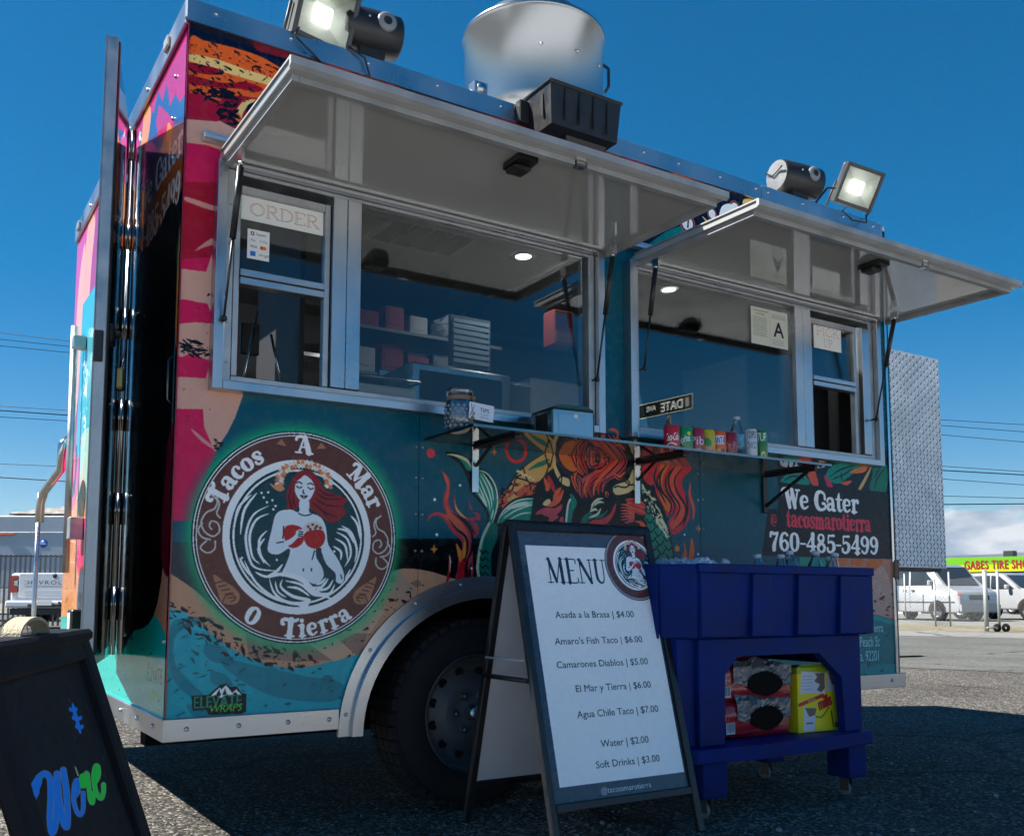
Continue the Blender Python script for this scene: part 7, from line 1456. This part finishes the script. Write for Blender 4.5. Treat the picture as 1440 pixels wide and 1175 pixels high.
# --- tyre shop with painted fascia
ts = empty('tire_shop', 'low grey tire shop with green and yellow fascia behind the parked vehicles', 'shop')
a0, a1 = P3(1300, 785.5, 52), P3(1560, 778.5, 46); base0 = P3(1238, 800, 53); ux = Vector((a1.x-a0.x, a1.y-a0.y, 0)); LT = ux.length; ux.normalize(); uy = Vector((-ux.y, ux.x, 0)); uy = uy if uy.dot(Vector((_fw[0], _fw[1], 0))) > 0 else -uy
ts.location = (a0.x, a0.y, 0); ang = math.atan2(ux.y, ux.x); ts.rotation_euler = (0, 0, ang); sgy = 1 if Vector((-math.sin(ang), math.cos(ang), 0)).dot(uy) > 0 else -1
zt2 = a0.z; hb = .76
def p_shop(c, w_, h_):
    c._raw([(0, 0), (w_, 0), (w_, h_*.5), (0, h_*.5)], (168, 188, 8)); c._raw([(0, h_*.48), (w_, h_*.5), (w_, h_), (0, h_)], (92, 160, 10))
    for dx, dy, cc_ in ((.03, -.03, (60, 70, 20)), (0, 0, (140, 16, 16))): c.text('GABES TIRE SHOP', 2.15+dx, h_*.20+dy, h_*.60, cc_, 'L', bold=.05, sx=.60, track=1.12)
c = Cv(0, LT, 0, hb, 110, (160, 180, 8)); p_shop(c, LT, hb)
B = MB(); B.box(-.0, LT, -.35*sgy, -.05*sgy, zt2-hb, zt2); o = B.build('fascia', print_mat('shop_fascia_print', c.image('fascia_img'), .5, 0, .3, 0), ts); uv_planar(o, lambda p: (p.x/LT, (p.z-zt2+hb)/hb))
SHG = mat('shop_grey_wall', (.13, .14, .16), .8, var=.15, vscale=.6)
B = MB(); B.box(-1.2, LT, 0, 9*sgy, 0, zt2-.1); B.build('wall', SHG, ts)
B = MB(); B.box(-1.2, -.0, -.3*sgy, -.05*sgy, zt2-hb-.05, zt2-.5); B.build('fascia_return', TRIM, ts)
for k in range(5): B = MB(); B.box(1.2+k*2.3, 3.0+k*2.3, -.03*sgy, .02*sgy, .1, 2.0); d_ = B.build('roller_door', mat('roller_grey', (.20, .22, .24), .5, var=.2), ts)
B = MB(); B.box(3.9, 4.4, .2*sgy, .8*sgy, zt2, zt2+.32, .03); B.build('roof_vent', TRIM, ts)
B = MB(); B.box(1.6, 6.4, -.9*sgy, -.4*sgy, 1.9, 2.05, .03); B.build('awning_strip', mat('faded_red_strip', (.24, .03, .04), .6), ts)
wbx = empty('white_annex', 'small white annex building left of the tire shop', 'building'); p = P3(1268, 800, 50); wbx.location = (p.x, p.y, 0); wbx.rotation_euler = (0, 0, ang)
B = MB(); B.box(-6, .9, 0, 5*sgy, 0, P3(1268, 797, 50).z); B.build('wall', mat('white_wall', (.6, .6, .58), .8, var=.06), wbx); B = MB(); B.box(.2, .75, -.02*sgy, .01*sgy, 2.2, 2.5); B.build('window', CARG, wbx); B = MB(); z_ = P3(1268, 797, 50).z; B.box(-6.1, 1.0, -.12*sgy, 5*sgy, z_+.001, z_+.12, .02); B.build('roof', ALU_D, wbx)
# --- left side: pickup, box trailer, picket fence, tiled house
pt = empty('pickup_truck', 'white pickup truck seen from behind, left of the trailer door', 'pickup truck')
pc = gpt(68, 884); hd = math.atan2(_fw[1], _fw[0])+R(-4)
pt.location = (pc[0], pc[1], 0); pt.rotation_euler = (0, 0, hd)      # +x is forward, away from the camera
PAINT = mat('pearl_white_paint', (.60, .63, .68), .15, coat=.9)
def pbox(x0, x1, y0, y1, z0, z1, nm, m, bev=.03, par=pt): B = MB(); B.box(x0, x1, y0, y1, z0, z1, bev, seg=2); return B.build(nm, m, par)
pbox(.0, 2.2, -1.0, 1.0, .55, 1.34, 'bed', PAINT, .06); pbox(2.21, 5.6, -1.0, 1.0, .55, 1.30, 'cab_body', PAINT, .08); pbox(2.25, 4.3, -.86, .86, 1.29, 1.72, 'cab_roof', PAINT, .12) if False else None
tgp = pbox(-.05, -.002, -.76, .76, .74, 1.33, 'tailgate', PAINT, .02)
pbox(-.058, -.0505, -.60, .60, .80, .92, 'tailgate_panel', mat('gate_recess', (.50, .53, .58), .2, coat=.6), .004, tgp)
for sg in (-1, 1):
    B = MB(); y0 = sg*.98; B.prism([(sg*.78, .88), (sg*.985, .86), (sg*.985, 1.27), (sg*.80, 1.27), (sg*.80, 1.20), (sg*.88, 1.16), (sg*.88, 1.02), (sg*.80, .99)], lambda a, b, h: (h, a, b), -.045, -.002); tl_ = B.build('tail_light', RL, pt)
    pbox(-.05, -.006, sg*.79, sg*.875, 1.03, 1.15, 'reverse_lamp', HL, .004, tl_)
pbox(-.22, -.06, -1.0, 1.0, .50, .68, 'bumper', PAINT, .05); pbox(-.225, -.10, -.42, .42, .52, .60, 'bumper_step', TRIM, .01); pbox(-.16, .3, -.9, .9, .34, .49, 'lower_valance', TRIM, .02); pbox(-.235, -.222, -.18, .18, .56, .68, 'licence_plate', PAPER, .004); pbox(-.24, -.222, -.40, -.34, .60, .66, 'red_reflector', RL, .004)
for sg in (-1, 1):
    cwheel(pt, 1.0, sg*.86, .40, .26, sg); cwheel(pt, 4.6, sg*.86, .40, .26, sg)
c = Cv(0, 1.2, 0, .16, 700, (150, 156, 168)); c.a[:] = np.array((198, 203, 212))/255.; c.text('CHEVROLET', .55, .03, .095, (60, 66, 76), 'C', bold=.03, sx=1.5, track=1.28); imc = c.image('tailgate_img')
B = MB(); B.box(-.0545, -.0506, -.58, .62, 1.03, 1.19); o = B.build('tailgate_lettering', print_mat('tailgate_print', imc, .2, .5, .5, 0), tgp); uv_planar(o, lambda p: ((.62-p.y)/1.2, (p.z-1.03)/.16))
B = MB(); B.lathe([(0, -.062), (.05, -.060), (.06, -.05)], axis='X', c=(0, -.13, 1.27), seg=14); B.build('tailgate_handle', TRIM, tgp)
B = MB(); B.prism([(.0, 1.28), (-.10, 1.62), (-.75, 1.66), (-1.15, 1.28)], lambda a, b, h: (2.35-a*.0+(.0)+(-a), h, b), -.84, .84); B.build('cab', PAINT, pt) if False else B.bm.free()
def wallbox(name, label, cat, u0, u1, vtop, d, thick, m, zb_=0.0):
    p0, p1 = P3(u0, vtop, d), P3(u1, vtop, d); t = empty(name, label, cat); dx = Vector((p1.x-p0.x, p1.y-p0.y, 0)); L_ = dx.length; a = math.atan2(dx.y, dx.x); t.location = (p0.x, p0.y, 0); t.rotation_euler = (0, 0, a)
    return t, L_, p0.z
bt, L_, z_ = wallbox('box_trailer', 'long pale blue-white box trailer parked behind the picket fence', 'box trailer', -420, 135, 724, 30, 2.4, None)
BXM = mat('pale_box_panel', (.42, .47, .53), .5, var=.08, vscale=.8)
B = MB(); B.box(0, L_, 0, 2.4, 1.05, z_, .03); B.build('body', BXM, bt); B = MB(); B.box(0, L_, -.02, -.001, 2.72, 2.78, .004); B.build('side_rail', ALU_D, bt); B = MB(); B.box(0, L_, -.02, -.001, 1.98, 2.02, .004); B.build('side_rail', ALU_D, bt)
k_ = L_/555.
for u in (40, -20, -110, -200, -300): B = MB(); B.box((u+420+12)*k_-.01, (u+420+12)*k_+.01, -.012, -.001, 2.03, 2.71); B.build('panel_seam', TRIM, bt)
B = MB(); B.box((420+0)*k_, (420+22)*k_, -.05, -.021, 2.67, 2.73, .005); B.build('marker_lamp', mat('orange_lamp', (.6, .10, .03), .3), bt)
B = MB(); B.lathe([(0, -.006), (.13, -.006), (.13, -.001)], axis='Y', c=((420+63)*k_, 0, 2.42), seg=24); lg = B.build('round_logo', mat('logo_blue', (.02, .10, .45), .4), bt)
B = MB(); B.box((420+63)*k_-.08, (420+63)*k_+.08, -.010, -.0065, 2.40, 2.43); B.box((420+63)*k_-.05, (420+63)*k_+.02, -.010, -.0065, 2.45, 2.47); B.build('logo_stripe', PAPER, lg, kind='stuff')
for x in (1.2, 2.4, L_-1.5): 
    B = MB(); B.lathe([(.2, -.12), (.46, -.12), (.5, -.08), (.5, .08), (.46, .12), (.2, .12)], axis='Y', c=(x, .3, .5), seg=20); B.build('wheel', RUBBER, bt)
kf, L2, zf2 = wallbox('picket_fence', 'dark picket fence in front of the pale box trailer', 'fence', -300, 135, 779, 25, .1, None)
WIR = mat('dark_iron', (.05, .05, .055), .5)
for z in (zf2-.06, .3): B = MB(); B.box(0, L2, -.02, .02, z, z+.04); B.build('rail', WIR, kf)
pk_ = None
for k in range(int(L2/.13)):
    if pk_ is None: B = MB(); B.box(-.02, .02, -.021, .021, .02, zf2); pk_ = B.build('picket', mat('fence_picket', (.10, .105, .11), .5), kf)
    elif k < 290: link('picket', pk_.data, None, kf, (k*.13, 0, 0))
ht, L3, z3 = wallbox('house', 'house with a pale tiled hip roof rising behind the box trailer', 'house', 12, 330, 724, 42, 8, None)
STU = mat('stucco_wall', (.36, .33, .29), .9, var=.06); B = MB(); B.box(.5, L3, .3, 8, 0, z3-.1); B.build('wall', STU, ht)
RZ = P3(120, 694, 42).z
RT = [mat('roof_tile_%d' % k, cc_, .85, var=.2) for k, cc_ in enumerate([(.30, .27, .24), (.36, .33, .29), (.25, .22, .20)])]
B = MB(); n_r = 7; depth = 4.0; hip = 3.1
a = B.face([(0, 0, z3-.02), (L3, 0, z3-.02), (L3-.5, depth, RZ-.02), (hip, depth, RZ-.02)]); B.face([(0, 0, z3-.02), (hip, depth, RZ-.02), (hip, depth+.5, RZ-.02), (0, 8, z3-.02)]); B.build('roof', RT[0], ht)
tile_me = {}
for r_ in range(n_r):
    t0, t1 = r_/n_r, (r_+1)/n_r; xs0, y0_, z0_ = hip*t0, depth*t0, z3+(RZ-z3)*t0; dz = (RZ-z3)/n_r; dy = depth/n_r; x = xs0+.02; k = 0
    while x < min(L3-.4, 8.5) and k < 22:
        ci = (r_*3+k*5) % 3
        if (ci) not in tile_me: T_ = MB(); T_.prism([(0, 0), (.34, 0), (.34, dy*.9), (.0, dy*.9)], lambda a_, b2, h: (a_, b2, h+b2*dz/dy), .02, .08); o = T_.build('roof_tile', RT[ci], ht, (x, y0_, z0_)); tile_me[ci] = o.data
        else: link('roof_tile', tile_me[ci], None, ht, (x, y0_, z0_))
        x += .36; k += 1
# --- overhead wires and the poles that carry them
WM = mat('wire_black', (.02, .02, .022), .6)
pl0, pl1 = P3(-330, 640, 60), P3(1900, 620, 60)
wires = [(468, 480, 590), (477, 490, 598), (486, 496, 611), (571, 577, 655), (577, 584, 661), (586, 592, 673), (652, 656, 697), (671, 677, 709)]
for i, (va, vb, vc) in enumerate(wires):
    A_, B_, C_ = (0, va), (100, vb), (1323, vc)
    # quadratic through the three picture points
    u_ = np.array([0, 100, 1323.]); V_ = np.array([va, vb, vc], float)
    co = np.polyfit(u_, V_, 2)
    if abs(co[0]) > 3e-5: co = np.polyfit([0, 700, 1323], [va, (va+vc)/2+8, vc], 2)
    pts = [P3(uu, np.polyval(co, uu), 60) for uu in np.linspace(-330, 1900, 24)]
    B = MB(); B.tube(pts, .034 if i in (4, 7) else .020, 5); o = B.build('power_line', WM); o['label'] = ['topmost overhead wire in the sky', 'second overhead wire from the top', 'third overhead wire from the top', 'fourth overhead wire from the top', 'thick wire in the middle of the overhead wires', 'third overhead wire from the bottom', 'thin wire just above the lowest overhead wire', 'lowest and thickest overhead wire'][i]; o['category'] = 'wire'; o['group'] = 'overhead power lines'
WOOD = mat('weathered_pole_wood', (.11, .08, .06), .9, bump=.4, bscale=8)
for nm, uu in (('left', -330), ('right', 1900)):
    t = empty('utility_pole', 'wooden utility pole carrying the wires, beyond the %s edge of the view' % nm, 'utility pole'); vs_ = []
    q = P3(uu, 500, 60); B = MB(); B.tube([(q.x, q.y, 0), (q.x, q.y, 21)], [.18, .11], 10); B.build('shaft', WOOD, t)
    for z in (19.0, 14.5, 10.5): B = MB(); B.box(q.x-1.2, q.x+1.2, q.y-.06, q.y+.06, z, z+.12); B.build('crossarm', WOOD, t)
# --- street name sign across the lot, seen only as a reflection in the right window
def mir(u, v, yv): p = onplane(u, v, 1, yv); return Vector((p[0], -.024-yv, p[2]))
st = empty('street_sign', 'green DATE AVE street sign on a steel pole behind the camera, mirrored in the window', 'street sign')
a = mir(893, 581, 9); p_ = onplane(975, 563, 2, a.z); b_ = Vector((p_[0], -.024-p_[1], a.z)); q = b_-a; wS = math.hypot(q.x, q.y)
def p_date(c, w_, h_): c._raw([(0, 0), (w_, 0), (w_, h_), (0, h_)], (206, 206, 186)); c._raw([(.015, .015), (w_-.015, .015), (w_-.015, h_-.015), (.015, h_-.015)], (14, 30, 22)); c.text('DATE', w_*.34, h_*.20, h_*.62, (255, 255, 245), 'C', bold=.08, sx=.95); c.text('AVE', w_*.70, h_*.42, h_*.36, (255, 255, 245), 'C', bold=.06); c._raw([(w_*.06, h_*.2), (w_*.12, h_*.2), (w_*.12, h_*.8), (w_*.06, h_*.8)], (170, 170, 160))
hS = .24
c = Cv(0, wS, 0, hS, 500, (26, 40, 32)); p_date(c, wS, hS)
st.location = ((a.x+b_.x)/2, (a.y+b_.y)/2, 0); an = math.atan2(q.y, q.x); st.rotation_euler = (0, 0, an); zc = (a.z+b_.z)/2
B = MB(); B.box(-wS/2, wS/2, -.004, .004, zc-hS/2, zc+hS/2); o = B.build('name_plate', print_mat('date_sign_print', c.image('date_img'), .4, 0, .4, 0), st); uv_planar(o, lambda p: ((wS/2-p.x)/wS, (p.z-zc+hS/2)/hS)); o.rotation_euler = (0, R(-3), 0) if False else (0, 0, 0)
c = Cv(0, .8, 0, .2, 500, (26, 40, 32)); c._raw([(0, 0), (.8, 0), (.8, .2), (0, .2)], (170, 170, 156)); c._raw([(.012, .012), (.788, .012), (.788, .188), (.012, .188)], (22, 34, 30)); c.text('OASIS ST', .4, .05, .10, (190, 190, 176), 'C', bold=.03, sx=.9)
B = MB(); B.box(-.4, .4, -.004, .004, zc-.42, zc-.22); o = B.build('name_plate', print_mat('cross_sign_print', c.image('cross_img'), .4, 0, .4, 0), st, (.10, 0, 0), (0, 0, R(40))); uv_planar(o, lambda p: ((.4-p.x)/.8, (p.z-zc+.42)/.2))
B = MB(); B.tube([(.10, -.045, 0), (.10, -.045, zc+.1)], .03, 10); B.build('pole', GALV, st)
# --- far mountains
HM = mat('hazed_mountain_rock', (.085, .095, .11), .95, var=.25, vscale=.012)  # bluish tint puts part of the distance haze into the rock colour
B = MB(); rr = random.Random(21); n = 90; rows = []
ridge = lambda u: 3+7*math.sin(u*.0065+5.2)+3*math.sin(u*.021+1)+1.5*math.sin(u*.07)+rr.uniform(-.5, .5)
for k, (d, fac) in enumerate(((1300, 0), (1370, .5), (1450, 1.0), (1530, .6), (1640, 0))):
    row = []
    for i in range(n+1):
        u = -2200+i*(6200/n); r = wray(u, CY); L_ = math.hypot(r[0], r[1]); dd = d*(1+.03*math.sin(i*1.7+k)); 
        h = dd*max(0.0, (ridge(u)+49)*fac)/FPX*(1+(.12*math.sin(i*2.3+k*2) if 0 < fac < 1 else 0))
        row.append(B.bm.verts.new((CAM[0]+r[0]/L_*dd, CAM[1]+r[1]/L_*dd, h-1 if fac else -2)))
    rows.append(row)
for A_, C_ in zip(rows, rows[1:]):
    for i in range(n): B.bm.faces.new((A_[i], A_[i+1], C_[i+1], C_[i])).smooth = True
B.build('hills', HM, kind='structure')

# --- the air: one even, very thin haze round camera and scene
B = MB(); B.box(-1800, 1800, -1800, 1800, -4, 100)
hm = bpy.data.materials.new('haze_air'); hm.use_nodes = True; nt = hm.node_tree; nt.nodes.remove(nt.nodes['Principled BSDF'])
pv = nt.nodes.new('ShaderNodeVolumePrincipled'); pv.inputs['Color'].default_value = (.6, .74, 1, 1); pv.inputs['Density'].default_value = 1.2e-4; pv.inputs['Anisotropy'].default_value = .2
nt.links.new(pv.outputs[0], nt.nodes['Material Output'].inputs['Volume'])
B.build('haze', hm, kind='stuff', label='thin blue haze over the distance', category='haze')
